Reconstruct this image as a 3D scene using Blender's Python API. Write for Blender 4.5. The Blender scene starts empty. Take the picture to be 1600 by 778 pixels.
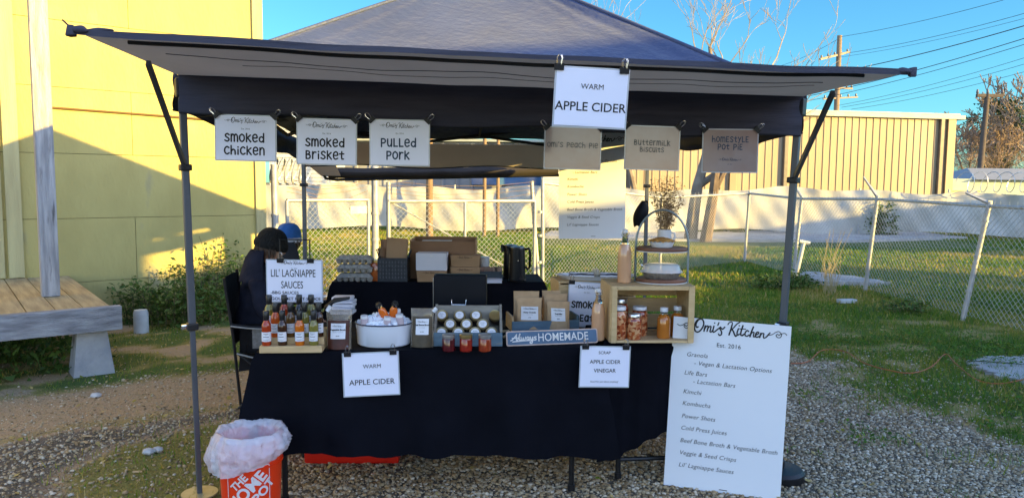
import bpy, bmesh, math, random
import numpy as np
from mathutils import Vector, Matrix, Euler, noise as mnoise
R = math.radians
C = bpy.context.scene.collection
scene = bpy.context.scene

# ------------------------------------------------------------------ camera
CAM_H, PITCH, ROLL, FPX = 1.53, 5.0, 0.5, 1164.0
cam_data = bpy.data.cameras.new('camera')
cam_data.sensor_width = 36.0
cam_data.lens = 36.0 * FPX / 1600.0
cam_data.clip_start = 0.05
cam_data.clip_end = 2000.0
cam = bpy.data.objects.new('camera', cam_data)
CAM_M = Matrix.Translation((0, 0, CAM_H)) @ Matrix.Rotation(R(90 - PITCH), 4, 'X') @ Matrix.Rotation(R(ROLL), 4, 'Z')
cam.matrix_world = CAM_M
C.objects.link(cam)
scene.camera = cam

# ------------------------------------------------------------------ sky, sun, exposure
SUN_EL = 10.0
SUN_H = Vector((0.872, -0.488, 0)).normalized()         # horizontal direction towards the sun
SUN_DIR = Vector((SUN_H.x * math.cos(R(SUN_EL)), SUN_H.y * math.cos(R(SUN_EL)), math.sin(R(SUN_EL))))
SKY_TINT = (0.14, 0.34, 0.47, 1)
world = bpy.data.worlds.new('World')
scene.world = world
world.use_nodes = True
wn = world.node_tree
sky = wn.nodes.new('ShaderNodeTexSky')
sky.sky_type = 'NISHITA'
sky.sun_disc = False
sky.sun_elevation = R(SUN_EL)
sky.sun_rotation = math.atan2(SUN_H.x, SUN_H.y)
sky.air_density = 1.0
sky.dust_density = 0.3
sky.ozone_density = 1.6
# sky in view tinted darker and bluer; unseen half kept bright to light things
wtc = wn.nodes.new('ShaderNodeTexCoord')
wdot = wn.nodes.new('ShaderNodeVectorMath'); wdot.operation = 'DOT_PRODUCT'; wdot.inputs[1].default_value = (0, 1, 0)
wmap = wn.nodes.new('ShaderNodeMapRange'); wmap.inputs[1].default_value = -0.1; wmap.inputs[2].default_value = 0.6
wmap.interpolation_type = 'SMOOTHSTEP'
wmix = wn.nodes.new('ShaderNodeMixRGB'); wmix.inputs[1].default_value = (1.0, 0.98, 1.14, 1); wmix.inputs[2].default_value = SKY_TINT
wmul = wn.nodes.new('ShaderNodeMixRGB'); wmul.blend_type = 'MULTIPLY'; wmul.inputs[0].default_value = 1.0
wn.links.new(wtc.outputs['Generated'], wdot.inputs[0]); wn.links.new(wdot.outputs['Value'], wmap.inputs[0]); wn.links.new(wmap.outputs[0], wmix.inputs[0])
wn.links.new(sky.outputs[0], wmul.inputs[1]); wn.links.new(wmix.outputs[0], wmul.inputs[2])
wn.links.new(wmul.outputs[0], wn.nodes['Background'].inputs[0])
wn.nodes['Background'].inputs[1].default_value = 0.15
sun_l = bpy.data.lights.new('sun', 'SUN')
sun_l.energy = 3.2
sun_l.angle = R(0.5)
sun_l.color = (1.0, 0.70, 0.17)
sun = bpy.data.objects.new('sun', sun_l)
sun.rotation_euler = SUN_DIR.to_track_quat('Z', 'Y').to_euler()
C.objects.link(sun)
scene.view_settings.view_transform = 'Standard'
scene.view_settings.look = 'None'
scene.view_settings.gamma = 1.0
scene.view_settings.use_curve_mapping = False
scene.view_settings.exposure = 2.2
scene.render.engine = 'CYCLES'
scene.cycles.max_bounces = 6
scene.cycles.transparent_max_bounces = 12
scene.cycles.caustics_reflective = False
scene.cycles.caustics_refractive = False

# ------------------------------------------------------------------ measuring: a pixel of the 1600x778 photo as a real point
def ray(px, py):
    d = CAM_M.to_3x3() @ Vector(((px - 800) / FPX, (389 - py) / FPX, -1))
    return Vector((0, 0, CAM_H)), d
def P(px, py, Y):
    o, d = ray(px, py)
    return o + d * (Y / d.y)
def Zp(px, py, z):
    o, d = ray(px, py)
    return o + d * ((z - CAM_H) / d.z)
def G(px, py):
    return Zp(px, py, 0.0)

# ------------------------------------------------------------------ materials
def srgb(r, g, b):
    f = lambda c: c / 12.92 if c <= 0.04045 else ((c + 0.055) / 1.055) ** 2.4
    return (f(r / 255), f(g / 255), f(b / 255))
MATS = {}
def pm(name, c1, c2=None, scale=6.0, rough=0.6, metal=0.0, bump=0.0, bscale=None, stretch=(1, 1, 1), spec=0.5,
       c3=None, c3scale=1.5, c3amt=0.5, coat=0.0, trans=0.0, alpha=1.0, detail=6.0, sheen=0.0, lo=0.35, hi=0.65, ior=1.45, sss=0.0):
    if name in MATS:
        return MATS[name]
    m = bpy.data.materials.new(name)
    m.use_nodes = True
    nt = m.node_tree
    b = nt.nodes['Principled BSDF']
    b.inputs['Roughness'].default_value = rough
    b.inputs['Metallic'].default_value = metal
    b.inputs['Specular IOR Level'].default_value = spec
    b.inputs['Coat Weight'].default_value = coat
    b.inputs['Transmission Weight'].default_value = trans
    b.inputs['Alpha'].default_value = alpha
    b.inputs['Sheen Weight'].default_value = sheen
    b.inputs['IOR'].default_value = ior
    if sss:
        b.inputs['Subsurface Weight'].default_value = sss
        b.inputs['Subsurface Radius'].default_value = (0.01, 0.008, 0.006)
    c2 = c2 or tuple(c * 0.8 for c in c1)
    tc = nt.nodes.new('ShaderNodeTexCoord')
    mp = nt.nodes.new('ShaderNodeMapping')
    mp.inputs['Scale'].default_value = stretch
    nt.links.new(tc.outputs['Object'], mp.inputs[0])
    n = nt.nodes.new('ShaderNodeTexNoise')
    n.inputs['Scale'].default_value = scale
    n.inputs['Detail'].default_value = detail
    nt.links.new(mp.outputs[0], n.inputs['Vector'])
    rp = nt.nodes.new('ShaderNodeValToRGB')
    rp.color_ramp.elements[0].position = lo
    rp.color_ramp.elements[1].position = hi
    rp.color_ramp.elements[0].color = (*c2, 1)
    rp.color_ramp.elements[1].color = (*c1, 1)
    nt.links.new(n.outputs[0], rp.inputs[0])
    out = rp.outputs[0]
    if c3:
        n3 = nt.nodes.new('ShaderNodeTexNoise')
        n3.inputs['Scale'].default_value = c3scale
        n3.inputs['Detail'].default_value = 8
        nt.links.new(mp.outputs[0], n3.inputs['Vector'])
        r3 = nt.nodes.new('ShaderNodeValToRGB')
        r3.color_ramp.elements[0].position = c3amt
        r3.color_ramp.elements[1].position = min(1, c3amt + 0.12)
        nt.links.new(n3.outputs[0], r3.inputs[0])
        mx = nt.nodes.new('ShaderNodeMixRGB')
        mx.inputs[2].default_value = (*c3, 1)
        nt.links.new(r3.outputs[0], mx.inputs[0])
        nt.links.new(out, mx.inputs[1])
        out = mx.outputs[0]
    nt.links.new(out, b.inputs['Base Color'])
    if bump:
        nb = nt.nodes.new('ShaderNodeTexNoise')
        nb.inputs['Scale'].default_value = bscale or scale * 3
        nb.inputs['Detail'].default_value = 6
        nt.links.new(mp.outputs[0], nb.inputs['Vector'])
        bp = nt.nodes.new('ShaderNodeBump')
        bp.inputs['Strength'].default_value = bump
        bp.inputs['Distance'].default_value = 0.02
        nt.links.new(nb.outputs[0], bp.inputs['Height'])
        nt.links.new(bp.outputs[0], b.inputs['Normal'])
    MATS[name] = m
    return m
def attr_mat(name, attr, stops, rough=0.9, bump=0.0, bscale=60, noise_mix=0.0, nscale=20, trans=0.0, spec=0.3):
    """colour ramp over a per-vertex number (which pebble, which blade, which ground)"""
    m = bpy.data.materials.new(name)
    m.use_nodes = True
    nt = m.node_tree
    b = nt.nodes['Principled BSDF']
    b.inputs['Roughness'].default_value = rough
    b.inputs['Specular IOR Level'].default_value = spec
    a = nt.nodes.new('ShaderNodeAttribute')
    a.attribute_name = attr
    fac = a.outputs['Fac']
    if noise_mix:
        tc = nt.nodes.new('ShaderNodeTexCoord')
        n = nt.nodes.new('ShaderNodeTexNoise')
        n.inputs['Scale'].default_value = nscale
        n.inputs['Detail'].default_value = 8
        nt.links.new(tc.outputs['Object'], n.inputs['Vector'])
        ma = nt.nodes.new('ShaderNodeMath'); ma.operation = 'MULTIPLY_ADD'
        ma.inputs[1].default_value = noise_mix
        nt.links.new(n.outputs[0], ma.inputs[0])
        nt.links.new(fac, ma.inputs[2])
        fac = ma.outputs[0]
    rp = nt.nodes.new('ShaderNodeValToRGB')
    el = rp.color_ramp.elements
    while len(el) < len(stops):
        el.new(0.5)
    for e, (p, c) in zip(el, stops):
        e.position = p
        e.color = (*c, 1)
    nt.links.new(fac, rp.inputs[0])
    nt.links.new(rp.outputs[0], b.inputs['Base Color'])
    if trans:
        b.inputs['Transmission Weight'].default_value = 0
        tr = nt.nodes.new('ShaderNodeBsdfTranslucent')
        nt.links.new(rp.outputs[0], tr.inputs[0])
        mxs = nt.nodes.new('ShaderNodeMixShader'); mxs.inputs[0].default_value = trans
        nt.links.new(b.outputs[0], mxs.inputs[1]); nt.links.new(tr.outputs[0], mxs.inputs[2])
        nt.links.new(mxs.outputs[0], nt.nodes['Material Output'].inputs[0])
    if bump:
        tc = nt.nodes.new('ShaderNodeTexCoord')
        nb = nt.nodes.new('ShaderNodeTexNoise'); nb.inputs['Scale'].default_value = bscale; nb.inputs['Detail'].default_value = 8
        nt.links.new(tc.outputs['Object'], nb.inputs['Vector'])
        bp = nt.nodes.new('ShaderNodeBump'); bp.inputs['Strength'].default_value = bump; bp.inputs['Distance'].default_value = 0.03
        nt.links.new(nb.outputs[0], bp.inputs['Height']); nt.links.new(bp.outputs[0], b.inputs['Normal'])
    MATS[name] = m
    return m

# ------------------------------------------------------------------ geometry helpers
class MB:
    def __init__(self):
        self.v = []; self.f = []; self.mi = []; self.cur = 0
    def add(self, vs, fs):
        o = len(self.v)
        self.v += [tuple(x) for x in vs]
        self.f += [tuple(i + o for i in f) for f in fs]
        self.mi += [self.cur] * len(fs)
        return self
    def box(self, c, s, rz=0.0, M=None, bevel=0.0):
        hx, hy, hz = s[0] / 2, s[1] / 2, s[2] / 2
        if bevel > 0:
            b = min(bevel, hx * .9, hy * .9, hz * .9)
            bm = bmesh.new()
            bmesh.ops.create_cube(bm, size=1.0)
            for v in bm.verts:
                v.co = Vector((v.co.x * s[0], v.co.y * s[1], v.co.z * s[2]))
            bmesh.ops.bevel(bm, geom=list(bm.edges), offset=b, segments=2, affect='EDGES', profile=0.6)
            bm.verts.index_update()
            vs = [v.co.copy() for v in bm.verts]
            fs = [[v.index for v in f.verts] for f in bm.faces]
            bm.free()
        else:
            vs = [Vector((x, y, z)) for x in (-hx, hx) for y in (-hy, hy) for z in (-hz, hz)]
            fs = [(0, 1, 3, 2), (4, 6, 7, 5), (0, 4, 5, 1), (2, 3, 7, 6), (0, 2, 6, 4), (1, 5, 7, 3)]
        T = Matrix.Translation(c) @ Matrix.Rotation(rz, 4, 'Z')
        if M is not None:
            T = Matrix.Translation(c) @ M.to_4x4()
        return self.add([T @ v for v in vs], fs)
    def cyl(self, p0, p1, r0, r1=None, n=12, caps=True):
        p0 = Vector(p0); p1 = Vector(p1)
        r1 = r0 if r1 is None else r1
        d = (p1 - p0)
        q = d.to_track_quat('Z', 'Y').to_matrix()
        vs = []
        for p, r in ((p0, r0), (p1, r1)):
            for i in range(n):
                a = 2 * math.pi * i / n
                vs.append(p + q @ Vector((math.cos(a) * r, math.sin(a) * r, 0)))
        fs = [(i, (i + 1) % n, n + (i + 1) % n, n + i) for i in range(n)]
        if caps:
            fs += [tuple(reversed(range(n))), tuple(range(n, 2 * n))]
        return self.add(vs, fs)
    def tube(self, pts, r, n=8, caps=True):
        pts = [Vector(p) for p in pts]
        rs = r if isinstance(r, (list, tuple)) else [r] * len(pts)
        vs = []; up = None
        for i, p in enumerate(pts):
            t = (pts[min(i + 1, len(pts) - 1)] - pts[max(i - 1, 0)]).normalized()
            if up is None:
                up = t.orthogonal().normalized()
            up = (up - t * up.dot(t))
            up = up.normalized() if up.length > 1e-6 else t.orthogonal().normalized()
            sd = t.cross(up)
            for k in range(n):
                a = 2 * math.pi * k / n
                vs.append(p + (up * math.cos(a) + sd * math.sin(a)) * rs[i])
        fs = []
        for i in range(len(pts) - 1):
            for k in range(n):
                a = i * n + k; b = i * n + (k + 1) % n
                fs.append((a, b, b + n, a + n))
        if caps:
            fs += [tuple(reversed(range(n))), tuple((len(pts) - 1) * n + k for k in range(n))]
        return self.add(vs, fs)
    def lathe(self, prof, c=(0, 0, 0), n=24, M=None, sx=1.0, sy=1.0):
        c = Vector(c); vs = []
        for r, z in prof:
            for k in range(n):
                a = 2 * math.pi * k / n
                p = Vector((math.cos(a) * r * sx, math.sin(a) * r * sy, z))
                vs.append(c + (M @ p if M is not None else p))
        fs = []
        for i in range(len(prof) - 1):
            for k in range(n):
                a = i * n + k; b = i * n + (k + 1) % n
                fs.append((a, b, b + n, a + n))
        if prof[0][0] > 1e-5: fs.append(tuple(reversed(range(n))))
        if prof[-1][0] > 1e-5: fs.append(tuple((len(prof) - 1) * n + k for k in range(n)))
        return self.add(vs, fs)
    def grid(self, fn, nu, nv, close_u=False):
        vs = [fn(i / nu, j / nv) for j in range(nv + 1) for i in range(nu + (0 if close_u else 1))]
        w = nu + (0 if close_u else 1)
        fs = []
        for j in range(nv):
            for i in range(nu):
                i2 = (i + 1) % w
                fs.append((j * w + i, j * w + i2, (j + 1) * w + i2, (j + 1) * w + i))
        return self.add(vs, fs)
    def quad(self, a, b, c, d):
        return self.add([a, b, c, d], [(0, 1, 2, 3)])
    def sphere(self, c, r, n=12, m=8, s=(1, 1, 1)):
        prof = [(math.sin(math.pi * j / m) * r, -math.cos(math.pi * j / m) * r) for j in range(m + 1)]
        prof[0] = (1e-6, -r); prof[-1] = (1e-6, r)
        c = Vector(c)
        M = Matrix.Diagonal(s)
        return self.lathe(prof, c, n, M)
    def xf(self, M, start=0):
        self.v[start:] = [tuple(M @ Vector(p)) for p in self.v[start:]]
        return self
def obj(name, mb, mat, parent=None, smooth=False, angle=40):
    me = bpy.data.meshes.new(name)
    me.from_pydata([tuple(p) for p in mb.v], [], mb.f)
    mats = mat if isinstance(mat, (list, tuple)) else [mat]
    for m in mats:
        me.materials.append(m)
    if len(mats) > 1:
        me.polygons.foreach_set('material_index', mb.mi)
    if smooth:
        me.polygons.foreach_set('use_smooth', [True] * len(me.polygons))
        try:
            me.set_sharp_from_angle(angle=R(angle))
        except Exception:
            pass
    me.update()
    o = bpy.data.objects.new(name, me)
    C.objects.link(o)
    if parent is not None:
        o.parent = parent
    return o
def np_obj(name, verts, faces, mat, attrs=None, smooth=False, parent=None):
    me = bpy.data.meshes.new(name)
    nv = len(verts); nf = len(faces); k = faces.shape[1]
    me.vertices.add(nv)
    me.vertices.foreach_set('co', verts.astype(np.float32).ravel())
    me.loops.add(nf * k)
    me.loops.foreach_set('vertex_index', faces.astype(np.int32).ravel())
    me.polygons.add(nf)
    me.polygons.foreach_set('loop_start', np.arange(0, nf * k, k, dtype=np.int32))
    me.polygons.foreach_set('loop_total', np.full(nf, k, dtype=np.int32))
    if smooth:
        me.polygons.foreach_set('use_smooth', np.ones(nf, dtype=bool))
    for an, av in (attrs or {}).items():
        at = me.attributes.new(an, 'FLOAT', 'POINT')
        at.data.foreach_set('value', av.astype(np.float32))
    me.materials.append(mat)
    me.update(); me.validate()
    o = bpy.data.objects.new(name, me)
    C.objects.link(o)
    if parent is not None: o.parent = parent
    return o
def tag(o, label=None, cat=None, group=None, kind=None):
    if label: o['label'] = label
    if cat: o['category'] = cat
    if group: o['group'] = group
    if kind: o['kind'] = kind
    return o
def thing(name, label, cat, loc=(0, 0, 0), rz=0.0, group=None, M=None):
    o = bpy.data.objects.new(name, None)
    o.empty_display_size = 0.1
    C.objects.link(o)
    if M is not None:
        o.matrix_world = M
    else:
        o.location = loc
        o.rotation_euler = (0, 0, rz)
    return tag(o, label, cat, group)
def dup(root, loc, rz=None, label=None, group=None):
    r = root.copy(); C.objects.link(r)
    r.location = loc
    if rz is not None: r.rotation_euler = (0, 0, rz)
    if label: r['label'] = label
    if group: r['group'] = group
    for ch in list(root.children):
        c = ch.copy(); C.objects.link(c); c.parent = r
        for g in ch.children:
            d = g.copy(); C.objects.link(d); d.parent = c
    return r
def frame3(TL, TR, BL):
    """matrix of a flat sheet: origin bottom-left corner, x along width, y up the sheet, z out of its face"""
    TL, TR, BL = Vector(TL), Vector(TR), Vector(BL)
    x = (TR - TL); w = x.length; x.normalize()
    y = (TL - BL); h = y.length
    y = (y - x * y.dot(x)).normalized()
    z = x.cross(y)
    M = Matrix((x, y, z)).transposed().to_4x4()
    M.translation = TL - y * h
    return M, w, h
def catmull(pts, k=6):
    if len(pts) < 3: return [Vector((p[0], p[1])) for p in pts]
    P_ = [Vector((p[0], p[1])) for p in pts]
    P_ = [P_[0] * 2 - P_[1]] + P_ + [P_[-1] * 2 - P_[-2]]
    out = []
    for i in range(1, len(P_) - 2):
        a, b, c, d = P_[i - 1:i + 3]
        for j in range(k):
            t = j / k
            out.append(0.5 * ((2 * b) + (c - a) * t + (2 * a - 5 * b + 4 * c - d) * t * t + (3 * b - a - 3 * c + d) * t ** 3))
    out.append(P_[-2])
    return out
INK = [0]
def stroke(mb, pts, w, z, k=6):
    q = catmull(pts, k)
    INK[0] = (INK[0] + 1) % 40
    z = z + INK[0] * 0.00002
    r = w / 2; vs = []; fs = []
    n = len(q)
    if n == 1:
        q = [q[0], q[0] + Vector((1e-4, 0))]; n = 2
    for i in range(n):
        t = q[min(i + 1, n - 1)] - q[max(i - 1, 0)]
        t = t.normalized() if t.length > 1e-9 else Vector((1, 0))
        nn = Vector((-t.y, t.x)) * r
        vs += [(q[i].x + nn.x, q[i].y + nn.y, z), (q[i].x - nn.x, q[i].y - nn.y, z)]
    for i in range(n - 1):
        fs.append((2 * i, 2 * i + 1, 2 * i + 3, 2 * i + 2))
    mb.add(vs, fs)
    for e in (q[0], q[-1]):
        mb.add([(e.x + math.cos(a) * r, e.y + math.sin(a) * r, z + 0.00001) for a in [i * math.pi / 4 for i in range(8)]], [tuple(range(8))])
GLY = {
 's': (.66, [[(.60,.82),(.38,.98),(.14,.82),(.22,.58),(.48,.42),(.58,.2),(.36,.02),(.06,.14)]]),
 'm': (.92, [[(.06,0),(.06,.92)], [(.06,.62),(.22,.92),(.40,.8),(.44,.55),(.44,.02)], [(.44,.62),(.6,.92),(.78,.8),(.84,.5),(.84,0)]]),
 'o': (.70, [[(.33,.96),(.08,.72),(.08,.26),(.33,.02),(.6,.26),(.6,.72),(.33,.96)]]),
 'k': (.66, [[(.08,0),(.08,1.05)], [(.56,.86),(.1,.42)], [(.2,.5),(.6,0)]]),
 'e': (.68, [[(.1,.5),(.36,.5),(.6,.56),(.54,.86),(.33,.96),(.1,.76),(.08,.28),(.3,.02),(.6,.14)]]),
 'd': (.70, [[(.6,1.1),(.6,0)], [(.6,.3),(.38,.02),(.1,.18),(.1,.5),(.34,.68),(.6,.5)]]),
 'c': (.66, [[(.6,.82),(.36,.96),(.1,.72),(.08,.28),(.34,.02),(.62,.16)]]),
 'h': (.68, [[(.08,0),(.08,1.1)], [(.08,.38),(.32,.62),(.54,.5),(.58,.28),(.58,0)]]),
 'i': (.24, [[(.12,0),(.12,.64)], [(.12,.93)]]),
 'n': (.68, [[(.08,0),(.08,.9)], [(.08,.55),(.3,.9),(.54,.76),(.58,.45),(.58,0)]]),
 'b': (.68, [[(.08,0),(.08,1)], [(.08,.98),(.42,.94),(.46,.66),(.1,.54)], [(.1,.54),(.48,.5),(.58,.22),(.4,.02),(.08,.02)]]),
 'r': (.56, [[(.08,0),(.08,.9)], [(.08,.5),(.26,.84),(.5,.84)]]),
 't': (.60, [[(.3,1.0),(.28,.4),(.32,.08),(.52,.06)], [(.02,.7),(.56,.72)]]),
 'p': (.66, [[(.08,-.05),(.08,.98)], [(.08,.96),(.44,.94),(.58,.7),(.44,.46),(.08,.42)]]),
 'u': (.68, [[(.08,.94),(.08,.36),(.22,.04),(.46,.1),(.58,.4)], [(.58,.94),(.58,0)]]),
 'l': (.58, [[(.08,1),(.08,0)], [(.08,.03),(.52,.03)]]),
 'a': (.70, [[(.6,.92),(.6,0)], [(.6,.64),(.36,.94),(.1,.62),(.12,.2),(.34,.02),(.6,.34)]]),
 'y': (.64, [[(.06,.94),(.3,.42)], [(.6,.94),(.34,.36),(.16,-.2)]]),
 'H': (.68, [[(.08,0),(.08,1)], [(.58,0),(.58,1)], [(.08,.5),(.58,.5)]]),
 'E': (.60, [[(.08,0),(.08,1)], [(.08,.98),(.5,.98)], [(.08,.5),(.44,.5)], [(.08,.02),(.52,.02)]]),
 'M': (.92, [[(.06,0),(.14,1)], [(.14,1),(.42,.4)], [(.42,.4),(.72,1)], [(.72,1),(.82,0)]]),
 "'": (.22, [[(.12,1.1),(.08,.85)]]),
 ' ': (.5, []),
}
def marker(mb, text, cx, y0, size, w, z, gap=.14):
    tot = sum(GLY[c][0] + gap for c in text) * size
    x = cx - tot / 2
    for i, c in enumerate(text):
        adv, st = GLY[c]
        for s in st:
            stroke(mb, [(x + p[0] * size, y0 + p[1] * size) for p in s], w * (1.2 if len(s) == 1 else 1), z)
        x += (adv + gap) * size
# handwritten heading; points are (x, height) in units of its own length
_SC = [
 (5, [(128,138),(150,150),(176,143),(200,128),(222,134),(228,152),(216,170),(200,172),(185,156),(191,145),(203,156),(214,146),(238,138),(258,152)]),
 (10, [(322,92),(296,100),(277,130),(272,168),(284,198),(308,203),(333,178),(348,138),(340,104),(320,91),(296,108),(284,140),(290,163),(303,160)]),
 (10, [(363,150),(357,172),(354,196)]), (9, [(357,178),(370,156),(384,152),(384,170),(379,197)]), (9, [(381,180),(394,158),(408,156),(407,176),(403,198),(412,203),(424,192)]),
 (9, [(433,152),(427,186),(430,204),(442,200),(462,182),(488,160)]), (10, [(437,126)]), (8, [(472,122),(464,146)]),
 (9, [(522,160),(504,178),(486,162),(484,176),(498,200),(498,222),(483,231),(474,219)]),
 (7, [(546,138),(556,122),(572,116),(582,126),(578,150)]), (10, [(580,140),(572,180),(560,226)]), (8, [(642,117),(618,134),(596,162),(578,182)]), (10, [(582,180),(594,196),(602,216),(614,236),(626,226)]),
 (9, [(633,172),(624,208),(630,226),(643,218)]), (10, [(638,147)]),
 (10, [(668,146),(656,196),(655,222),(666,230),(680,218)]), (6, [(642,172),(692,176)]),
 (9, [(716,194),(704,186),(690,204),(690,226),(704,234),(722,224)]),
 (10, [(752,156),(738,200),(729,238)]), (8, [(732,222),(746,202),(759,202),(757,222),(760,240),(772,234)]),
 (9, [(776,224),(796,210),(794,199),(781,202),(773,222),(780,242),(804,234)]),
 (10, [(815,208),(807,243)]), (8, [(810,228),(824,210),(838,212),(836,230),(840,248),(858,240),(872,222),(886,204)]),
 (5, [(872,224),(905,217),(930,200),(952,192),(970,205),(978,225),(965,243),(945,240),(935,225),(945,214),(957,224),(970,214),(988,208),(1005,208),(1018,222)]),
]
def script(mb, x0, y0, length, z, bold=1.0):
    s = length / 890.0
    for w, pts in _SC:
        stroke(mb, [(x0 + (a - 128) * s, y0 + (214 - (b - .082 * (a - 128) )) * s - .0 * s) for a, b in pts], w * s * bold, z, 5)
def text_v(body, size, shear=0.0, bold=0.0, align='LEFT', res=3, spacing=1.0):
    cu = bpy.data.curves.new('t', 'FONT')
    cu.body = body; cu.size = size; cu.shear = shear; cu.offset = bold; cu.align_x = align
    cu.resolution_u = res; cu.space_character = spacing
    o = bpy.data.objects.new('t', cu)
    me = bpy.data.meshes.new_from_object(o)
    v = [p.co.copy() for p in me.vertices]; f = [tuple(p.vertices) for p in me.polygons]
    bpy.data.objects.remove(o); bpy.data.curves.remove(cu); bpy.data.meshes.remove(me)
    return v, f
def text(mb, body, x, y, size, z, shear=0.0, bold=0.0, align='LEFT', sx=1.0, spacing=1.0, rot=0.0):
    v, f = text_v(body, size, shear, bold, align, spacing=spacing)
    c, s = math.cos(rot), math.sin(rot)
    mb.add([(x + (p.x * sx) * c - p.y * s, y + (p.x * sx) * s + p.y * c, z) for p in v], f)
def serif_text(mb, body, x, y, size, z, align='LEFT'):
    """slanted book lettering: the plain face thinned and slanted, with a foot serif under each upright"""
    text(mb, body, x, y, size, z, shear=0.24, bold=size * -0.004, align=align, spacing=1.04)

# =====================================================================  GROUND
rng = np.random.default_rng(7)
random.seed(7)
def smooth(a, b, x):
    t = np.clip((x - a) / (b - a), 0, 1)
    return t * t * (3 - 2 * t)
_perm = rng.random((256, 256))
def vnoise(x, y, s):
    x = np.asarray(x) * s + 1000.3; y = np.asarray(y) * s + 1000.7
    xi = np.floor(x).astype(int); yi = np.floor(y).astype(int)
    fx = x - xi; fy = y - yi
    fx = fx * fx * (3 - 2 * fx); fy = fy * fy * (3 - 2 * fy)
    g = lambda i, j: _perm[i % 256, j % 256]
    return (g(xi, yi) * (1 - fx) * (1 - fy) + g(xi + 1, yi) * fx * (1 - fy) + g(xi, yi + 1) * (1 - fx) * fy + g(xi + 1, yi + 1) * fx * fy)
def fbm(x, y, s):
    return (vnoise(x, y, s) + .5 * vnoise(x, y, s * 2.1) + .25 * vnoise(x, y, s * 4.3)) / 1.75
def surf(x, y):
    """how much gravel, bare dirt and grass lies at a point of the yard"""
    n = fbm(x, y, 1.3) - .5
    n2 = fbm(x + 9, y - 4, 3.1) - .5
    right = 2.45 + (6.5 - y) * .26                       # where gravel gives way to grass, right of the stall
    grav = smooth(.35, -.35, (x - right) + n * 1.5) * smooth(.5, -.5, (y - 6.5) + n * 1.6)
    # dirt lane on the left runs along (.85,.5)
    d = (x + 3.6) * -.5 + (y - 5.2) * .85                # 0 at its far edge, negative towards the camera
    lane = smooth(.15, -.15, d + n * .3) * smooth(-1.35, -1.0, d + n * .4) * smooth(-.2, -1.2, x + n)
    farl = smooth(-.15, .15, d + n * .3) * smooth(-.6, -1.6, x + n * .6)         # grass beyond the lane
    grav = grav * (1 - farl) * (1 - lane)
    moss = smooth(.62, .3, np.hypot((x + 1.75) * 1.0, (y - 3.95) * .8) + n * .5)
    grass = np.clip((1 - grav) * (1 - lane), 0, 1)
    grass = grass * np.where(farl > .5, smooth(-.12, .14, n2 + .04), 1.0)
    bald = smooth(-.16, .02, n2 + .05 + .5 * n)                               # worn spots in the turf
    grass = grass * np.where((x > 1.2) & (y < 8.5), .25 + .75 * bald, 1.0)
    patchy = smooth(.02, .2, n2 - .04) * .4 * grav * (x > 1.0)
    grass = np.maximum(grass, np.maximum(moss * .8, patchy))
    grav = grav * (1 - .75 * moss)
    return grav, lane, grass, moss
def gheight(x, y):
    return (fbm(x, y, 1.7) - .5) * .035 + (fbm(x, y, 7.0) - .5) * .012 - .004
xs = np.concatenate([[-900, -300, -120, -60, -35, -22, -14], np.arange(-9, 10.01, .09), [12, 15, 20, 28, 45, 90, 300, 900]])
ys = np.concatenate([[-300, -100, -40, -15, -6, -2, 0, 1.2], np.arange(2, 15.01, .09), [16, 17, 18, 19, 20, 22, 25, 30, 40, 60, 120, 400, 1200]])
gx, gy = np.meshgrid(xs, ys)
gz = gheight(gx, gy)
gr, ln, gs, ms = surf(gx, gy)
kind = np.clip(.5 * ln + .5 * (1 - gr) * (1 - ln) * (1 - gs) + gs * 1.0, 0, 1)
kind = np.where(gr > .6, gs * .9 + (1 - gs) * .12 * fbm(gx, gy, 5), kind)
nx = len(xs); ny = len(ys)
ii, jj = np.meshgrid(np.arange(nx - 1), np.arange(ny - 1))
a = (jj * nx + ii).ravel()
gf = np.stack([a, a + 1, a + 1 + nx, a + nx], 1)
GROUND_MAT = attr_mat('ground earth', 'kind', [(0.0, (.10, .085, .065)), (.2, (.17, .135, .10)), (.5, (.42, .29, .17)), (.72, (.26, .21, .06)), (1.0, (.085, .12, .022))],
                      rough=.95, bump=.9, bscale=45, noise_mix=.34, nscale=26)
kind = np.maximum(kind * (1 - ms), ms * .78) - .15
ground = np_obj('ground', np.stack([gx.ravel(), gy.ravel(), gz.ravel()], 1), gf, GROUND_MAT, {'kind': kind.ravel()}, smooth=True)
tag(ground, kind='structure')

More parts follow.
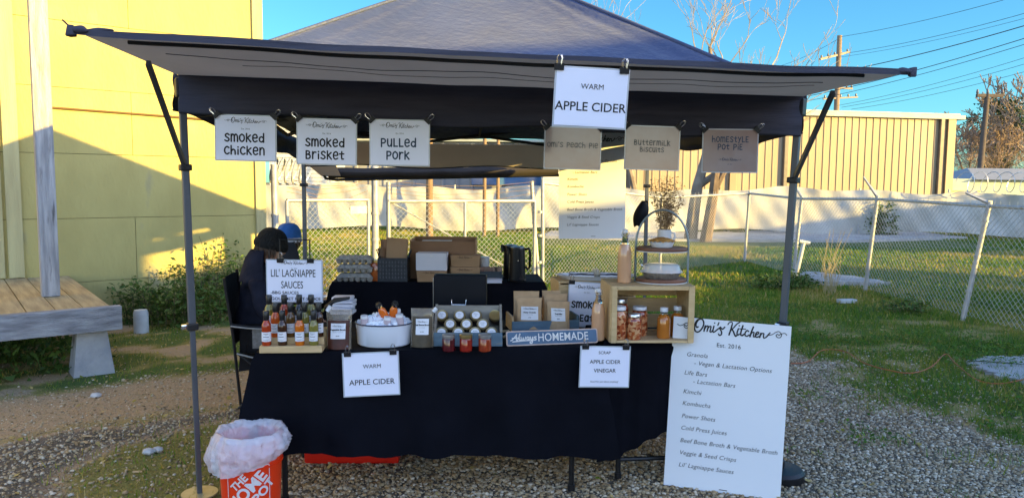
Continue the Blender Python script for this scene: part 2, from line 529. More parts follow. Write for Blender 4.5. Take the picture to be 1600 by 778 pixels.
# pebbles
def pebbles(n, seed, dens, smin, smax, box, name, mat='pebble stone'):
    r = np.random.default_rng(seed)
    x = r.uniform(box[0], box[1], n); y = r.uniform(box[2], box[3], n)
    keep = (np.abs(x) < .74 * y + .25) & (r.random(n) < dens(x, y))
    x = x[keep]; y = y[keep]; m = len(x)
    bm = bmesh.new(); bmesh.ops.create_icosphere(bm, subdivisions=1, radius=1)
    bm.verts.index_update()
    tv = np.array([v.co[:] for v in bm.verts]); tf = np.array([[v.index for v in f.verts] for f in bm.faces]); bm.free()
    s = smin + (smax - smin) * r.random(m) ** 2.2
    sc = np.stack([s * r.uniform(.8, 1.4, m), s * r.uniform(.7, 1.1, m), s * r.uniform(.45, .8, m)], 1)
    v = tv[None] * (1 + r.uniform(-.22, .22, (m, len(tv), 1))) * sc[:, None, :]
    tl = r.uniform(-.4, .4, m); c, q = np.cos(tl)[:, None], np.sin(tl)[:, None]
    v = np.stack([v[..., 0], v[..., 1] * c - v[..., 2] * q, v[..., 1] * q + v[..., 2] * c], -1)
    an = r.uniform(0, 6.283, m); c, q = np.cos(an)[:, None], np.sin(an)[:, None]
    v = np.stack([v[..., 0] * c - v[..., 1] * q, v[..., 0] * q + v[..., 1] * c, v[..., 2]], -1)
    v += np.stack([x, y, gheight(x, y) + sc[:, 2] * r.uniform(.1, .8, m)], 1)[:, None, :]
    f = (tf[None] + (np.arange(m) * len(tv))[:, None, None]).reshape(-1, 3)
    tint = np.repeat(r.random(m), len(tv))
    return np_obj(name, v.reshape(-1, 3), f, MATS[mat], {'tint': tint}, smooth=True)
attr_mat('pebble stone', 'tint', [(0, (.10, .08, .055)), (.25, (.26, .195, .115)), (.5, (.41, .32, .20)), (.7, (.37, .32, .245)), (.88, (.47, .40, .28)), (1, (.62, .56, .45))], rough=.7, noise_mix=.12, nscale=60)
attr_mat('brown pebble stone', 'tint', [(0, (.11, .075, .04)), (.25, (.29, .19, .09)), (.5, (.46, .32, .165)), (.7, (.36, .28, .18)), (.88, (.46, .36, .225)), (1, (.60, .50, .37))], rough=.7, noise_mix=.12, nscale=60)
side = lambda x, y: smooth(.9, 1.7, x + (fbm(x, y, 1.1) - .5) * 1.5)
gv = pebbles(150000, 3, lambda x, y: surf(x, y)[0] * (1 - side(x, y)) * (.42 + .58 * smooth(-2.0, -.7, x + (fbm(x, y, 1.5) - .5))), .0042, .0140, (-3.2, 2.2, 2.6, 7.0), 'gravel', 'brown pebble stone')
tag(gv, 'loose brown gravel spread under and in front of the stall', 'gravel', kind='stuff')
gv3 = pebbles(150000, 4, lambda x, y: np.maximum(surf(x, y)[0], .10 * smooth(4.6, 3.0, x)) * side(x, y), .0040, .0125, (.4, 5.5, 2.6, 7.0), 'gravel')
tag(gv3, 'loose grey gravel mixed with grass to the right of the stall', 'gravel', kind='stuff')
gv2 = pebbles(60000, 5, lambda x, y: surf(x, y)[1] * 1.0 + .08, .003, .010, (-5, 3.5, 2.8, 8.5), 'path_grit', 'brown pebble stone')
tag(gv2, 'fine pale grit scattered on the brown dirt lane', 'grit', kind='stuff')

# grass
attr_mat('grass blade', 'tint', [(0, (.04, .105, .008)), (.35, (.085, .20, .012)), (.6, (.19, .25, .020)), (.8, (.36, .28, .05)), (1, (.52, .38, .14))], rough=.6, trans=.3)
def blades(n, seed, box, dens, hmin, hmax, wid, name, dry=.0, frust=.76):
    r = np.random.default_rng(seed)
    x = r.uniform(box[0], box[1], n); y = r.uniform(box[2], box[3], n)
    keep = (np.abs(x) < frust * y + .3) & (r.random(n) < dens(x, y))
    x = x[keep]; y = y[keep]; m = len(x)
    h = r.uniform(hmin, hmax, m) * (.55 + .9 * fbm(x, y, 2.2))
    an = r.uniform(0, 6.283, m); w = wid * r.uniform(.6, 1.3, m)
    lean = r.uniform(.1, .9, m) * h; la = r.uniform(0, 6.283, m)
    z = gheight(x, y)
    p0 = np.stack([x - np.cos(an) * w, y - np.sin(an) * w, z - .005], 1)
    p1 = np.stack([x + np.cos(an) * w, y + np.sin(an) * w, z - .005], 1)
    p2 = np.stack([x + np.cos(la) * lean, y + np.sin(la) * lean, z + h], 1)
    v = np.stack([p0, p1, p2], 1).reshape(-1, 3)
    f = np.arange(m * 3).reshape(-1, 3)
    t = np.clip(r.normal(.38, .18, m) + (fbm(x, y, .55) - .5) * 1.1 + (fbm(x + 30, y, 2.6) - .5) * .5 + dry + (r.random(m) < .06) * .4, 0, 1)
    return np_obj(name, v, f, MATS['grass blade'], {'tint': np.repeat(t, 3)})
g1 = blades(150000, 11, (1.6, 9, 3.4, 11), lambda x, y: surf(x, y)[2] * .95, .018, .065, .0035, 'lawn_grass', dry=.09)
tag(g1, 'short green clover and grass to the right of the stall', 'grass', kind='stuff')
g2 = blades(70000, 12, (-7, 1.6, 3, 11), lambda x, y: surf(x, y)[2] * np.where(surf(x, y)[3] > .3, 1.0, .8) * np.where(y < 5, .9, 1), .012, .05, .0035, 'weedy_grass', dry=.26)
tag(g2, 'thin dry grass between the dirt lane and the yellow wall', 'grass', kind='stuff')
def yard(x, y):
    slab = (y > 18.6) & (y < 23) & (x > .6) & (x < 12.6)
    return np.where(slab, 0.0, 1.0)
g3 = blades(190000, 13, (-9, 17, 8.5, 25), lambda x, y: yard(x, y) * smooth(8.2, 11, y), .03, .075, .011, 'mown_grass', dry=.12)
tag(g3, 'mown sunlit grass of the yard beyond the chain link fence', 'grass', kind='stuff')

# broad clover leaves in clumps, and fallen brown leaves
def leaves(n, seed, box, dens, smin, smax, zmax, name, mean):
    r = np.random.default_rng(seed)
    x = r.uniform(box[0], box[1], n); y = r.uniform(box[2], box[3], n)
    keep = (np.abs(x) < .76 * y + .3) & (r.random(n) < dens(x, y))
    x = x[keep]; y = y[keep]; m = len(x)
    s = r.uniform(smin, smax, m); a = r.uniform(0, 6.283, m); t1 = r.uniform(-.6, .6, m); t2 = r.uniform(-.6, .6, m)
    z = gheight(x, y) + r.random(m) * zmax * (.3 + 1.2 * fbm(x, y, 3.0)) + .006
    ca, sa = np.cos(a), np.sin(a); V = []
    for (u, v) in ((-1, 0), (0, -.7), (1, 0), (0, .7)):
        dx = s * (u * ca - v * sa); dy = s * (u * sa + v * ca)
        V.append(np.stack([x + dx, y + dy, z + dx * t1 + dy * t2], 1))
    v = np.stack(V, 1).reshape(-1, 3)
    t = np.clip(r.normal(mean, .16, m) + (fbm(x, y, 1.8) - .5) * .6, 0, 1)
    return np_obj(name, v, np.arange(m * 4).reshape(-1, 4), MATS['grass blade'], {'tint': np.repeat(t, 4)})
clv = leaves(90000, 31, (1.5, 7.5, 4.2, 10.5), lambda x, y: surf(x, y)[2] * smooth(.44, .62, fbm(x + 3, y - 7, .9)) * .9, .006, .016, .06, 'clover', .27)
tag(clv, 'clumps of broad leaved clover in the lawn right of the stall', 'clover', kind='stuff')
lit = leaves(5200, 32, (-5, 7.5, 3.0, 10.5), lambda x, y: .25 + .75 * surf(x, y)[2], .008, .022, .012, 'fallen_leaves', .93)
tag(lit, 'dry brown leaves scattered over grass and gravel', 'leaves', kind='stuff')

# concrete pads lying in the grass
CONC = pm('concrete', (.42, .41, .40), (.30, .29, .28), 3, .9, bump=.3, bscale=40, c3=(.22, .21, .19), c3amt=.62)
def slab(name, pts, z0, z1, label):
    mb = MB(); n = len(pts)
    jit = []
    for i in range(n):
        a_, b_ = Vector(pts[i]), Vector(pts[(i + 1) % n])
        for k in range(8):
            p = a_.lerp(b_, k / 8); jit.append((p.x + random.uniform(-.05, .05), p.y + random.uniform(-.05, .05)))
    n = len(jit)
    mb.add([(p[0], p[1], z1) for p in jit] + [(p[0], p[1], z0) for p in jit],
           [tuple(range(n))] + [(i, n + i, n + (i + 1) % n, (i + 1) % n) for i in range(n)])
    o = obj(name, mb, CONC); tag(o, kind='structure'); return o
def gxy(px, py): g = G(px, py); return (g.x, g.y)
slab('concrete_path', [gxy(850, 372), gxy(1020, 377), gxy(1330, 379), gxy(1510, 374), gxy(1440, 366), gxy(1200, 362), gxy(860, 364)], -.05, .07, '')
slab('concrete_pad', [gxy(1246, 433), gxy(1290, 446), gxy(1392, 446), gxy(1330, 436), gxy(1262, 429)], -.05, .06, '')
slab('concrete_apron', [gxy(1512, 566), gxy(1530, 578), gxy(1556, 588), gxy(1610, 603), gxy(1740, 612), gxy(1720, 566), gxy(1600, 559), gxy(1550, 561)], -.05, .022, '')

# =====================================================================  YELLOW BUILDING AND PORCH
YW = pm('yellow painted board', (.46, .39, .150), (.40, .335, .125), 2.6, .75, bump=.4, bscale=30, stretch=(1, 1, .45), c3=(.30, .275, .175), c3scale=2.6, c3amt=.61, spec=.2)
YT = pm('pale yellow trim', (.50, .44, .22), (.40, .34, .17), 3, .7, bump=.3, bscale=30, stretch=(4, 4, .4), spec=.25, c3=(.40, .36, .24), c3scale=5, c3amt=.66)
DARK = pm('dark gap', (.02, .02, .018), rough=.9)
WX = Vector((-.79, -.61, 0)).normalized(); WY = Vector((-WX.y * -1, 0, 0))
WY = Vector((0, 0, 1)).cross(WX)
WMAT = Matrix((WX, WY, Vector((0, 0, 1)))).transposed().to_4x4(); WMAT.translation = (-3.0, 9.0, 0)
bld = thing('yellow_building', 'tall yellow painted board building lit by low sun behind the left tent post', 'building', M=WMAT)
mb = MB()
mb.box((5.5, -.15, 3.2), (11, .26, 6.4)); mb.box((.13, -4, 3.2), (.26, 7.4, 6.4)); mb.box((5.5, -4, 6.47), (11.2, 8.4, .12))
obj('wall', mb, DARK, bld)
mb = MB(); z = .02; row = 0
zs = [.02, .46, 1.13, 1.80, 2.47, 3.14, 3.81, 4.5, 5.2, 6.4]
for r_ in range(len(zs) - 1):
    x = .10 + (0, -1.1)[r_ % 2]
    while x < 11:
        x1 = min(x + 2.42, 11)
        if x1 > .12:
            xa = max(x, .10)
            mb.box(((xa + x1) / 2, .005 + random.uniform(-.002, .002), (zs[r_] + zs[r_ + 1]) / 2), (x1 - xa - .005, .04, zs[r_ + 1] - zs[r_] - .005))
        x = x1
o = obj('wall_panel', mb, YW, bld)
mb = MB(); mb.box((.05, .02, 3.2), (.12, .07, 6.4)); obj('corner_trim', mb, YT, bld)
mb = MB(); mb.box((2.52, .045, 3.5), (.13, .05, 5.9)); mb.box((2.70, .035, 3.5), (.17, .03, 5.9)); mb.box((3.2, .05, 3.5), (.8, .06, 5.9)); obj('door_casing', mb, YT, bld)
mb = MB(); mb.tube([(2.3, .045, 2.26), (1.2, .045, 2.24), (.4, .045, 2.22)], .011, 8); obj('conduit', mb, pm('rusty conduit', (.16, .09, .03), rough=.8), bld)

GW = pm('grey weathered wood', (.40, .40, .41), (.22, .22, .23), 5, .85, bump=.8, bscale=26, stretch=(1.0, 5, 5), c3=(.07, .065, .06), c3scale=3.5, c3amt=.64, spec=.2)
GWV = pm('grey weathered upright', (.50, .48, .47), (.30, .29, .29), 5, .85, bump=.8, bscale=24, stretch=(6, 6, .6), c3=(.10, .09, .085), c3scale=4.5, c3amt=.60, spec=.2)
DW = pm('tan deck board', (.50, .38, .205), (.34, .255, .14), 4, .85, bump=.6, bscale=30, stretch=(6, .5, 1), c3=(.16, .12, .07), c3scale=2.5, c3amt=.68, spec=.2)
por = thing('porch', 'weathered grey wooden porch with tan floorboards against the yellow building', 'porch', M=WMAT)
mb = MB(); x = 2.07
while x < 8:
    mb.box((x + .092, 1.18 + random.uniform(-.012, .012), .525 + random.uniform(-.004, .004)), (.178, 2.36, .028)); x += .187
obj('floorboard', mb, DW, por)
mb = MB(); mb.box((5.15, 2.40, .445), (6.3, .09, .19), bevel=.008); obj('rim_beam', mb, GW, por)
mb = MB(); mb.box((2.14, 1.2, .43), (.08, 2.3, .14)); mb.box((3.6, 1.2, .43), (.08, 2.3, .14)); obj('joist', mb, GW, por)
CB = pm('stained concrete pier', (.42, .42, .42), (.27, .28, .30), 4, .9, bump=.5, bscale=30, c3=(.12, .12, .12), c3scale=3, c3amt=.6)
def pier(x, y):
    mb = MB(); vs = []
    for z_, hw in ((-.05, .15), (.03, .14), (.33, .105), (.345, .10)):
        vs += [(x - hw, y - hw, z_), (x + hw, y - hw, z_), (x + hw, y + hw, z_), (x - hw, y + hw, z_)]
    fs = [(j * 4 + i, j * 4 + (i + 1) % 4, j * 4 + 4 + (i + 1) % 4, j * 4 + 4 + i) for j in range(3) for i in range(4)] + [(12, 13, 14, 15)]
    mb.add(vs, fs)
    obj('pier', mb, CB, por)
pier(2.20, 2.24); pier(5.2, 2.24)
pp = WMAT.inverted() @ Zp(79, 462, .54)
mb = MB(); mb.box((pp.x, pp.y, 2.3), (.135, .115, 3.52), bevel=.006); obj('post', mb, GWV, por)

stub = MB(); stub.lathe([(.07, -.03), (.07, .2), (.06, .235), (0.0001, .24)], n=16)
o = obj('concrete_stub', stub, pm('white stub', (.52, .52, .50), (.4, .4, .39), 8, .85), smooth=True); o.location = G(221, 520)
tag(o, 'short pale round concrete stub beside the porch beam end', 'bollard')

# ---- weeds along the wall
LEAF = attr_mat('weed leaf', 'tint', [(0, (.035, .075, .012)), (.45, (.08, .15, .024)), (.75, (.16, .21, .045)), (1, (.28, .26, .09))], rough=.6, trans=.25)
STEM = pm('weed stem', (.13, .11, .05), rough=.8)
def weed(name, label, c, w, d, h, nst, nlf, seed, group=None, lsz=.03, cat='bush'):
    r = random.Random(seed)
    root = thing(name, label, cat, c, 0, group)
    st = MB(); V = []; F = []; T = []
    for s in range(nst):
        bx, by = r.uniform(-w, w) * .7, r.uniform(-d, d) * .7
        hh = h * r.uniform(.45, 1.0) * (1 - .35 * abs(bx) / max(w, .01))
        tx, ty = bx + r.uniform(-.3, .3) * hh, by + r.uniform(-.25, .25) * hh
        pts = [(bx, by, -.02), (bx * .7 + tx * .3, by * .7 + ty * .3, hh * .5), (tx, ty, hh)]
        st.tube(pts, [.005, .004, .002], 4)
        for k in range(nlf // nst):
            u = r.random() ** .7
            p = Vector(pts[0]).lerp(Vector(pts[2]), u) + Vector((r.gauss(0, .07), r.gauss(0, .06), r.gauss(0, .04)))
            p.z = max(p.z, .01)
            q = Euler((r.uniform(-1, 1), r.uniform(-1, 1), r.uniform(0, 6.28))).to_matrix()
            sz = lsz * r.uniform(.5, 1.3)
            o_ = len(V)
            V += [p + q @ Vector(a_) for a_ in ((0, -sz, 0), (sz * .42, 0, sz * .12), (0, sz, 0), (-sz * .42, 0, sz * .12))]
            F.append((o_, o_ + 1, o_ + 2, o_ + 3)); T += [min(1, max(0, r.gauss(.42, .22)))] * 4
    obj('stem', st, STEM, root)
    np_obj('foliage', np.array([tuple(v) for v in V]), np.array(F), LEAF, {'tint': np.array(T)}, parent=root)
    return root
wg = 'weed bushes along the yellow wall'
weed('weed_bush', 'low green weed bush just right of the porch floor', G(225, 503), .28, .25, .55, 22, 900, 1, wg)
weed('weed_bush', 'widest green weed bush on the left side of the tent post', G(285, 508) + Vector((.0, .1, 0)), .45, .3, .72, 40, 2200, 2, wg)
weed('weed_bush', 'bushy weed with tall flower stalks right of the tent post by the wall', G(345, 490), .42, .3, .95, 36, 1800, 3, wg)
weed('weed_bush', 'tall weed bush behind the folding chair by the wall corner', G(392, 475), .38, .3, .85, 30, 1300, 4, wg)
# dark weeds in the shade under the porch
r = np.random.default_rng(5); n = 6000
lx = r.uniform(2.0, 7.5, n); ly = r.uniform(.6, 2.3, n); lz = r.random(n) ** 1.6 * .34
pw = np.stack([-3.0 + WX.x * lx + WY.x * ly, 9.0 + WX.y * lx + WY.y * ly, lz], 1)
vv = []
for k in range(3):
    vv.append(pw + r.normal(0, .022, (n, 3)))
o = np_obj('porch_weeds', np.stack(vv, 1).reshape(-1, 3), np.arange(n * 3).reshape(-1, 3), LEAF, {'tint': np.repeat(np.clip(r.normal(.2, .15, n), 0, 1), 3)})
tag(o, 'dark leafy weeds filling the shade under the porch', 'weeds', kind='stuff')

# =====================================================================  FENCES
GALV = pm('galvanised pipe', (.44, .44, .44), (.33, .33, .33), 9, .45, metal=.35, c3=(.34, .24, .15), c3scale=6, c3amt=.70)
WIRE = pm('galvanised wire', (.50, .50, .47), (.38, .38, .36), 20, .45, metal=.3)
def chain_mesh(p0, p1, zb0, zt0, zb1, zt1, sp=.075, r=.0027):
    """diamond wire between two uprights: two families of slanted wires, clipped to the panel"""
    mb = MB()
    p0 = Vector(p0); p1 = Vector(p1); L = (p1 - p0).length; H = max(zt0 - zb0, zt1 - zb1)
    def pt(s, t):       # s metres along, t 0..1 up
        u = s / L
        q = p0.lerp(p1, u)
        return Vector((q.x, q.y, (zb0 + (zb1 - zb0) * u) * (1 - t) + (zt0 + (zt1 - zt0) * u) * t))
    for sg in (1, -1):
        k = -H
        while k < L + H:
            s0, s1 = k, k + sg * H
            t0, t1 = 0.0, 1.0
            for lim in (0.0, L):
                pass
            # clip
            ds = s1 - s0
            ta, tb = (0 - s0) / ds, (L - s0) / ds
            if ta > tb: ta, tb = tb, ta
            ta = max(ta, 0); tb = min(tb, 1)
            if tb - ta > .01:
                mb.cyl(pt(s0 + ds * ta, ta), pt(s0 + ds * tb, tb), r, n=4, caps=False)
            k += sp
    return mb
def fence_run(name, label, posts, zb=.03, arms=None, arm_dir=(0, 0, 0), rad=.028, sp=.075, group=None):
    """posts: list of (base, top)"""
    root = thing(name, label, 'fence', (0, 0, 0), 0, group)
    for i, (b, t) in enumerate(posts):
        mb = MB(); b_ = Vector(b); t_ = Vector(t)
        mb.cyl(b_ - Vector((0, 0, .05)), t_ + (t_ - b_).normalized() * .02, rad, n=12)
        for q in (.25, .55, .85):
            c_ = b_.lerp(t_, q); mb.cyl(c_ - Vector((0, 0, .012)), c_ + Vector((0, 0, .012)), rad * 1.25, n=12)
        po = obj('post', mb, GALV, root, smooth=True)
        if arms and i in arms:
            a_ = MB(); e = t_ + Vector(arms[i])
            a_.box((0, 0, 0), (.05, .035, .07)); a_.xf(Matrix.Translation(t_))
            a_.cyl(t_, e, .026, .015, n=6)
            obj('barb_arm', a_, GALV, po)
    mb = MB(); mw = MB()
    for (b0, t0), (b1, t1) in zip(posts[:-1], posts[1:]):
        t0 = Vector(t0); t1 = Vector(t1)
        mb.cyl(t0 - Vector((0, 0, .03)), t1 - Vector((0, 0, .03)), .021, n=10)
        c = chain_mesh((Vector(b0) + t0) / 2, (Vector(b1) + t1) / 2, zb, t0.z, zb, t1.z, sp)
        # lean the wire with the posts
        mw.add(c.v, c.f)
        L = (t1 - t0).length; k = 0
        while k < L:
            q = t0.lerp(t1, k / L); mw.cyl(q - Vector((0, 0, .05)), q + Vector((random.uniform(-.02, .02), 0, .035)), .003, n=4, caps=False); k += .11
    obj('top_rail', mb, GALV, root, smooth=True)
    obj('wire_mesh', mw, WIRE, root)
    return root
def post_px(bx, by, tx, ty, dy=0.0):
    b = G(bx, by)
    return (b, P(tx, ty, b.y + dy))
pr0 = (Vector((5.45, 6.3, 0)), Vector((5.75, 6.3, 1.34)))
pr1 = post_px(1503, 500, 1546, 318); pr2 = post_px(1351, 456, 1371, 308); pr3 = post_px(1239, 432, 1253, 308); pr4 = post_px(1163, 410, 1171, 300)
arms = {1: (-.22, .1, .12), 2: (-.17, .1, .29), 3: (-.13, .1, .24)}
fence_run('chain_link_fence', 'leaning chain link fence with barb arms running towards the warehouse on the right', [pr0, pr1, pr2, pr3, pr4], arms=arms)
pb0 = (G(848, 447), P(848, 283, G(848, 447).y))
pb1 = (Vector((2.6, 13.0, 0)), Vector((2.6, 13.0, 1.34)))
fence_run('chain_link_fence', 'chain link fence behind the hanging menu board, between gate and corner post', [pb0, pb1, pr4], rad=.026)
mb = MB(); pq = G(1244, 520)
lp0 = P(1241, 432, 11.4); lp1 = P(1256, 378, 11.4)
mb.cyl((lp0.x, lp0.y, 0), lp1, .03, n=10); mb.cyl(lp1 + Vector((-.07, 0, .01)), lp1 + Vector((.09, 0, -.02)), .03, n=10)
o = obj('water_pipe', mb, pm('white pipe', (.62, .62, .6), rough=.4), smooth=True)
tag(o, 'short leaning white standpipe with a tee, next to the fence post', 'pipe')
# gates
def gate(name, label, a, b, zt, diag, plate=False, midpost=True, sp=.075):
    a = Vector(a); b = Vector(b); root = thing(name, label, 'gate', a)
    A = Vector((0, 0, 0)); B = b - a
    mb = MB()
    for q in ((A + Vector((0, 0, .06)), A + Vector((0, 0, zt))), (B + Vector((0, 0, .06)), B + Vector((0, 0, zt))), (A + Vector((0, 0, zt)), B + Vector((0, 0, zt))), (A + Vector((0, 0, .06)), B + Vector((0, 0, .06)))):
        mb.cyl(q[0], q[1], .023, n=10)
    if midpost:
        mb.cyl(A.lerp(B, .5) + Vector((0, 0, .06)), A.lerp(B, .5) + Vector((0, 0, zt)), .02, n=10)
    if diag:
        mb.cyl(A + Vector((0, .03, zt)), B + Vector((0, .03, .06)), .012, n=6)
    obj('frame', mb, GALV, root, smooth=True)
    c = chain_mesh(A, B, .06, zt, .06, zt, sp)
    obj('wire_mesh', c, WIRE, root)
    mb = MB()
    for q in range(4):
        h = zt + .06 + .09 * q * .6
        mb.tube([A + Vector((0, 0, h + .05)), A.lerp(B, .33) + Vector((0, .03, h - .02 + random.uniform(-.03, .03))), A.lerp(B, .7) + Vector((0, 0, h - .03 + random.uniform(-.03, .03))), B + Vector((0, 0, h + .06))], .0035, 4)
    obj('barbed_wire', mb, pm('rusty wire', (.20, .12, .06), rough=.8), root)
    if plate:
        mb = MB(); p = B.lerp(A, .12) + Vector((0, -.03, zt - .13)); mb.box(p, (.24, .006, .1), rz=math.atan2(B.y, B.x))
        obj('plate', mb, pm('pale plate', (.7, .68, .5), rough=.6), root)
    return root
gA = Vector((-2.86, 9.15, 0)); gB = P(578, 300, 9.95); gB.z = 0
gate('fence_gate', 'chain link gate with a blank plate, next to the yellow building', gA + Vector((.08, .05, 0)), gB - Vector((.02, .02, 0)), 1.30, False, plate=True, midpost=False)
gC = P(607, 300, 10.05); gC.z = 0; gD = P(836, 300, 11.0); gD.z = 0
gate('fence_gate', 'wide chain link gate with a middle bar behind the back table', gC, gD, 1.28, True)
def gate_post(label, base, h, rad, cap, lean=(0, 0)):
    root = thing('gate_post', label, 'post', base)
    mb = MB(); mb.cyl((0, 0, -.05), (lean[0], lean[1], h), rad, n=14); obj('pipe', mb, GALV, root, smooth=True)
    mb = MB()
    if cap: mb.sphere((lean[0], lean[1], h + rad * .6), rad * 1.25, 14, 10)
    else: mb.cyl((lean[0], lean[1], h), (lean[0], lean[1], h + .02), rad * 1.1, n=12)
    obj('cap', mb, GALV, root, smooth=True)
    for z_ in (.35, .75, 1.1):
        mb = MB(); mb.cyl((0, 0, z_), (0, 0, z_ + .035), rad * 1.2, n=14); obj('band', mb, GALV, root, smooth=True)
b5 = P(586, 300, 10.0); b5.z = 0
gate_post('thick white gate post with a ball cap between the two gates', b5, 1.68, .048, True)
b1 = P(429, 300, 9.1); b1.z = 0
gate_post('white gate post standing at the corner of the yellow building', b1, 1.72, .04, False)
b6 = P(843, 400, 11.05); b6.z = 0
gate_post('thin gate post leaning left beside the last fence post', b6, 1.55, .03, False, lean=(-.13, 0))
b7 = P(607, 300, 10.12); b7.z = 0
gate_post('thin upright gate post right of the ball capped post', b7, 1.52, .03, False, lean=(.0, 0))

# ---- long pale tarp fence at the end of the yard
TARP = pm('pale tarp', (.50, .48, .43), (.40, .385, .345), .6, .8, bump=.4, bscale=1.6, stretch=(1, 1, 1.4), c3=(.30, .29, .27), c3scale=.9, c3amt=.64)
tf = thing('tarp_fence', 'long low fence wrapped in pale sagging tarp at the end of the yard', 'fence', (0, 23.2, 0))
def tarp_top(x):
    return 1.42 + .06 * math.sin(x * .9) + .05 * math.sin(x * 2.3 + 1) - (.10 if x > 14 else 0)
def tarp_pt(u, v):
    x = -9.5 + 30.5 * u
    z = .12 + v * (tarp_top(x) - .12) + (.07 * math.sin(x * 1.1) if v < .02 else 0)
    dy = .09 * math.sin(x * 1.3 + v * 2.1) * (1 - v) + .05 * math.sin(x * 3.7 - v * 5) + .03 * math.sin(x * 9 + v * 8)
    yy = -max(0, x - 9) * .17
    return (x, yy + dy, z)
mb = MB(); mb.grid(tarp_pt, 240, 14); obj('tarp', mb, TARP, tf, smooth=True)
mb = MB()
for k in range(13):
    x = -9.3 + k * 2.5; mb.cyl((x, .12 - max(0, x - 9) * .17, 0), (x, .12 - max(0, x - 9) * .17, 1.48), .03, n=8)
obj('post', mb, GALV, tf)
def coil(name, label, x0, x1, y, zc, r_, turns, group=None):
    pts = []
    n = turns * 14
    for i in range(n + 1):
        a_ = 2 * math.pi * turns * i / n
        pts.append((x0 + (x1 - x0) * i / n + .05 * math.sin(a_), y + math.cos(a_) * r_, zc + math.sin(a_) * r_))
    mb = MB(); mb.tube(pts, .012, 4); o = obj(name, mb, pm('razor wire', (.6, .6, .58), rough=.35, metal=.5))
    tag(o, label, 'razor wire', group)
coil('razor_wire', 'loops of shiny razor wire along the right end of the tarp fence', 13.2, 17.5, 22.0, 1.70, .3, 11)
coil('razor_wire', 'loops of razor wire above the gate beside the yellow building', -3.0, -2.55, 9.3, 1.66, .16, 5)
weed('ivy_bush', 'round dark ivy bush against the tarp beyond the leaning fence', G(1384, 371) + Vector((0, .3, 0)), .55, .3, 1.1, 30, 1800, 21, lsz=.08)
weed('yard_weeds', 'dark weeds at the foot of the tarp left of the brown trunks', G(1120, 366) + Vector((0, .2, 0)), 1.2, .25, .6, 30, 1300, 22, lsz=.07, cat='weeds')
weed('yard_weeds', 'dark weeds at the foot of the tarp behind the right tent post', G(1190, 364) + Vector((0, .2, 0)), .9, .25, .7, 30, 1000, 25, lsz=.07, cat='weeds')
weed('yard_weeds', 'brown dead weed clump at the foot of the middle leaning post', G(1412, 488), .35, .22, .22, 22, 420, 23, lsz=.03, cat='weeds')
weed('yard_weeds', 'low green weed clump in front of the standpipe', G(1225, 452), .6, .3, .3, 24, 1500, 24, lsz=.03, cat='weeds')
# tall dry stalks
mb = MB()
for k in range(26):
    b = G(random.uniform(1285, 1306), random.uniform(455, 462)); mb.tube([b, b + Vector((random.uniform(-.1, .1), 0, .3)), b + Vector((random.uniform(-.2, .25), 0, random.uniform(.4, .95)))], [.004, .003, .002], 4)
o = obj('dry_stalks', mb, pm('straw', (.42, .34, .18), rough=.8)); tag(o, 'tall straw coloured dry stalks beside the concrete pad', 'dry grass')
mb = MB(); mb.box((0, 0, .04), (.24, .1, .05), rz=.2, bevel=.008)
o = obj('wood_scrap', mb, pm('pale scrap', (.5, .52, .52), rough=.7)); o.location = G(1323, 475); tag(o, 'small pale block lying in the grass by the fence', 'scrap')

# =====================================================================  FAR BUILDINGS
def corrugated(L, H, pitch, depth, flat=.70):
    mb = MB(); n = int(L / pitch); xs_ = []
    for i in range(n):
        x0 = i * pitch
        xs_ += [(x0, 0), (x0 + pitch * flat, 0), (x0 + pitch * (flat + .07), -depth), (x0 + pitch * .93, -depth)]
    xs_.append((n * pitch, 0))
    vs = [(x, y, 0) for x, y in xs_] + [(x, y, H) for x, y in xs_]
    m = len(xs_)
    mb.add(vs, [(i, i + 1, m + i + 1, m + i) for i in range(m - 1)])
    return mb
TAN = pm('tan metal siding', (.35, .265, .175), (.30, .225, .145), .7, .55, c3=(.29, .21, .13), c3scale=.4, c3amt=.62, stretch=(1, 1, .3), spec=.4)
GUT = pm('grey green gutter', (.34, .37, .33), (.28, .30, .27), 2, .5)
DSP = pm('brown downspout', (.16, .13, .10), rough=.5)
wl = P(985, 300, 28.2); wr = P(1482, 300, 30.5)
wd = Vector((wr.x - wl.x, wr.y - wl.y, 0)); WL = wd.length; wd.normalize()
wnrm = Vector((0, 0, 1)).cross(wd)
WM = Matrix((wd, wnrm, Vector((0, 0, 1)))).transposed().to_4x4(); WM.translation = (wl.x, wl.y, 0)
wh = thing('warehouse', 'tan ribbed metal warehouse lit gold behind the tarp fence', 'building', M=WM)
WH = 4.36
mb = corrugated(WL, WH, .305, .028); mb.add([(WL - .02, 0, 0), (WL - .02, 12, 0), (WL - .02, 12, WH), (WL - .02, 0, WH)], [(0, 1, 2, 3)])
obj('wall', mb, TAN, wh)
mb = MB(); mb.box((WL / 2 + .1, -.08, WH - .02), (WL + .7, .18, .16), bevel=.02); mb.box((WL / 2, 6, WH + .1), (WL + .5, 12.2, .06)); obj('gutter', mb, GUT, wh)
for x in (WL - .55, WL * .46):
    mb = MB(); mb.box((x, -.1, WH / 2), (.17, .12, WH - .1), bevel=.02); obj('downspout', mb, DSP, wh)
for x, w_ in ((WL - .1, .34), (WL * .30, .25)):
    mb = MB(); mb.box((x, -.10, WH / 2), (w_, .05, WH - .1)); obj('corner_trim', mb, TAN, wh)

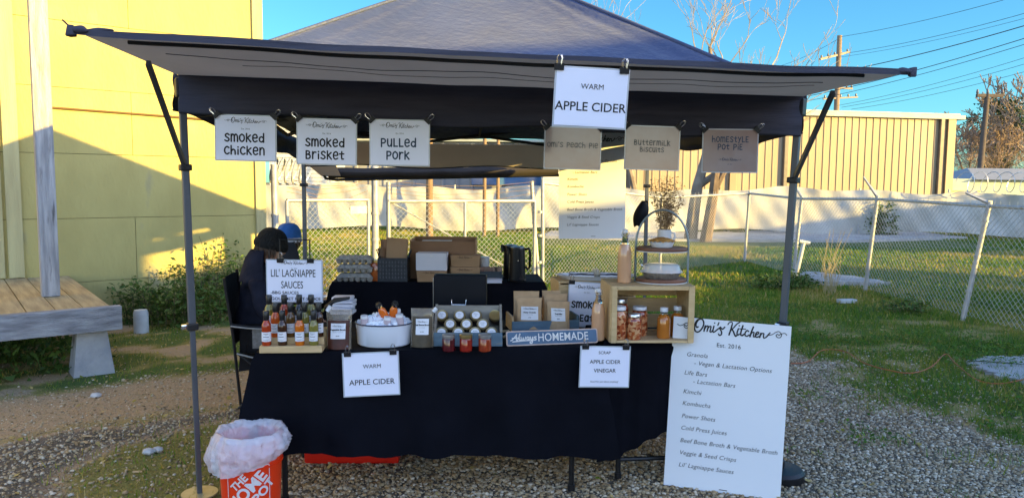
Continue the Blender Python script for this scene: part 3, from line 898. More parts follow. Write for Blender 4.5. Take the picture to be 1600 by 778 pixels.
SHED = pm('grey metal siding', (.26, .26, .27), (.20, .20, .21), .8, .5, c3=(.34, .36, .40), c3scale=.5, c3amt=.58, stretch=(1, 1, .3))
sm = Matrix.Translation((-8.2, 31, 0))
sh = thing('metal_shed', 'long dark grey metal shed seen under the back of the tent', 'building', M=sm)
obj('wall', corrugated(13.5, 3.2, .6, .05), SHED, sh)
mb = MB(); mb.box((6.7, 3, 3.28), (14, 6.6, .1)); obj('roof', mb, GUT, sh)
SKYW = pm('sky reflection glass', (.10, .22, .42), (.05, .12, .25), .8, .08, spec=.8)  # reflected sky painted in as the pane's blue
mb = MB(); mb.box((8.2, -.08, 1.75), (3.4, .06, .55)); obj('window', mb, SKYW, sh)
WSH = pm('white siding', (.66, .64, .58), (.54, .52, .47), 2, .6)
s2 = thing('white_shed', 'white sided shed between the yellow building and the first tent sign', 'building', (-8.6, 27, 0))
mb = MB()
for k in range(26): mb.box((.9, -.02 - .004 * (k % 2), .08 + k * .14), (2.1, .05, .125))
mb.box((.9, 1.5, 1.8), (2.0, 2.8, 3.6)); obj('wall', mb, WSH, s2)
mb = MB(); mb.box((.9, 1.4, 3.75), (2.5, 3.4, .12)); obj('roof', mb, GUT, s2)
s3 = thing('white_shed', 'small white sided shed left of the hanging menu board, beyond the tarp', 'building', (1.2, 26, 0))
mb = MB()
for k in range(18): mb.box((.8, -.02 - .004 * (k % 2), .08 + k * .14), (1.9, .05, .125))
mb.box((.8, 1.5, 1.28), (1.8, 2.8, 2.5)); obj('wall', mb, WSH, s3)
mb = MB(); mb.box((.8, 1.4, 2.62), (2.3, 3.4, .12)); obj('roof', mb, GUT, s3)
gbm = P(1545, 290, 44)
g4 = thing('green_building', 'low pale green building under the bare trees at the right edge', 'building', (gbm.x - 3, 44, 0))
mb = MB(); mb.box((5, 3, 1.0), (11, 6, 2.1)); obj('wall', mb, pm('pale green siding', (.36, .42, .36), (.3, .35, .3), 2, .7), g4)
mb = MB(); mb.add([(2.0, -.4, 2.0), (11, -.4, 2.0), (11, 3, 2.75), (3.5, 3, 2.75), (11, 6.4, 2.0), (2.0, 6.4, 2.0)], [(0, 1, 2, 3), (3, 2, 4, 5), (0, 3, 5)]); obj('roof', mb, pm('grey roof', (.30, .31, .33), rough=.6), g4)
mb = MB(); mb.box((-1.2, -1, 1.32), (5.2, 1.6, .1)); mb.box((-1.2, -1, 1.2), (5.0, 1.4, .12)); obj('canopy_edge', mb, pm('yellow edge', (.7, .55, .15), rough=.6), g4)

# brown posts beyond the gate
BRN = pm('brown pole wood', (.26, .17, .10), (.17, .11, .07), 4, .85, bump=.5, stretch=(5, 5, .5))
for px_, Y_, r_, lb in ((671, 21, .10, 'thick brown wooden post in front of the tarp, behind the cardboard box'), (757, 21.5, .055, 'left of two thin wooden posts standing before the tarp'), (778, 21.5, .05, 'right of two thin wooden posts standing before the tarp')):
    b = P(px_, 300, Y_); mb = MB(); mb.cyl((0, 0, -.05), (0, 0, 4.6), r_, r_ * .9, n=10)
    o = obj('wooden_post', mb, BRN, smooth=True); o.location = (b.x, b.y, 0); tag(o, lb, 'post', 'wooden posts before the tarp')

# =====================================================================  TREES AND POLES
BARK = pm('pale grey bark', (.27, .22, .175), (.15, .115, .09), 3, .9, bump=.6, bscale=14)
TWIG = pm('pale twigs', (.34, .28, .225), (.22, .175, .135), 3, .85)
def grow(mb, p, d, L, r, lvl, rnd, tw, spread=.6, up=.12, minr=.006):
    n = 4; pts = [p.copy()]; rs = [r]
    q = p.copy(); dd = d.copy()
    for i in range(n):
        dd = (dd + Vector((rnd.gauss(0, .13), rnd.gauss(0, .13), rnd.gauss(0, .10) + up * .5))).normalized()
        q = q + dd * (L / n); pts.append(q.copy()); rs.append(max(minr, r * (1 - .45 * (i + 1) / n)))
    (mb if lvl < 2 else tw).tube(pts, rs, 7 if lvl < 2 else 4, caps=False)
    if lvl >= (6 if minr > .02 else 5) or L < .12: return
    k = rnd.choice((2, 3, 3))
    for j in range(k):
        i = n if j == 0 else rnd.randint(2, n)
        ax = Vector((rnd.gauss(0, 1), rnd.gauss(0, 1), rnd.gauss(0, .5))).normalized()
        nd = (dd + ax * spread * rnd.uniform(.6, 1.3) + Vector((0, 0, up))).normalized()
        grow(mb, pts[i], nd, L * rnd.uniform(.55, .8), max(minr, rs[i] * rnd.uniform(.55, .75)), lvl + 1, rnd, tw, spread, up, minr)
def bare_tree(label, base, h, r, seed, lean=(0, 0), spread=.6, trunks=1, minr=.007, group=None, bark=None, twig=None):
    rnd = random.Random(seed)
    root = thing('bare_tree', label, 'tree', base, 0, group)
    mb = MB(); tw = MB()
    for t in range(trunks):
        d = Vector((lean[0] + rnd.gauss(0, .05), lean[1], 1)).normalized()
        grow(mb, Vector(((t - (trunks - 1) / 2) * .5, 0, -.1)), d, h * .42, r, 0, rnd, tw, spread, .12, minr)
    obj('trunk', mb, bark or BARK, root, smooth=True)
    obj('twigs', tw, twig or TWIG, root)
    return root
BARK2 = pm('dark brown bark', (.20, .14, .10), (.11, .08, .06), 3, .9, bump=.6, bscale=14)
gt = 'bare trees rising behind the tent canopy'
bare_tree('leafless tree with a forked pale trunk behind the hanging signs, rising right of the canopy', P(1075, 360, 20.5) * Vector((1, 1, 0)) if False else Vector((P(1078, 360, 20.5).x, 20.5, 0)), 7.6, .19, 31, (.04, 0), .75, 1, .0055, gt)
bare_tree('leafless tree with dark crooked trunk, twigs high above the right signs', Vector((P(1102, 360, 20.2).x, 20.2, 0)), 7.0, .17, 38, (.28, 0), .72, 1, .0055, gt, BARK2)
bare_tree('slender bare tree whose top shows left of the other bare trees over the canopy', Vector((P(1003, 360, 24).x, 24, 0)), 9.3, .12, 33, (-.0, 0), .6, 1, .0055, gt)
# thicket beyond the yard, right edge
TW2 = pm('brown twigs', (.34, .245, .18), (.22, .155, .115), 2, .9)
gtt = 'brown bare trees at the right edge'
spots = [(1500, 58, 6.2, 'bare brown tree right behind the warehouse corner'), (1525, 66, 7.0, 'bare brown tree just left of the far power pole'), (1556, 60, 6.4, 'bare brown tree below the evergreen'), (1580, 70, 8.5, 'bare brown tree right of the evergreen'), (1606, 56, 9.0, 'tallest bare brown tree cut by the right edge of the picture'), (1540, 85, 7.5, 'distant bare tree between far power pole and evergreen')]
for i, (px_, Y_, h_, lb) in enumerate(spots):
    b = P(px_, 290, Y_)
    t = bare_tree(lb, Vector((b.x, Y_, 0)), h_, .2, 50 + i, (0, 0), .75, 2, .03, gtt, BARK2, TW2)
    rr = np.random.default_rng(80 + i); n = 1000
    u = rr.normal(0, 1, (n, 3)); u /= np.linalg.norm(u, axis=1)[:, None]
    c = u * (rr.random((n, 1)) ** .45) * np.array([h_ * .42, h_ * .3, h_ * .36]) + np.array([0, 0, h_ * .55])
    dvec = rr.normal(0, 1, (n, 3)) * np.array([.5, .5, .55])
    wv = rr.normal(0, .022, (n, 3))
    v = np.stack([c, c + wv, c + dvec], 1).reshape(-1, 3)
    v[:, 2] = np.maximum(v[:, 2], .05)
    np_obj('fine_twigs', v, np.arange(n * 3).reshape(-1, 3), TW2, parent=t)
NEED = attr_mat('pine needles', 'tint', [(0, (.018, .035, .012)), (.6, (.035, .065, .022)), (1, (.08, .11, .04))], rough=.7, trans=.15)
b = P(1556, 290, 64); pine = thing('pine_tree', 'dark evergreen with uneven clumped crown right of the far power pole', 'tree', (b.x, 64, 0))
mb = MB(); mb.tube([(0, 0, -.1), (.2, 0, 4), (.1, 0, 8.6)], [.22, .17, .06], 8)
rnd = random.Random(9); V = []; T = []
for k in range(34):
    z_ = rnd.uniform(3.2, 8.9); rad = (1.0 - abs(z_ - 6.8) / 3.8) * 2.6
    an = rnd.uniform(0, 6.28); c = Vector((math.cos(an) * rad * rnd.uniform(.3, 1), math.sin(an) * rad * .7, z_))
    mb.tube([(.1, 0, max(2, z_ - .7)), c], [.05, .02], 5)
    for q in range(130):
        p = c + Vector((rnd.gauss(0, .42), rnd.gauss(0, .38), rnd.gauss(0, .22)))
        for w_ in range(3): V.append(p + Vector((rnd.gauss(0, .13), rnd.gauss(0, .13), rnd.gauss(0, .1))))
        T += [min(1, max(0, rnd.gauss(.4, .25)))] * 3
obj('trunk', mb, BARK2, pine)
np_obj('crown', np.array([tuple(v) for v in V]), np.arange(len(V)).reshape(-1, 3), NEED, {'tint': np.array(T)}, parent=pine)

PW = pm('pole wood', (.24, .175, .125), (.15, .11, .08), 3, .9, stretch=(4, 4, .3))
INS = pm('insulator', (.12, .10, .10), rough=.3)
def arm_bar(mb, p0, p1, w): 
    p0 = Vector(p0); p1 = Vector(p1); d = (p1 - p0); mb.box((p0 + p1) / 2, (w, w, d.length), M=d.to_track_quat('Z', 'Y').to_matrix())
# near pole
Y1 = 46
pb = P(1302, 290, Y1); pt = P(1312, 56, Y1)
pole1 = thing('power_pole', 'tall wooden power pole with three crossarms behind the warehouse', 'power pole', (pb.x, Y1, 0))
def L1(px_, py_, dy=0): q = P(px_, py_, Y1 + dy); return Vector((q.x - pb.x, dy, q.z))
mb = MB(); mb.cyl((0, 0, -.2), L1(1312, 56), .19, .14, n=12); obj('pole', mb, PW, pole1, smooth=True)
for (a1, a2, w_) in (((1281, 93, -1.2), (1326, 82, .8), .12), ((1298, 137, -.2), (1332, 139, .2), .10), ((1286, 155, -.3), (1340, 152, .3), .09)):
    mb = MB(); arm_bar(mb, L1(*a1), L1(*a2), w_); c_ = obj('crossarm', mb, pm('arm wood', (.30, .24, .19), rough=.9), pole1)
    ii_ = MB(); p0 = L1(*a1); p1 = L1(*a2)
    for k in range(5): q = p0.lerp(p1, .05 + .9 * k / 4); ii_.lathe([(.03, 0), (.06, .06), (.05, .14), (.02, .17)], q + Vector((0, 0, .05)), 8)
    obj('insulator', ii_, INS, c_)
Y2 = 50
pb2 = P(1536, 290, Y2)
pole2 = thing('power_pole', 'dark leaning power pole with one crossarm among the far trees', 'power pole', (pb2.x, Y2, 0))
def L2(px_, py_, dy=0): q = P(px_, py_, Y2 + dy); return Vector((q.x - pb2.x, dy, q.z))
PD = pm('dark pole wood', (.09, .07, .06), rough=.9)
mb = MB(); mb.cyl(L2(1531, 270), L2(1543, 147), .20, .155, n=10); mb.cyl((L2(1531, 270).x, 0, -.3), L2(1531, 270), .20, n=10); obj('pole', mb, PD, pole2, smooth=True)
mb = MB(); arm_bar(mb, L2(1526, 149.5), L2(1567, 150), .2); ca = obj('crossarm', mb, PD, pole2)
mb = MB()
for px_ in (1527, 1543, 1566): mb.lathe([(.05, 0), (.09, .1), (.05, .3)], L2(px_, 149) + Vector((0, 0, .08)), 8)
obj('insulator', mb, INS, ca)
mb = MB(); arm_bar(mb, L2(1533, 151), L2(1541, 158), .07); arm_bar(mb, L2(1556, 151), L2(1545, 158), .07); obj('brace', mb, PD, pole2)
# wires
CAB = pm('black cable', (.03, .03, .035), rough=.6)
def wire(label, pts, r_, sag):
    mb = MB(); A = pts[0]; B = pts[1]; q = []
    for k in range(17):
        t_ = k / 16; p = A.lerp(B, t_); p.z -= sag * 4 * t_ * (1 - t_); q.append(p)
    mb.tube(q, r_, 5); o = obj('power_line', mb, CAB); tag(o, label, 'cable', 'power lines across the sky')
wl_ = 'thin power line crossing the right sky, %s'
for i, (a_, b_, r_, nm) in enumerate((((1313, 58, 46), (1720, -45, 30), .012, 'highest of all, from the pole top'), ((1326, 83, 46.8), (1720, -14, 30), .012, 'second from the top'), ((1310, 90, 46), (1720, -4, 30), .009, 'third from the top'), ((1281, 118, 46), (1720, 4, 30), .022, 'fourth and thick, just above the awning tip'), ((1250, 153, 48), (1720, 22, 30), .018, 'fifth, behind the awning tip'), ((1252, 160, 48), (1720, 32, 30), .014, 'sixth, just under the awning tip'), ((1310, 165, 46), (1720, 52, 30), .010, 'third from the bottom'), ((1315, 168, 46), (1720, 64, 30), .010, 'second from the bottom'), ((1330, 171, 46), (1720, 78, 30), .010, 'lowest of the fan'))):
    wire(wl_ % nm, (P(*a_), P(*b_)), r_, .25)
for a_, b_, nm in (((1495, 188, 50), (1660, 165, 50), 'upper one beside the warehouse roof'), ((1495, 196, 50), (1535, 185, 50), 'lower one meeting the far pole')):
    wire(wl_ % nm, (P(*a_), P(*b_)), .03, .1)
wire('thin slack cable leaving the tall pole towards the upper left', (P(1312, 60, 46), P(1190, 110, 60)), .012, .3)
# unseen blocks behind the camera, added and sized to shade stall and yard
def shade_block(name, label, u0, u1, s, h, dep, gable=0.0):
    c = SUN_H * s
    U = Vector((-SUN_H.y, SUN_H.x, 0))
    M = Matrix((U, SUN_H, Vector((0, 0, 1)))).transposed().to_4x4(); M.translation = c
    root = thing(name, label, 'building', M=M)
    mb = MB(); mb.box(((u0 + u1) / 2, dep / 2, h / 2), (u1 - u0, dep, h)); obj('wall', mb, pm('brown boards', (.30, .22, .15), rough=.8), root)
    mb = MB(); m_ = (u0 + u1) / 2
    mb.add([(u0 - .3, -.3, h), (u1 + .3, -.3, h), (u1 + .3, dep, h), (u0 - .3, dep, h), (m_, -.3, h + gable + .05), (m_, dep, h + gable + .05)], [(0, 1, 4), (1, 2, 5, 4), (2, 3, 5), (3, 0, 4, 5)])
    obj('roof', mb, pm('shingles', (.12, .11, .10), rough=.9), root)
tanE = math.tan(R(SUN_EL))
shade_block('shade_caster', 'brown board house behind the photographer shading the stall', -9, 4.9, 15, 2.55 + 15 * tanE, 7)
shade_block('shade_caster', 'lower brown outbuilding beside the house that shades the stall', 4.9, 6.9, 15, 1.72 + 15 * tanE, 5)
shade_block('shade_caster', 'low brown lean-to past the outbuilding', 6.9, 9.0, 15, .6 + 15 * tanE, 5)
shade_block('shade_caster', 'lowest brown lean-to by the fence line', 9.0, 13, 15, .42 + 15 * tanE, 5)
shade_block('shade_caster', 'brown shed far past the fence line', 20.0, 29, 17, 0.9 + 17 * tanE, 5)
shade_block('shade_caster', 'tiny brown shed past the fence line', 13.4, 15.4, 17, 0.8 + 17 * tanE, 3)

# =====================================================================  THE TENT
FAB = pm('charcoal tent fabric', (.048, .068, .150), (.041, .057, .125), 2.5, .5, bump=.5, bscale=22, spec=.35, sheen=.15, stretch=(1, 1, 1))
VALF = pm('navy valance fabric', (.060, .060, .085), (.045, .045, .065), 3, .7, bump=.5, bscale=3.0, stretch=(1, 1, 9), spec=.25)
AWNF = pm('grey awning fabric', (.56, .47, .40), (.46, .385, .33), 2.2, .75, bump=.35, bscale=7, spec=.2)
def translucent(m, amt, col):
    nt = m.node_tree; b = nt.nodes['Principled BSDF']
    tr = nt.nodes.new('ShaderNodeBsdfTranslucent'); tr.inputs[0].default_value = (*col, 1)
    mx = nt.nodes.new('ShaderNodeMixShader'); mx.inputs[0].default_value = amt
    nt.links.new(b.outputs[0], mx.inputs[1]); nt.links.new(tr.outputs[0], mx.inputs[2])
    nt.links.new(mx.outputs[0], nt.nodes['Material Output'].inputs[0])
translucent(AWNF, .26, (.55, .40, .28))
TUBE = pm('grey tent pole', (.11, .12, .14), (.085, .095, .11), 3, .4, metal=.35)
BLKP = pm('black plastic', (.012, .012, .014), rough=.45)
CHROME = pm('chrome', (.75, .75, .75), rough=.2, metal=.95)
SEAM = pm('fabric hem', (.02, .021, .03), rough=.8)
FL = Vector((-1.545, 3.52, 0)); FR = Vector((1.425, 3.76, 0)); 
tu = (FR - FL).normalized(); tv_ = Vector((-tu.y, tu.x, 0)); TW = (FR - FL).length
RL = FL + tv_ * 3.0 + Vector((-.03, 0, 0)); RR = FR + tv_ * 3.0 + Vector((.03, 0, 0))
ZT = {'FL': 2.03, 'FR': 1.985, 'RL': 1.90, 'RR': 1.93}
ctr = (FL + FR + RL + RR) / 4
tent = thing('canopy_tent', 'dark grey pop up canopy tent with a front awning sheltering the stall', 'tent', ctr)
def L(p): return Vector(p) - ctr
APEX = Vector((ctr.x + .05, ctr.y - .05, 2.96))
cor = [FL + Vector((0, 0, ZT['FL'])), FR + Vector((0, 0, ZT['FR'])), RR + Vector((0, 0, ZT['RR'])), RL + Vector((0, 0, ZT['RL']))]
# canopy: four panels
mb = MB()
for i in range(4):
    A, B = cor[i], cor[(i + 1) % 4]
    nrm = (B - A).cross(APEX - A).normalized()
    def fn(u, v, A=A, B=B, i=i, nrm=nrm):
        u2 = u
        e = A.lerp(B, u2); p = e.lerp(APEX, v)
        edge = 4 * u2 * (1 - u2)
        sag = -.05 * math.sin(math.pi * v) * edge
        w = (mnoise.noise(Vector((p.x * 1.4, p.y * 1.4, i * 3.1))) * .02 + mnoise.noise(Vector((p.x * 5, p.y * 5, p.z * 9 + i))) * .006)
        # tension folds that run from the corners to the peak
        fold = .010 * math.sin(u2 * 60 + 3 * v) * math.exp(-u2 * 9) + .010 * math.sin((1 - u2) * 60) * math.exp(-(1 - u2) * 9)
        damp = min(1, edge * 6) * min(1, (1 - v) * 4 + .0)
        return L(p + nrm * ((sag + w + fold) * damp))
    mb.grid(fn, 60, 30)
obj('canopy', mb, FAB, tent, smooth=True, angle=60)
mb = MB()
for c in cor:
    mb.tube([L(c + Vector((0, 0, .006))), L(c.lerp(APEX, .5) + Vector((0, 0, .008))), L(APEX + Vector((0, 0, .006)))], .010, 6)
obj('ridge_seam', mb, FAB, tent, smooth=True)
# valances
def valance(a, b, za, zb, ha, hb, out, mat, seed, name='valance'):
    mb = MB()
    a = Vector(a); b = Vector(b)
    def fn(u, v):
        p = a.lerp(b, u); zt = za + (zb - za) * u - .012 * math.sin(math.pi * u); h = ha + (hb - ha) * u
        w = .012 * math.sin(u * 11 + seed) * v + .006 * math.sin(u * 41 + seed * 2 + v * 3) * v + .008 * math.sin(v * 9 + u * 2) * .6
        q = p + out * (.035 + w) ; q.z = zt - v * (h + .012 * math.sin(u * 17 + seed))
        return L(q)
    mb.grid(fn, 90, 10)
    o = obj(name, mb, mat, tent, smooth=True)
    m2 = MB(); m2.tube([Vector(fn(k / 45, 1.0)) for k in range(46)], .005, 5); obj('hem', m2, SEAM, o)
    return o
valance(FL, FR, ZT['FL'], ZT['FR'], .175, .215, -tv_, VALF, 1)
valance(RL, RR, ZT['RL'] - .02, ZT['RR'] - .04, .205, .20, tv_ * .2, AWNF, 2)
valance(FL, RL, ZT['FL'], ZT['RL'], .17, .17, -tu, VALF, 3)
valance(FR, RR, ZT['FR'], ZT['RR'], .20, .10, tu, VALF, 4)
# legs
def leg(b, top, name='leg', foot=True):
    b = Vector(b); t = Vector(top)
    mb = MB(); d = (t - b).normalized(); q = d.to_track_quat('Z', 'Y').to_matrix()
    m = b.lerp(t, .42)
    mb.box(L((b + m) / 2), (.024, .024, (m - b).length), M=q, bevel=.004)
    mb.box(L((m + t) / 2), (.033, .033, (t - m).length), M=q, bevel=.005)
    o = obj(name, mb, TUBE, tent)
    br = MB(); br.box(L(m), (.052, .05, .035), M=q, bevel=.006); obj('slider_lock', br, BLKP, o)
    bt = MB(); bt.box(L(m) + Vector((-.032, -.012, 0)), (.022, .03, .022), M=q, bevel=.006); obj('lock_button', bt, CHROME, o)
    b2 = MB(); k = b.lerp(t, .80); b2.box(L(k), (.062, .052, .03), M=q, bevel=.006); b2.cyl(L(k) + Vector((0, -.04, 0)), L(k) + Vector((0, .04, 0)), .006, n=8); obj('arm_bracket', b2, BLKP, o)
    cb = MB(); cb.box(L(t - d * .03), (.06, .06, .09), M=q, bevel=.01); obj('corner_joint', cb, BLKP, o)
    if foot:
        f = MB(); f.cyl(L(b + Vector((0, 0, .004))), L(b + Vector((0, 0, .011))), .085, n=28)
        for a_ in range(6):
            pass
        obj('foot_plate', f, pm('zinc foot plate', (.50, .44, .26), (.42, .36, .2), 20, .5, metal=.4), o)
    return o
lFL = leg(G(312, 772), FL + Vector((0, 0, 1.99)))
lFR = leg(Vector((1.375, 3.80, 0)), FR + Vector((0, 0, 1.95)))
lRL = leg(RL, RL + Vector((0, 0, 1.88))); lRR = leg(RR, RR + Vector((0, 0, 1.90)))
# trusses
def truss(a, b, zt, zb, name='truss'):
    mb = MB(); a = Vector(a); b = Vector(b)
    xs_ = [(.02, .30), (.28, .72), (.70, .98)]
    for u0, u1 in xs_:
        p, q = a.lerp(b, u0), a.lerp(b, u1)
        for s, o_ in ((0, .012), (1, -.012)):
            off = Vector((-(b - a).y, (b - a).x, 0)).normalized() * o_
            A_ = Vector((p.x, p.y, zt if s == 0 else zb)) + off; B_ = Vector((q.x, q.y, zb if s == 0 else zt)) + off
            d = B_ - A_; mb.box(L((A_ + B_) / 2), (.012, .024, d.length), M=d.to_track_quat('Z', 'Y').to_matrix())
        m_ = (p + q) / 2; mb.cyl(L(Vector((m_.x, m_.y, (zt + zb) / 2)) - Vector((0, .03, 0))), L(Vector((m_.x, m_.y, (zt + zb) / 2)) + Vector((0, .03, 0))), .012, n=8)
    obj(name, mb, BLKP, tent)
truss(RL - tv_ * .06, RR - tv_ * .06, 2.03, 1.86)
truss(FL + tv_ * .05, FR + tv_ * .05, 1.99, 1.84)
truss(FL + tu * .05, RL + tu * .05, 2.0, 1.88); truss(FR - tu * .05, RR - tu * .05, 2.0, 1.90)
mb = MB(); mb.cyl(L(APEX - Vector((0, 0, .75))), L(APEX - Vector((0, 0, .03))), .016, n=10)
for a_, b_ in ((FL, FR), (RL, RR), (FL, RL), (FR, RR)):
    m_ = (a_ + b_) / 2; A_ = Vector((m_.x, m_.y, 1.93)); B_ = APEX - Vector((0, 0, .7)); mb.tube([L(A_), L(B_)], .011, 6)
obj('centre_pole', mb, BLKP, tent)
# front awning
aL = P(114, 47, 2.50); aR = P(1424, 111, 2.76)
mb = MB()
def aw(u, v):
    back = cor[0].lerp(cor[1], u) + Vector((0, -.035, -.015)); fr = aL.lerp(aR, u)
    p = back.lerp(fr, v)
    p.z += -.040 * math.sin(math.pi * v) * (.12 + .88 * math.sin(math.pi * u) ** .6) - .012 * math.sin(math.pi * u) * v
    p.z += .004 * math.sin(u * 26 + v * 3) * math.sin(math.pi * v) + .004 * math.sin(u * 70) * v * (1 - v) + .006 * v * (mnoise.noise(Vector((u * 9, v * 2, 4))))
    return L(p)
mb.grid(aw, 110, 20)
awn = obj('awning', mb, AWNF, tent, smooth=True)
mb = MB()
mb.grid(lambda u, v: Vector(aw(u, 1.0)) + Vector((0, -.004 + .002 * math.sin(u * 30), .005 - v * .020 - .004 * math.sin(u * 9) * v)), 90, 3); obj('front_hem', mb, VALF, awn, smooth=True)
mb = MB(); mb.tube([Vector(aw(k / 40, .93)) - Vector((0, 0, .012)) for k in range(2, 39)], .007, 8); obj('front_bar', mb, BLKP, awn, smooth=True)
mb = MB(); mb.tube([Vector(aw(k / 60, .70 + .02 * math.sin(k * .3))) - Vector((0, 0, .002)) for k in range(4, 57)], .0013, 5); mb.tube([Vector(aw(k / 60, .60)) - Vector((0, 0, .002)) for k in range(9, 57)], .0010, 5); obj('cord', mb, BLKP, awn)
def bunch(e, s):
    mb = MB(); r2 = random.Random(3)
    mb.sphere(L(e) + Vector((-s * .022, 0, 0)), .018, 12, 8, (1.8, 1.0, .7))
    mb.sphere(L(e) + Vector((-s * .07, .03, .004)), .016, 12, 8, (3.0, 1.1, .55))
    mb.box(L(e) + Vector((s * .004, 0, -.004)), (.022, .03, .034), bevel=.005)
    for i in range(len(mb.v)):
        v = Vector(mb.v[i]); mb.v[i] = tuple(v + Vector((1, 1, 1)) * mnoise.noise(v * 30) * .006)
    return mb
obj('corner_pocket', bunch(aL, -1), VALF, awn, smooth=True)
obj('corner_pocket', bunch(aR, 1), VALF, awn, smooth=True)
mb = MB(); mb.tube([L(aL), L(aL) + Vector((-.028, -.01, .03))], .003, 5); obj('loose_strap', mb, BLKP, awn)
def brace(lo, hi, name='awning_arm'):
    mb = MB(); d = hi - lo; mb.box(L((lo + hi) / 2), (.018, .026, d.length), M=d.to_track_quat('Z', 'Y').to_matrix(), bevel=.003); obj(name, mb, TUBE, tent)
bl = FL + (Vector((0, 0, 1.6)) - Vector((0, 0, 0))); 
k0 = G(312, 772).lerp(FL + Vector((0, 0, 1.99)), .80)
brace(k0, Vector(aw(0.02, .52)) + ctr - Vector((0, 0, .02)))
k1 = Vector((1.375, 3.80, 0)).lerp(FR + Vector((0, 0, 1.95)), .80)
brace(k1, Vector(aw(.98, .48)) + ctr - Vector((0, 0, .02)))
# back awning frame, hanging low behind
bA = P(506, 279, 7.35); bB = P(872, 274, 7.55)
mb = MB()
mb.tube([L(RL.lerp(RR, .02) + Vector((0, .02, 1.78))), L(bA + Vector((0, -.15, .10))), L(bA + Vector((0.02, 0, 0))), L(bA + Vector((.12, 0, -.012))), L(bB), L(RL.lerp(RR, .98) + Vector((0, .02, 1.72)))], .014, 8)
bk = obj('back_awning_frame', mb, BLKP, tent, smooth=True)
mb = MB()
def bw(u, v):
    p = (bA + Vector((.05, 0, 0))).lerp(bB, u) + Vector((0, -.006, .0)); p.z += .105 * v + .004 * math.sin(u * 30) - .012 * math.sin(math.pi * u) ; p.y -= .05 * math.sin(v * 3)
    return L(p)
mb.grid(bw, 60, 5); obj('back_awning_roll', mb, pm('dark brown roll', (.055, .045, .04), (.04, .033, .03), 5, .85), bk, smooth=True)
mb = MB()
def bs(u, v):
    a_ = (RL + Vector((.0, .03, 1.70))).lerp(bA + Vector((-.02, 0, .02)), u); b_ = (RL + tu * .26 + Vector((0, .03, 1.70))).lerp(bA + Vector((.17, 0, .02)), u)
    return L(a_.lerp(b_, v))
mb.grid(bs, 8, 6); obj('back_awning_side', mb, AWNF, bk, smooth=True)

# =====================================================================  TABLES
ZTOP = .742
CLOTH = pm('black tablecloth', (.0040, .0046, .0086), (.0026, .0031, .006), 4, .8, bump=.7, bscale=4, spec=.10)
TOPM = pm('grey plastic tabletop', (.4, .4, .4), rough=.6)
BLKM = pm('black steel tube', (.015, .015, .017), rough=.4, metal=.3)
def folding_table(label, c, rz, Lx, D, zleg, brace_low=None):
    t = thing('folding_table', label, 'table', c, rz, 'folding tables under black cloths')
    mb = MB(); mb.box((0, 0, ZTOP - .03), (Lx, D, .04), bevel=.01); obj('tabletop', mb, TOPM, t)
    for sx in (-1, 1):
        x = sx * (Lx / 2 - .10)
        mb = MB()
        mb.tube([(x, -D / 2 + .07, 0), (x, -D / 2 + .07, ZTOP - .05)], .014, 8)
        mb.tube([(x, D / 2 - .07, 0), (x, D / 2 - .07, ZTOP - .05)], .014, 8)
        mb.tube([(x, -D / 2 + .07, .10 if brace_low else .28), (x, D / 2 - .07, .10 if brace_low else .28)], .011, 8)
        for y in (-D / 2 + .07, D / 2 - .07): mb.cyl((x, y, 0), (x, y, .03), .019, n=10)
        obj('leg', mb, BLKM, t, smooth=True)
    if brace_low:
        mb = MB(); mb.tube([(-Lx / 2 + .1, -D / 2 + .07, .10), (Lx / 2 - .1, -D / 2 + .07, .10)], .012, 8); obj('stretcher', mb, BLKM, t, smooth=True)
    return t
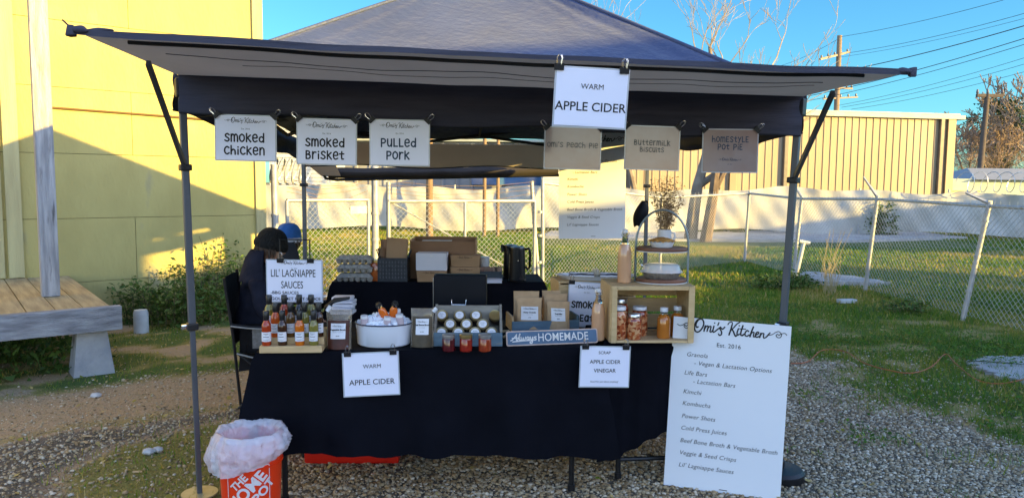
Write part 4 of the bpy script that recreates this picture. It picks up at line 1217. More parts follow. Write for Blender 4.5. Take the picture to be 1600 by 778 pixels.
def cloth(label, c, rz, Lx, D, z, drops, seed, flare=.05, fold=.022, fx=None):
    """drops: hem heights at the four corners and middles, keyed by angle step (front-left, front, front-right, right, back-right, back, back-left, left)"""
    mb = MB(); rnd_ = random.Random(seed); ph = [rnd_.uniform(0, 6.28) for _ in range(4)]
    hx, hy = Lx / 2, D / 2
    per = []; seg = 44
    cs = [(-hx, -hy), (hx, -hy), (hx, hy), (-hx, hy)]
    n_out = [(0, -1), (1, 0), (0, 1), (-1, 0)]
    for i in range(4):
        a_, b_ = cs[i], cs[(i + 1) % 4]
        for k in range(seg):
            t_ = k / seg; x = a_[0] + (b_[0] - a_[0]) * t_; y = a_[1] + (b_[1] - a_[1]) * t_
            n0 = Vector(n_out[i]); n_prev = Vector(n_out[i - 1]); n_next = Vector(n_out[(i + 1) % 4])
            w0 = max(0, 1 - t_ / .12); w1 = max(0, 1 - (1 - t_) / .12)
            nn = (n0 + n_prev * w0 + n_next * w1)
            s = (i + t_) * 2
            i0 = int(s) % 8; i1 = (i0 + 1) % 8; f_ = s - int(s); f_ = f_ * f_ * (3 - 2 * f_)
            hem = drops[i0] * (1 - f_) + drops[i1] * f_
            per.append((x, y, nn, hem, max(w0, w1), (i + t_) * 13.0))
    m = len(per); rows = 16
    vs = []; fs = []
    for j in range(rows + 1):
        v = j / rows
        for (x, y, nn, hem, cw, s) in per:
            fo = fold * (math.sin(s * 1.9 + ph[0]) + .6 * math.sin(s * 4.1 + ph[1] + v) + .35 * math.sin(s * 7.7 + ph[2])) * v ** .8
            off = .006 + flare * v * (1 + 1.3 * cw) + fo * (1 - .5 * cw)
            if j == 0: off = -.004
            zz = z - (z - hem) * (v ** 1.0) + (.006 * math.sin(s * 3.3 + ph[3]) * v)
            if j == 0: zz = z + .003
            off += v * (.010 * mnoise.noise(Vector((x * 5, zz * 5, s * .3))) + .006 * mnoise.noise(Vector((x * 13 + zz * 6, zz * 9, seed))))
            if j: off += .004 * math.exp(-((x * 2.3 - round(x * 2.3)) / .035) ** 2) + .0035 * math.exp(-((zz - .47) / .012) ** 2)
            ox = off if fx is None else .006 + fx * v + fo * (1 - .5 * cw)
            if j == 0: ox = off
            vs.append((x + nn.x * ox, y + nn.y * off, zz))
    for j in range(rows):
        for i in range(m):
            fs.append((j * m + i, (j + 1) * m + i, (j + 1) * m + (i + 1) % m, j * m + (i + 1) % m))
    fs.append(tuple(range(m)))
    mb.add(vs, fs)
    o = obj('tablecloth', mb, CLOTH, smooth=True, angle=55)
    o.location = c; o.rotation_euler = (0, 0, rz); tag(o, label, 'tablecloth', 'black tablecloths'); return o
# front left table, front right table, back table
f0 = Zp(398, 552, ZTOP); f1 = Zp(936, 543, ZTOP)
fd = (f1 - f0); FLn = fd.length; frz = math.atan2(fd.y, fd.x); fn_ = Vector((-fd.y, fd.x, 0)).normalized()
fc = (f0 + f1) / 2 + fn_ * .38; fc.z = 0
folding_table('front folding table on the left, under the bottles and jars', fc, frz, FLn - .02, .74, .2)
cloth('black cloth with a low uneven hem on the left front table', fc, frz, FLn, .76, ZTOP, [.27, .235, .20, .5, .5, .5, .45, .36], 1, flare=.018, fold=.016, fx=.10)
g0 = Zp(949, 542, ZTOP) + Vector((.0, .09, 0)); g1 = g0 + (f1 - f0).normalized() * .72
gc = (g0 + g1) / 2 + fn_ * .40; gc.z = 0
folding_table('front folding table on the right, under the wooden crate, low crossbar showing', gc, frz, .70, .72, .2, True)
cloth('black cloth hanging on the right front table behind the menu board', gc, frz, .72, .74, ZTOP, [.13, .27, .30, .3, .4, .4, .4, .20], 2, flare=.012, fold=.008)
b0 = Zp(516, 441, ZTOP) ; b1_ = Zp(846, 441, ZTOP); bd = b1_ - b0
bc = (b0 + b1_) / 2 + Vector((0, .27, 0)); bc.z = 0; brz = math.atan2(bd.y, bd.x)
folding_table('back folding table holding the boxes and kettles', bc, brz, bd.length, .52, .2)
cloth('black cloth on the back table under cardboard boxes', bc, brz, bd.length + .02, .54, ZTOP, [.12, .12, .12, .2, .2, .2, .2, .12], 3)
ZT0 = ZTOP + .004

# =====================================================================  SIGNS
PAPER = pm('white paper', (.81, .82, .94), (.77, .78, .90), 1.5, .35, coat=.3)
PAPERT = pm('shade tinted laminate', (.30, .195, .16), (.34, .28, .27), 4.0, .16, coat=.25, trans=0.0)  # brown of reflections and back shading put into the sheet colour
INKM = pm('black ink', (.012, .012, .014), rough=.6)
INKB = pm('blue black ink', (.02, .05, .10), rough=.6)
INKG = pm('grey ink', (.09, .09, .095), rough=.6)
LAM = pm('clear laminate edge', (.55, .58, .62), rough=.15, spec=.6)
def clip(parent, x, y, rot=0.0, s=1.0, handles=True):
    """binder clip on the top edge: black spring body and two wire handles"""
    mb = MB()
    prof = [(-.012, -.016), (.012, -.016), (.007, .008), (-.007, .008)]
    hw = .016 * s
    mb.add([(-hw, -.014 * s, .007), (hw, -.014 * s, .007), (hw, .008 * s, .010), (-hw, .008 * s, .010), (-hw, -.014 * s, -.006), (hw, -.014 * s, -.006), (hw, .008 * s, -.008), (-hw, .008 * s, -.008)],
           [(0, 1, 2, 3), (5, 4, 7, 6), (3, 2, 6, 7), (0, 3, 7, 4), (1, 5, 6, 2)])
    M = Matrix.Translation((x, y, 0)) @ Matrix.Rotation(rot, 4, 'Z')
    mb.xf(M); o = obj('binder_clip', mb, BLKP, parent)
    if handles:
        hb = MB()
        for zz in (.010, -.008):
            hb.tube([(-.006 * s, .004 * s, zz), (-.009 * s, .026 * s, zz + .004), (-.004 * s, .036 * s, zz + .005), (.004 * s, .036 * s, zz + .005), (.009 * s, .026 * s, zz + .004), (.006 * s, .004 * s, zz)], .0011, 5)
        hb.xf(M); obj('clip_handle', hb, CHROME, o)
    return o
def sheet(name, label, TL, TR, BL, mat=None, thick=.0012, margin=.006, cat='sign', group=None, curl=.004, clips=(), lam=True):
    M, w, h = frame3(TL, TR, BL)
    root = thing(name, label, cat, M=M, group=group)
    mb = MB()
    def cz(u, v): return curl * (math.sin(u * 3.14) * .8 + math.sin(v * 3 + u * 2) * .5)
    m_ = margin if lam else 0
    mb.grid(lambda u, v: (m_ + (w - 2 * m_) * u, m_ + (h - 2 * m_) * v, 0.0006), 6, 6)
    mb.box((w / 2, h / 2, -thick / 2 - .0004), (w - 2 * m_, h - 2 * m_, thick))
    obj('paper', mb, mat or PAPER, root)
    if lam:
        mb = MB(); mb.box((w / 2, h / 2, -thick - .0012), (w, h, .0008)); obj('laminate', mb, LAM, root)
    for cx, rot in clips:
        clip(root, cx * w, h - .002, rot)
    return root, w, h
def hdr(root, w, yc, frac=.72, z=.0016, est=True, ink=None, cx=None, bold=1.0):
    mb = MB(); cx = w / 2 if cx is None else cx; ln_ = w * frac
    script(mb, cx - ln_ / 2, yc, ln_, z, bold)
    if est: text(mb, 'Est. 2016', cx, yc - ln_ * .135, ln_ * .055, z, align='CENTER')
    obj('heading', mb, ink or INKM, root)
def mark(root, w, lines, ink=INKM, z=.0017, wt=.16):
    mb = MB()
    for s, cx, y, size in lines: marker(mb, s, cx, y, size, size * wt, z)
    obj('lettering', mb, ink, root)
def words(root, lines, ink=INKM, z=.0017, align='CENTER', name='lettering'):
    mb = MB()
    for s, x, y, size, bold in lines: text(mb, s, x, y, size, z, bold=size * bold, align=align)
    return obj(name, mb, ink, root)
def front_px(px, py, off=-.055):
    """point on the hanging line of the front valance"""
    o_, d_ = ray(px, py); n_ = -tv_; p0 = FL + n_ * (-off * -1)
    p0 = FL - tv_ * (-off)
    t_ = (p0 - o_).dot(tv_) / d_.dot(tv_)
    return o_ + d_ * t_
off = -.06
gs_ = 'laminated signs clipped to the front valance'
def hang(label, tl, tr, bl, mat, **k): return sheet('hanging_sign', label, front_px(*tl, off), front_px(*tr, off), front_px(*bl, off), mat, group=gs_, clips=((.03, .75), (.97, -.75)), **k)
s, w, h = hang('white laminated sign reading smoked chicken, leftmost under the awning', (335, 178), (432, 181), (337, 251), PAPER)
hdr(s, w, h * .80, .68); mark(s, w, [('smoked', w * .49, h * .42, .036), ('chicken', w * .49, h * .145, .036)], wt=.19)
s, w, h = hang('white laminated sign reading smoked Brisket, second from the left', (463, 184), (558, 187), (464, 257), PAPER)
hdr(s, w, h * .78, .68); mark(s, w, [('smoked', w * .48, h * .40, .036), ('brisket', w * .48, h * .13, .036)], wt=.19)
s, w, h = hang('white laminated sign reading pulled pork, third from the left', (577, 186), (672, 188), (576, 259), PAPER)
hdr(s, w, h * .80, .66); mark(s, w, [('pulled', w * .49, h * .42, .036), ('pork', w * .48, h * .15, .036)], INKB, wt=.19)
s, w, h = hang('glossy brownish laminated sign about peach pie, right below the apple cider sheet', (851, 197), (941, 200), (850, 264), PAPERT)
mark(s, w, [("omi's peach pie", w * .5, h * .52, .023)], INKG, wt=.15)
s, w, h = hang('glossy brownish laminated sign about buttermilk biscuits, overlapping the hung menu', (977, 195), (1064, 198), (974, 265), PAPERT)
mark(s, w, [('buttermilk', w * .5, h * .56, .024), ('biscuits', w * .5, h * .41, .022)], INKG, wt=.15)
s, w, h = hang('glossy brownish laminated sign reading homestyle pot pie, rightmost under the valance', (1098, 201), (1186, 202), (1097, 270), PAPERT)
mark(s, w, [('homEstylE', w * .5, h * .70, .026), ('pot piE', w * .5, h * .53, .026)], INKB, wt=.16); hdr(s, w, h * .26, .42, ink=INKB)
# warm apple cider on the awning edge
def awpx(px, py, Y): return P(px, py, Y)
s, w, h = sheet('hanging_sign', 'large white sheet reading WARM APPLE CIDER clipped high on the awning edge', awpx(868, 102, 2.585), awpx(985, 109, 2.605), awpx(858, 197, 2.60), PAPER, clips=((.05, 0), (.92, 0)))
words(s, [('WARM', w * .51, h * .64, .026, 0), ('APPLE CIDER', w * .50, h * .28, .043, .008)])
# on the front cloth
def clothpx(px, py, back=-.055):
    o_, d_ = ray(px, py); p0 = f0 + fn_ * back
    return o_ + d_ * ((p0 - o_).dot(fn_) / d_.dot(fn_))
s, w, h = sheet('cloth_sign', 'white sheet reading WARM APPLE CIDER clipped on the cloth below the ice tub', clothpx(534, 552), clothpx(623, 548), clothpx(532, 621), PAPER, clips=((.10, 0), (.90, 0)))
words(s, [('WARM', w * .52, h * .64, .027, 0), ('APPLE CIDER', w * .51, h * .27, .036, .006)])
s, w, h = sheet('cloth_sign', 'white sheet reading SCRAP APPLE CIDER VINEGAR clipped on the cloth under the plaque', clothpx(907, 540), clothpx(986, 541), clothpx(907, 605), PAPER, clips=((.10, 0), (.90, 0)))
words(s, [('SCRAP', w * .48, h * .81, .020, .004), ('APPLE CIDER', w * .5, h * .58, .026, .008), ('VINEGAR', w * .5, h * .37, .026, .008), ('Good for just about anything!', w * .5, h * .13, .0115, 0)])
# the two menu boards
def menu(name, label, TL, TR, BL, thick=.006):
    M, w, h = frame3(TL, TR, BL)
    root = thing(name, label, 'menu board', M=M)
    mb = MB(); mb.box((w / 2, h / 2, -thick / 2), (w, h, thick)); obj('board', mb, pm('white foam board', (.78, .80, .84), (.74, .76, .80), 1.0, .45), root)
    hdr(root, w, h * .905, .93, z=.0015, est=False, bold=1.25)
    mb = MB(); text(mb, 'Est. 2016', w * .49, h * .845, .030, .0015, align='CENTER', spacing=1.05)
    obj('date', mb, INKM, root)
    k = w / .61
    rows = [('Granola', .13, .775), ('- Vegan & Lactation Options', .20, .728), ('Life Bars', .12, .667), ('- Lactation Bars', .20, .621), ('Kimchi', .12, .556), ('Kombucha', .12, .487), ('Power Shots', .12, .412), ('Cold Press Juices', .12, .342), ('Beef Bone Broth & Vegetable Broth', .12, .268), ('Veggie & Seed Crisps', .12, .196), ("Lil' Lagniappe Sauces", .12, .124)]
    mb = MB()
    for t_, x, y in rows: serif_text(mb, t_, x * w, y * h, .0335 * k, .0015)
    obj('menu_lines', mb, INKM, root)
    mb = MB(); mb.box((w * .52, h * .022, .0012), (w * .07, .004, .001)); obj('staple', mb, INKG, root)
    return root, w, h
mBL = Zp(1038, 757, .006); mTL = P(1053, 494, mBL.y + .05); mTR = P(1237, 510, mBL.y - .12)
menu('menu_board', 'large white menu board leaning against the right front tent post', mTL, mTR, mBL)
hT = 6.55
hm, w, h = menu('menu_board', 'white menu board hanging at the back of the tent, half in sunlight', P(874, 208, hT), P(979, 208, hT + .02), P(877, 373, hT + .03))
clip(hm, w * .5, h - .002, 0, 1.1)
# sauces sign on its wire stand
sy = (Zp(460, 552, ZT0)).y + .235
st = thing('sign_stand', 'black wire stand holding the sauces sign above the bottles', 'stand', (0, 0, 0))
mb = MB(); q = [P(437, 475, sy + .03), P(437, 374, sy + .03), P(484, 375, sy + .03), P(484, 475, sy + .03)]
mb.tube([Vector((q[0].x, q[0].y, ZT0)), q[1]], .004, 6); mb.tube([Vector((q[3].x, q[3].y, ZT0)), q[2]], .004, 6); mb.tube([q[1], q[2]], .003, 6); obj('frame', mb, BLKM, st)
mb = MB(); mb.box((P(460, 500, sy + .03).x, sy + .03, ZT0 + .003), (.2, .09, .006)); obj('base', mb, BLKM, st)
s, w, h = sheet('sauces_sign', 'white sheet reading LIL LAGNIAPPE SAUCES standing behind the sauce bottles', P(415, 405, sy), P(504, 406, sy), P(412, 472, sy), PAPER, clips=((.26, 0), (.79, 0)))
hdr(s, w, h * .87, .52)
mb = MB()
text(mb, "LIL' LAGNIAPPE", w * .48, h * .60, .052, .0017, align='CENTER', sx=.62, bold=.0002); text(mb, 'SAUCES', w * .46, h * .335, .050, .0017, align='CENTER', sx=.62, bold=.0002)
text(mb, '-BBG SAUCES', w * .08, h * .20, .020, .0017, sx=1.15, bold=.0003); text(mb, '-GOURMET HOT SAUCE', w * .06, h * .06, .020, .0017, sx=1.15, bold=.0003)
obj('lettering', mb, INKM, s)
# always HOMEMADE
pBL = Zp(790, 541, ZT0 + .002)
M, w, h = frame3(P(790.5, 517.5, pBL.y + .02), P(933, 512.5, Zp(934, 535, ZT0).y + .02), pBL)
hs = thing('plaque', 'blue metal plaque reading Always HOMEMADE standing on the table front', 'sign', M=M)
def rrect(mb, x0, y0, x1, y1, r_, z0, z1):
    pts = []
    for cx, cy, a0 in ((x1 - r_, y1 - r_, 0), (x0 + r_, y1 - r_, 90), (x0 + r_, y0 + r_, 180), (x1 - r_, y0 + r_, 270)):
        for k in range(6): a_ = R(a0 + k * 18); pts.append((cx + math.cos(a_) * r_, cy + math.sin(a_) * r_))
    n_ = len(pts)
    mb.add([(x, y, z1) for x, y in pts] + [(x, y, z0) for x, y in pts], [tuple(range(n_)), tuple(reversed(range(n_, 2 * n_)))] + [(i, n_ + i, n_ + (i + 1) % n_, (i + 1) % n_) for i in range(n_)])
mb = MB(); rrect(mb, 0, 0, w, h, .010, -.006, 0); obj('rim', mb, pm('worn cream rim', (.55, .42, .36), (.40, .28, .22), 14, .5), hs)
mb = MB(); rrect(mb, .006, .006, w - .006, h - .006, .008, .0002, .0012); obj('field', mb, pm('worn blue enamel', (.045, .11, .20), (.03, .08, .15), 12, .35), hs)
CRM = pm('cream lettering', (.75, .73, .70), rough=.5)
mb = MB(); text(mb, 'HOMEMADE', w * .335, h * .26, h * .76, .0022, bold=.0003, sx=.85, spacing=1.02)
obj('lettering', mb, CRM, hs)
mb = MB()
ALW = [[(0,.05),(.1,.2),(.28,.75),(.32,.95),(.30,.6),(.30,.1),(.36,.06)], [(.08,.38),(.36,.42)], [(.36,.1),(.46,.7),(.50,1.0),(.46,.8),(.45,.2),(.49,.06),(.54,.15)],
       [(.54,.5),(.56,.12),(.62,.08),(.66,.45),(.67,.12),(.73,.08),(.79,.5)], [(.96,.45),(.88,.5),(.84,.25),(.88,.06),(.95,.3),(.97,.48),(.96,.1),(1.02,.1)],
       [(1.03,.5),(1.04,.14),(1.10,.1),(1.16,.5),(1.14,-.1),(1.08,-.42),(1.0,-.30),(1.12,.02)], [(1.34,.5),(1.26,.48),(1.25,.34),(1.33,.2),(1.30,.04),(1.2,.06)], [(.1,-.12),(.7,-.02),(1.0,.0)]]
for stt in ALW: stroke(mb, [(w * .045 + a_ * w * .205, h * .34 + b_ * h * .46) for a_, b_ in stt], h * .075, .0022, 6)
obj('script', mb, CRM, hs)

# =====================================================================  GOODS ON THE FRONT TABLES
def T(px, py, z=None): return Zp(px, py, ZT0 if z is None else z)
PINE = pm('pine wood', (.62, .44, .23), (.52, .36, .17), 7, .6, bump=.15, bscale=40, stretch=(1, 6, 6), c3=(.38, .22, .10), c3scale=3, c3amt=.70)
PALE = pm('pale pine slat', (.60, .42, .22), (.50, .34, .17), 6, .65, bump=.2, bscale=40, stretch=(1, 6, 6), c3=(.30, .15, .07), c3scale=4, c3amt=.70)
LABEL = pm('white label', (.76, .76, .80), (.72, .72, .76), 3, .5)
GLASS = pm('clear glass', (.93, .95, .95), rough=.02, trans=1.0, ior=1.3)
SILV = pm('silver lid', (.72, .72, .72), (.6, .6, .6), 8, .28, metal=.9)
GOLD = pm('gold lid', (.66, .50, .22), (.55, .40, .16), 8, .28, metal=.9)
WHT = pm('white plastic', (.78, .78, .80), rough=.35)
BCAP = pm('black cap', (.012, .012, .013), rough=.3)
def sauce(name, c1, c2, rough=.12, coat=.6): return pm(name, c1, c2, 30, rough, coat=coat, spec=.4)
SAU = {'red': sauce('red sauce', (.42, .045, .008), (.30, .03, .006)), 'orange': sauce('orange sauce', (.60, .15, .006), (.5, .11, .005)), 'dark': sauce('dark brown sauce', (.055, .018, .006), (.035, .012, .005)),
       'olive': sauce('olive green sauce', (.22, .19, .035), (.16, .14, .025)), 'redorange': sauce('red orange sauce', (.52, .085, .008), (.42, .06, .006)), 'black': sauce('black sauce', (.022, .012, .008), (.014, .008, .006)), 'amber': sauce('amber brown sauce', (.13, .06, .012), (.09, .04, .01))}
def wrap_label(mb, r, z0, z1, a0=-60, a1=60, n=12):
    """patch of paper round the front (-y) of a jar"""
    mb.grid(lambda u, v: (math.sin(R(a0 + (a1 - a0) * u)) * r, -math.cos(R(a0 + (a1 - a0) * u)) * r, z0 + (z1 - z0) * v), n, 1)
def wrap_lines(mb, r, rows, half=35):
    for z, hh, a in rows:
        wrap_label(mb, r, z, z + hh, -a, a, 8)
bot_g = 'sauce bottles on the stepped rack'
BODY = [(.0001, 0), (.019, 0), (.0215, .003), (.0215, .088), (.020, .098), (.013, .112), (.0105, .120), (.0105, .140)]
def sauce_bottle(pos, mat, label):
    t = thing('sauce_bottle', label, 'bottle', pos, random.uniform(-.2, .2), bot_g)
    mb = MB(); mb.lathe(BODY, n=22); obj('bottle', mb, mat, t, smooth=True)
    mb = MB(); mb.lathe([(.0118, .116), (.0125, .118), (.0135, .133), (.0138, .158), (.012, .161), (.0001, .161)], n=18); obj('cap', mb, BCAP, t, smooth=True)
    mb = MB(); wrap_label(mb, .0219, .020, .064, -75, 75); lb = obj('label', mb, LABEL, t, smooth=True)
    mb = MB(); wrap_lines(mb, .0222, [(.055, .0022, 30), (.050, .0012, 18), (.040, .003, 34), (.028, .0012, 40), (.024, .0012, 22)]); obj('print', mb, INKG, lb)
    return t
ra = T(405, 552); rb = T(503, 551); rd = (rb - ra).normalized(); rn = Vector((-rd.y, rd.x, 0)).normalized(); rlen = (rb - ra).length
rk = thing('bottle_rack', 'stepped light pine rack holding three rows of sauce bottles', 'rack', M=Matrix((rd, rn, Vector((0, 0, 1)))).transposed().to_4x4())
rk.location = ra
stp = (.032, .060, .088); sd_ = .058
for i, hgt in enumerate(stp):
    mb = MB(); mb.box((rlen / 2, sd_ * (i + .5), hgt / 2), (rlen, sd_ - .001, hgt), bevel=.003); obj('step', mb, PINE, rk)
def on_row(px, i):
    y0 = (ra + rn * sd_ * (i + .5))
    o_, d_ = ray(px, 500); t_ = (y0 - o_).dot(rn) / d_.dot(rn); p = o_ + d_ * t_
    return Vector((p.x, p.y, ZT0 + stp[i]))
for px_, i, m_, lb in ((416, 0, 'red', 'red sauce bottle at the left end of the front row'), (441, 0, 'dark', 'dark brown sauce bottle, second in the front row'), (468, 0, 'orange', 'bright orange sauce bottle, third in the front row'), (490, 0, 'olive', 'olive green sauce bottle at the right end of the front row'),
                       (430.5, 1, 'redorange', 'orange red sauce bottle at the left end of the middle row'), (454, 1, 'amber', 'brown sauce bottle, second in the middle row'), (476, 1, 'olive', 'greenish sauce bottle, third in the middle row'), (498, 1, 'dark', 'dark sauce bottle at the right end of the middle row'),
                       (421, 2, 'olive', 'olive sauce bottle at the left end of the back row'), (444.5, 2, 'red', 'red sauce bottle, second in the back row'), (468, 2, 'black', 'black sauce bottle, third in the back row'), (486.5, 2, 'olive', 'green sauce bottle at the right end of the back row')):
    sauce_bottle(on_row(px_, i), SAU[m_], lb)
# pouches of broth
FILM = pm('clear pouch film', (.42, .35, .26), (.34, .27, .19), 9, .10, coat=.8, alpha=.45)
def pouch_pts(w, h, tb, bulge=.5, gus=.0, ztop_w=1.0, crumple=.004, seed=1):
    def fn(side):
        def g(u, v):
            x = (u - .5) * w * (1.0 - .05 * math.sin(v * 3.1) + (ztop_w - 1) * v)
            th = tb * (1 - v) ** .75 * (math.sin(math.pi * min(max(u, 0), 1)) ** .55) + .0015
            n_ = mnoise.noise(Vector((u * 5 + seed, v * 6, side * 3))) * crumple * (0 if u in (0, 1) else 1)
            zz = v * h + (0 if v > .02 else .012 * (1 - abs(2 * u - 1)) * 0)
            lean = .10 * v * h
            return (x, side * th + n_ + lean, zz + (.008 * (abs(2 * u - 1)) ** 3 if v < .01 else 0) * 0)
        return g
    return fn
def pouch(name, label, pos, w, h, tb, body, top, vfill, lab, group=None, seed=1, topw=1.0, rz=0, cat='pouch', fillname='broth', crumple=.004):
    t = thing(name, label, cat, pos, rz, group)
    fn = pouch_pts(w, h, tb, ztop_w=topw, seed=seed, crumple=crumple)
    F_, B_ = fn(-1), fn(1)
    m_ = .07
    mb = MB()
    if vfill:
        mb.grid(lambda u, v: Vector(F_(m_ + (1 - 2 * m_) * u, .015 + vfill * v)) + Vector((0, .002, 0)), 14, 14)
        mb.grid(lambda u, v: Vector(B_(1 - m_ - (1 - 2 * m_) * u, .015 + vfill * v)) - Vector((0, .002, 0)), 14, 14)
        mb.add([Vector(F_(m_, .015 + vfill)), Vector(F_(1 - m_, .015 + vfill)), Vector(B_(1 - m_, .015 + vfill)), Vector(B_(m_, .015 + vfill))], [(0, 1, 2, 3)])
        obj(fillname, mb, body, t, smooth=True)
    mb = MB()
    if vfill:
        lo_ = vfill - .03
        mb.grid(lambda u, v: F_(u, lo_ + (1 - lo_) * v), 18, 14); mb.grid(lambda u, v: B_(1 - u, v), 18, 22)
        for ua, ub in ((0, .06), (.94, 1)): mb.grid(lambda u, v: F_(ua + (ub - ua) * u, lo_ * v), 3, 12)
    else:
        mb.grid(lambda u, v: F_(u, v), 18, 22); mb.grid(lambda u, v: B_(1 - u, v), 18, 22)
    obj('pouch_film' if vfill else 'bag', mb, top, t, smooth=True)
    if lab:
        u0, u1, v0, v1, rot, lines = lab
        mb = MB(); mb.grid(lambda u, v: Vector(F_(u0 + (u1 - u0) * u + rot * v, v0 + (v1 - v0) * v)) + Vector((0, -.0025, 0)), 8, 8); lo = obj('label', mb, LABEL, t, smooth=True)
        c0 = Vector(F_((u0 + u1) / 2, (v0 + v1) / 2))
        dz = Vector(F_((u0 + u1) / 2 + rot, v1)) - Vector(F_((u0 + u1) / 2, v0)); ang = math.atan2(dz.y, dz.z)
        M = Matrix.Translation(c0 + Vector((0, -.0065, 0))) @ Matrix.Rotation(-ang + R(90), 4, 'X')
        lw = (u1 - u0) * w; lh = (v1 - v0) * h
        mb = MB(); script(mb, -lw * .40, lh * .28, lw * .80, 0, 1.3)
        for s_, yy, sz, bd in lines: text(mb, s_, 0, lh * yy, sz, .0002, align='CENTER', bold=bd)
        mb.xf(M); obj('print', mb, INKM, lo)
    return t
VB = sauce('vegetable broth liquid', (.085, .022, .012), (.05, .014, .008), .5, 0); BB = sauce('bone broth liquid', (.085, .060, .032), (.06, .042, .022), .5, 0)
p = T(526, 548); vp = pouch('broth_pouch', 'clear pouch of dark red vegetable broth with white label, beside the bottle rack', p + Vector((0, .045, 0)), .118, .185, .034, VB, FILM, .76, (.20, .80, .28, .66, 0, [('Vegetable Broth', .06, .011, .0004), ('made fresh in small batches', -.08, .0045, 0), ('32 OZ', -.34, .006, .0002)]), 'pouches of broth on the front table', 3, 1.06)
mb = MB(); mb.cyl((-.058, .02, .175), (-.042, .025, .20), .011, n=12); obj('spout_cap', mb, WHT, vp)
p = T(658, 545); bp = pouch('broth_pouch', 'clear pouch of brown beef bone broth with white label, right of the ice tub', p + Vector((0, .045, 0)), .112, .185, .032, BB, FILM, .82, (.22, .80, .34, .74, 0, [('Beef Bone Broth', .08, .011, .0004), ('slow simmered', -.06, .0045, 0), ('32 OZ', -.34, .006, .0002)]), 'pouches of broth on the front table', 5, 1.0)
mb = MB(); mb.cyl((.050, .02, .168), (.066, .025, .185), .010, n=12); obj('spout_cap', mb, WHT, bp)
# enamel tub with ice
TUBM = pm('white enamel', (.74, .77, .84), (.70, .73, .80), 2, .18, coat=.7); NAVY = pm('navy enamel rim', (.012, .02, .06), rough=.25)
tb_ = T(594, 545); tc_ = Vector((tb_.x, tb_.y + .112, ZT0)); TR_ = .136
tub = thing('enamel_tub', 'oval white enamel tub with a navy rim, full of ice', 'tub', tc_)
mb = MB(); mb.lathe([(.0001, .002), (TR_ * .90, .002), (TR_ * .95, .008), (TR_ * 1.0, .10), (TR_ * 1.01, .106), (TR_ * .98, .106), (TR_ * .93, .02), (.0001, .012)], n=48, sy=.80); obj('basin', mb, TUBM, tub, smooth=True)
mb = MB(); mb.tube([(math.cos(a_) * TR_ * 1.015, math.sin(a_) * TR_ * .815, .108) for a_ in [2 * math.pi * k / 60 for k in range(61)]], .0032, 8); obj('rim', mb, NAVY, tub, smooth=True)
ICE = pm('crushed ice', (.86, .90, .97), (.72, .78, .90), 40, .12, spec=.6, sss=.0, coat=.4)
mb = MB(); rnd = random.Random(4)
mb.lathe([(.0001, .135), (TR_ * .4, .128), (TR_ * .75, .108), (TR_ * .95, .085)], n=32, sy=.8)
for k in range(520):
    a_ = rnd.uniform(0, 6.28); q = rnd.random() ** .5; s_ = rnd.uniform(.006, .013)
    z_ = .134 - .04 * q * q + rnd.uniform(-.004, .012)
    M_ = Euler((rnd.uniform(0, 6), rnd.uniform(0, 6), rnd.uniform(0, 6))).to_matrix()
    mb.box((math.cos(a_) * q * TR_ * .92, math.sin(a_) * q * TR_ * .74, z_), (s_ * 2, s_ * rnd.uniform(1.2, 2), s_ * rnd.uniform(1, 1.7)), M=M_)
o = obj('ice', mb, ICE); o.location = tc_; tag(o, 'crushed ice heaped above the rim of the enamel tub', 'ice', kind='stuff')
OJ = sauce('orange juice', (.75, .17, .012), (.65, .13, .01)); LIDW = WHT
def shot(pos, label, tilt, juice=True):
    t = thing('juice_bottle' if juice else 'small_jar', label, 'bottle' if juice else 'jar', pos, 0, 'small bottles and jars stuck in the ice')
    t.rotation_euler = tilt
    if juice: t.scale = (1.3, 1.3, 1.25)
    if juice:
        mb = MB(); mb.lathe([(.0001, 0), (.013, 0), (.0145, .004), (.0145, .048), (.008, .060)], n=16); obj('bottle', mb, OJ, t, smooth=True)
        mb = MB(); mb.lathe([(.008, .060), (.0075, .072)], n=14); obj('neck', mb, GLASS, t, smooth=True)
        mb = MB(); mb.lathe([(.0078, .070), (.0085, .072), (.0085, .079), (.0001, .080)], n=14)
        mb.tube([(-.009, 0, .058), (-.012, 0, .074), (-.006, 0, .085), (.006, 0, .085), (.012, 0, .074), (.009, 0, .058)], .001, 5); obj('swing_cap', mb, pm('wire black', (.03, .03, .03), rough=.4), t)
    else:
        mb = MB(); mb.lathe([(.0001, 0), (.016, 0), (.0175, .004), (.0175, .038), (.016, .042)], n=18); obj('jar', mb, pm('pale jar', (.60, .50, .52), (.5, .4, .44), 20, .08, coat=.7), t, smooth=True)
        mb = MB(); mb.lathe([(.0180, .038), (.0180, .050), (.0165, .052), (.0001, .052)], n=20); obj('lid', mb, LIDW, t, smooth=True)
def ice_at(px, py, dy): return P(px, py, tc_.y + dy)
shot(ice_at(605, 500, -.03) , 'orange juice bottle leaning left in the ice', (.35, -.42, 0)); shot(ice_at(612, 500, -.02), 'orange juice bottle leaning right in the ice', (.30, .25, 0))
for px_, py_, dy, lb in ((569, 509, -.07, 'white lidded small jar at the left front of the ice'), (604, 511, -.075, 'white lidded small jar at the middle front of the ice'), (626, 507, -.06, 'white lidded small jar at the right front of the ice'), (621, 499, .03, 'white lidded small jar at the right back of the ice')):
    shot(ice_at(px_, py_, dy), lb, (.1, random.uniform(-.15, .15), 0), False)
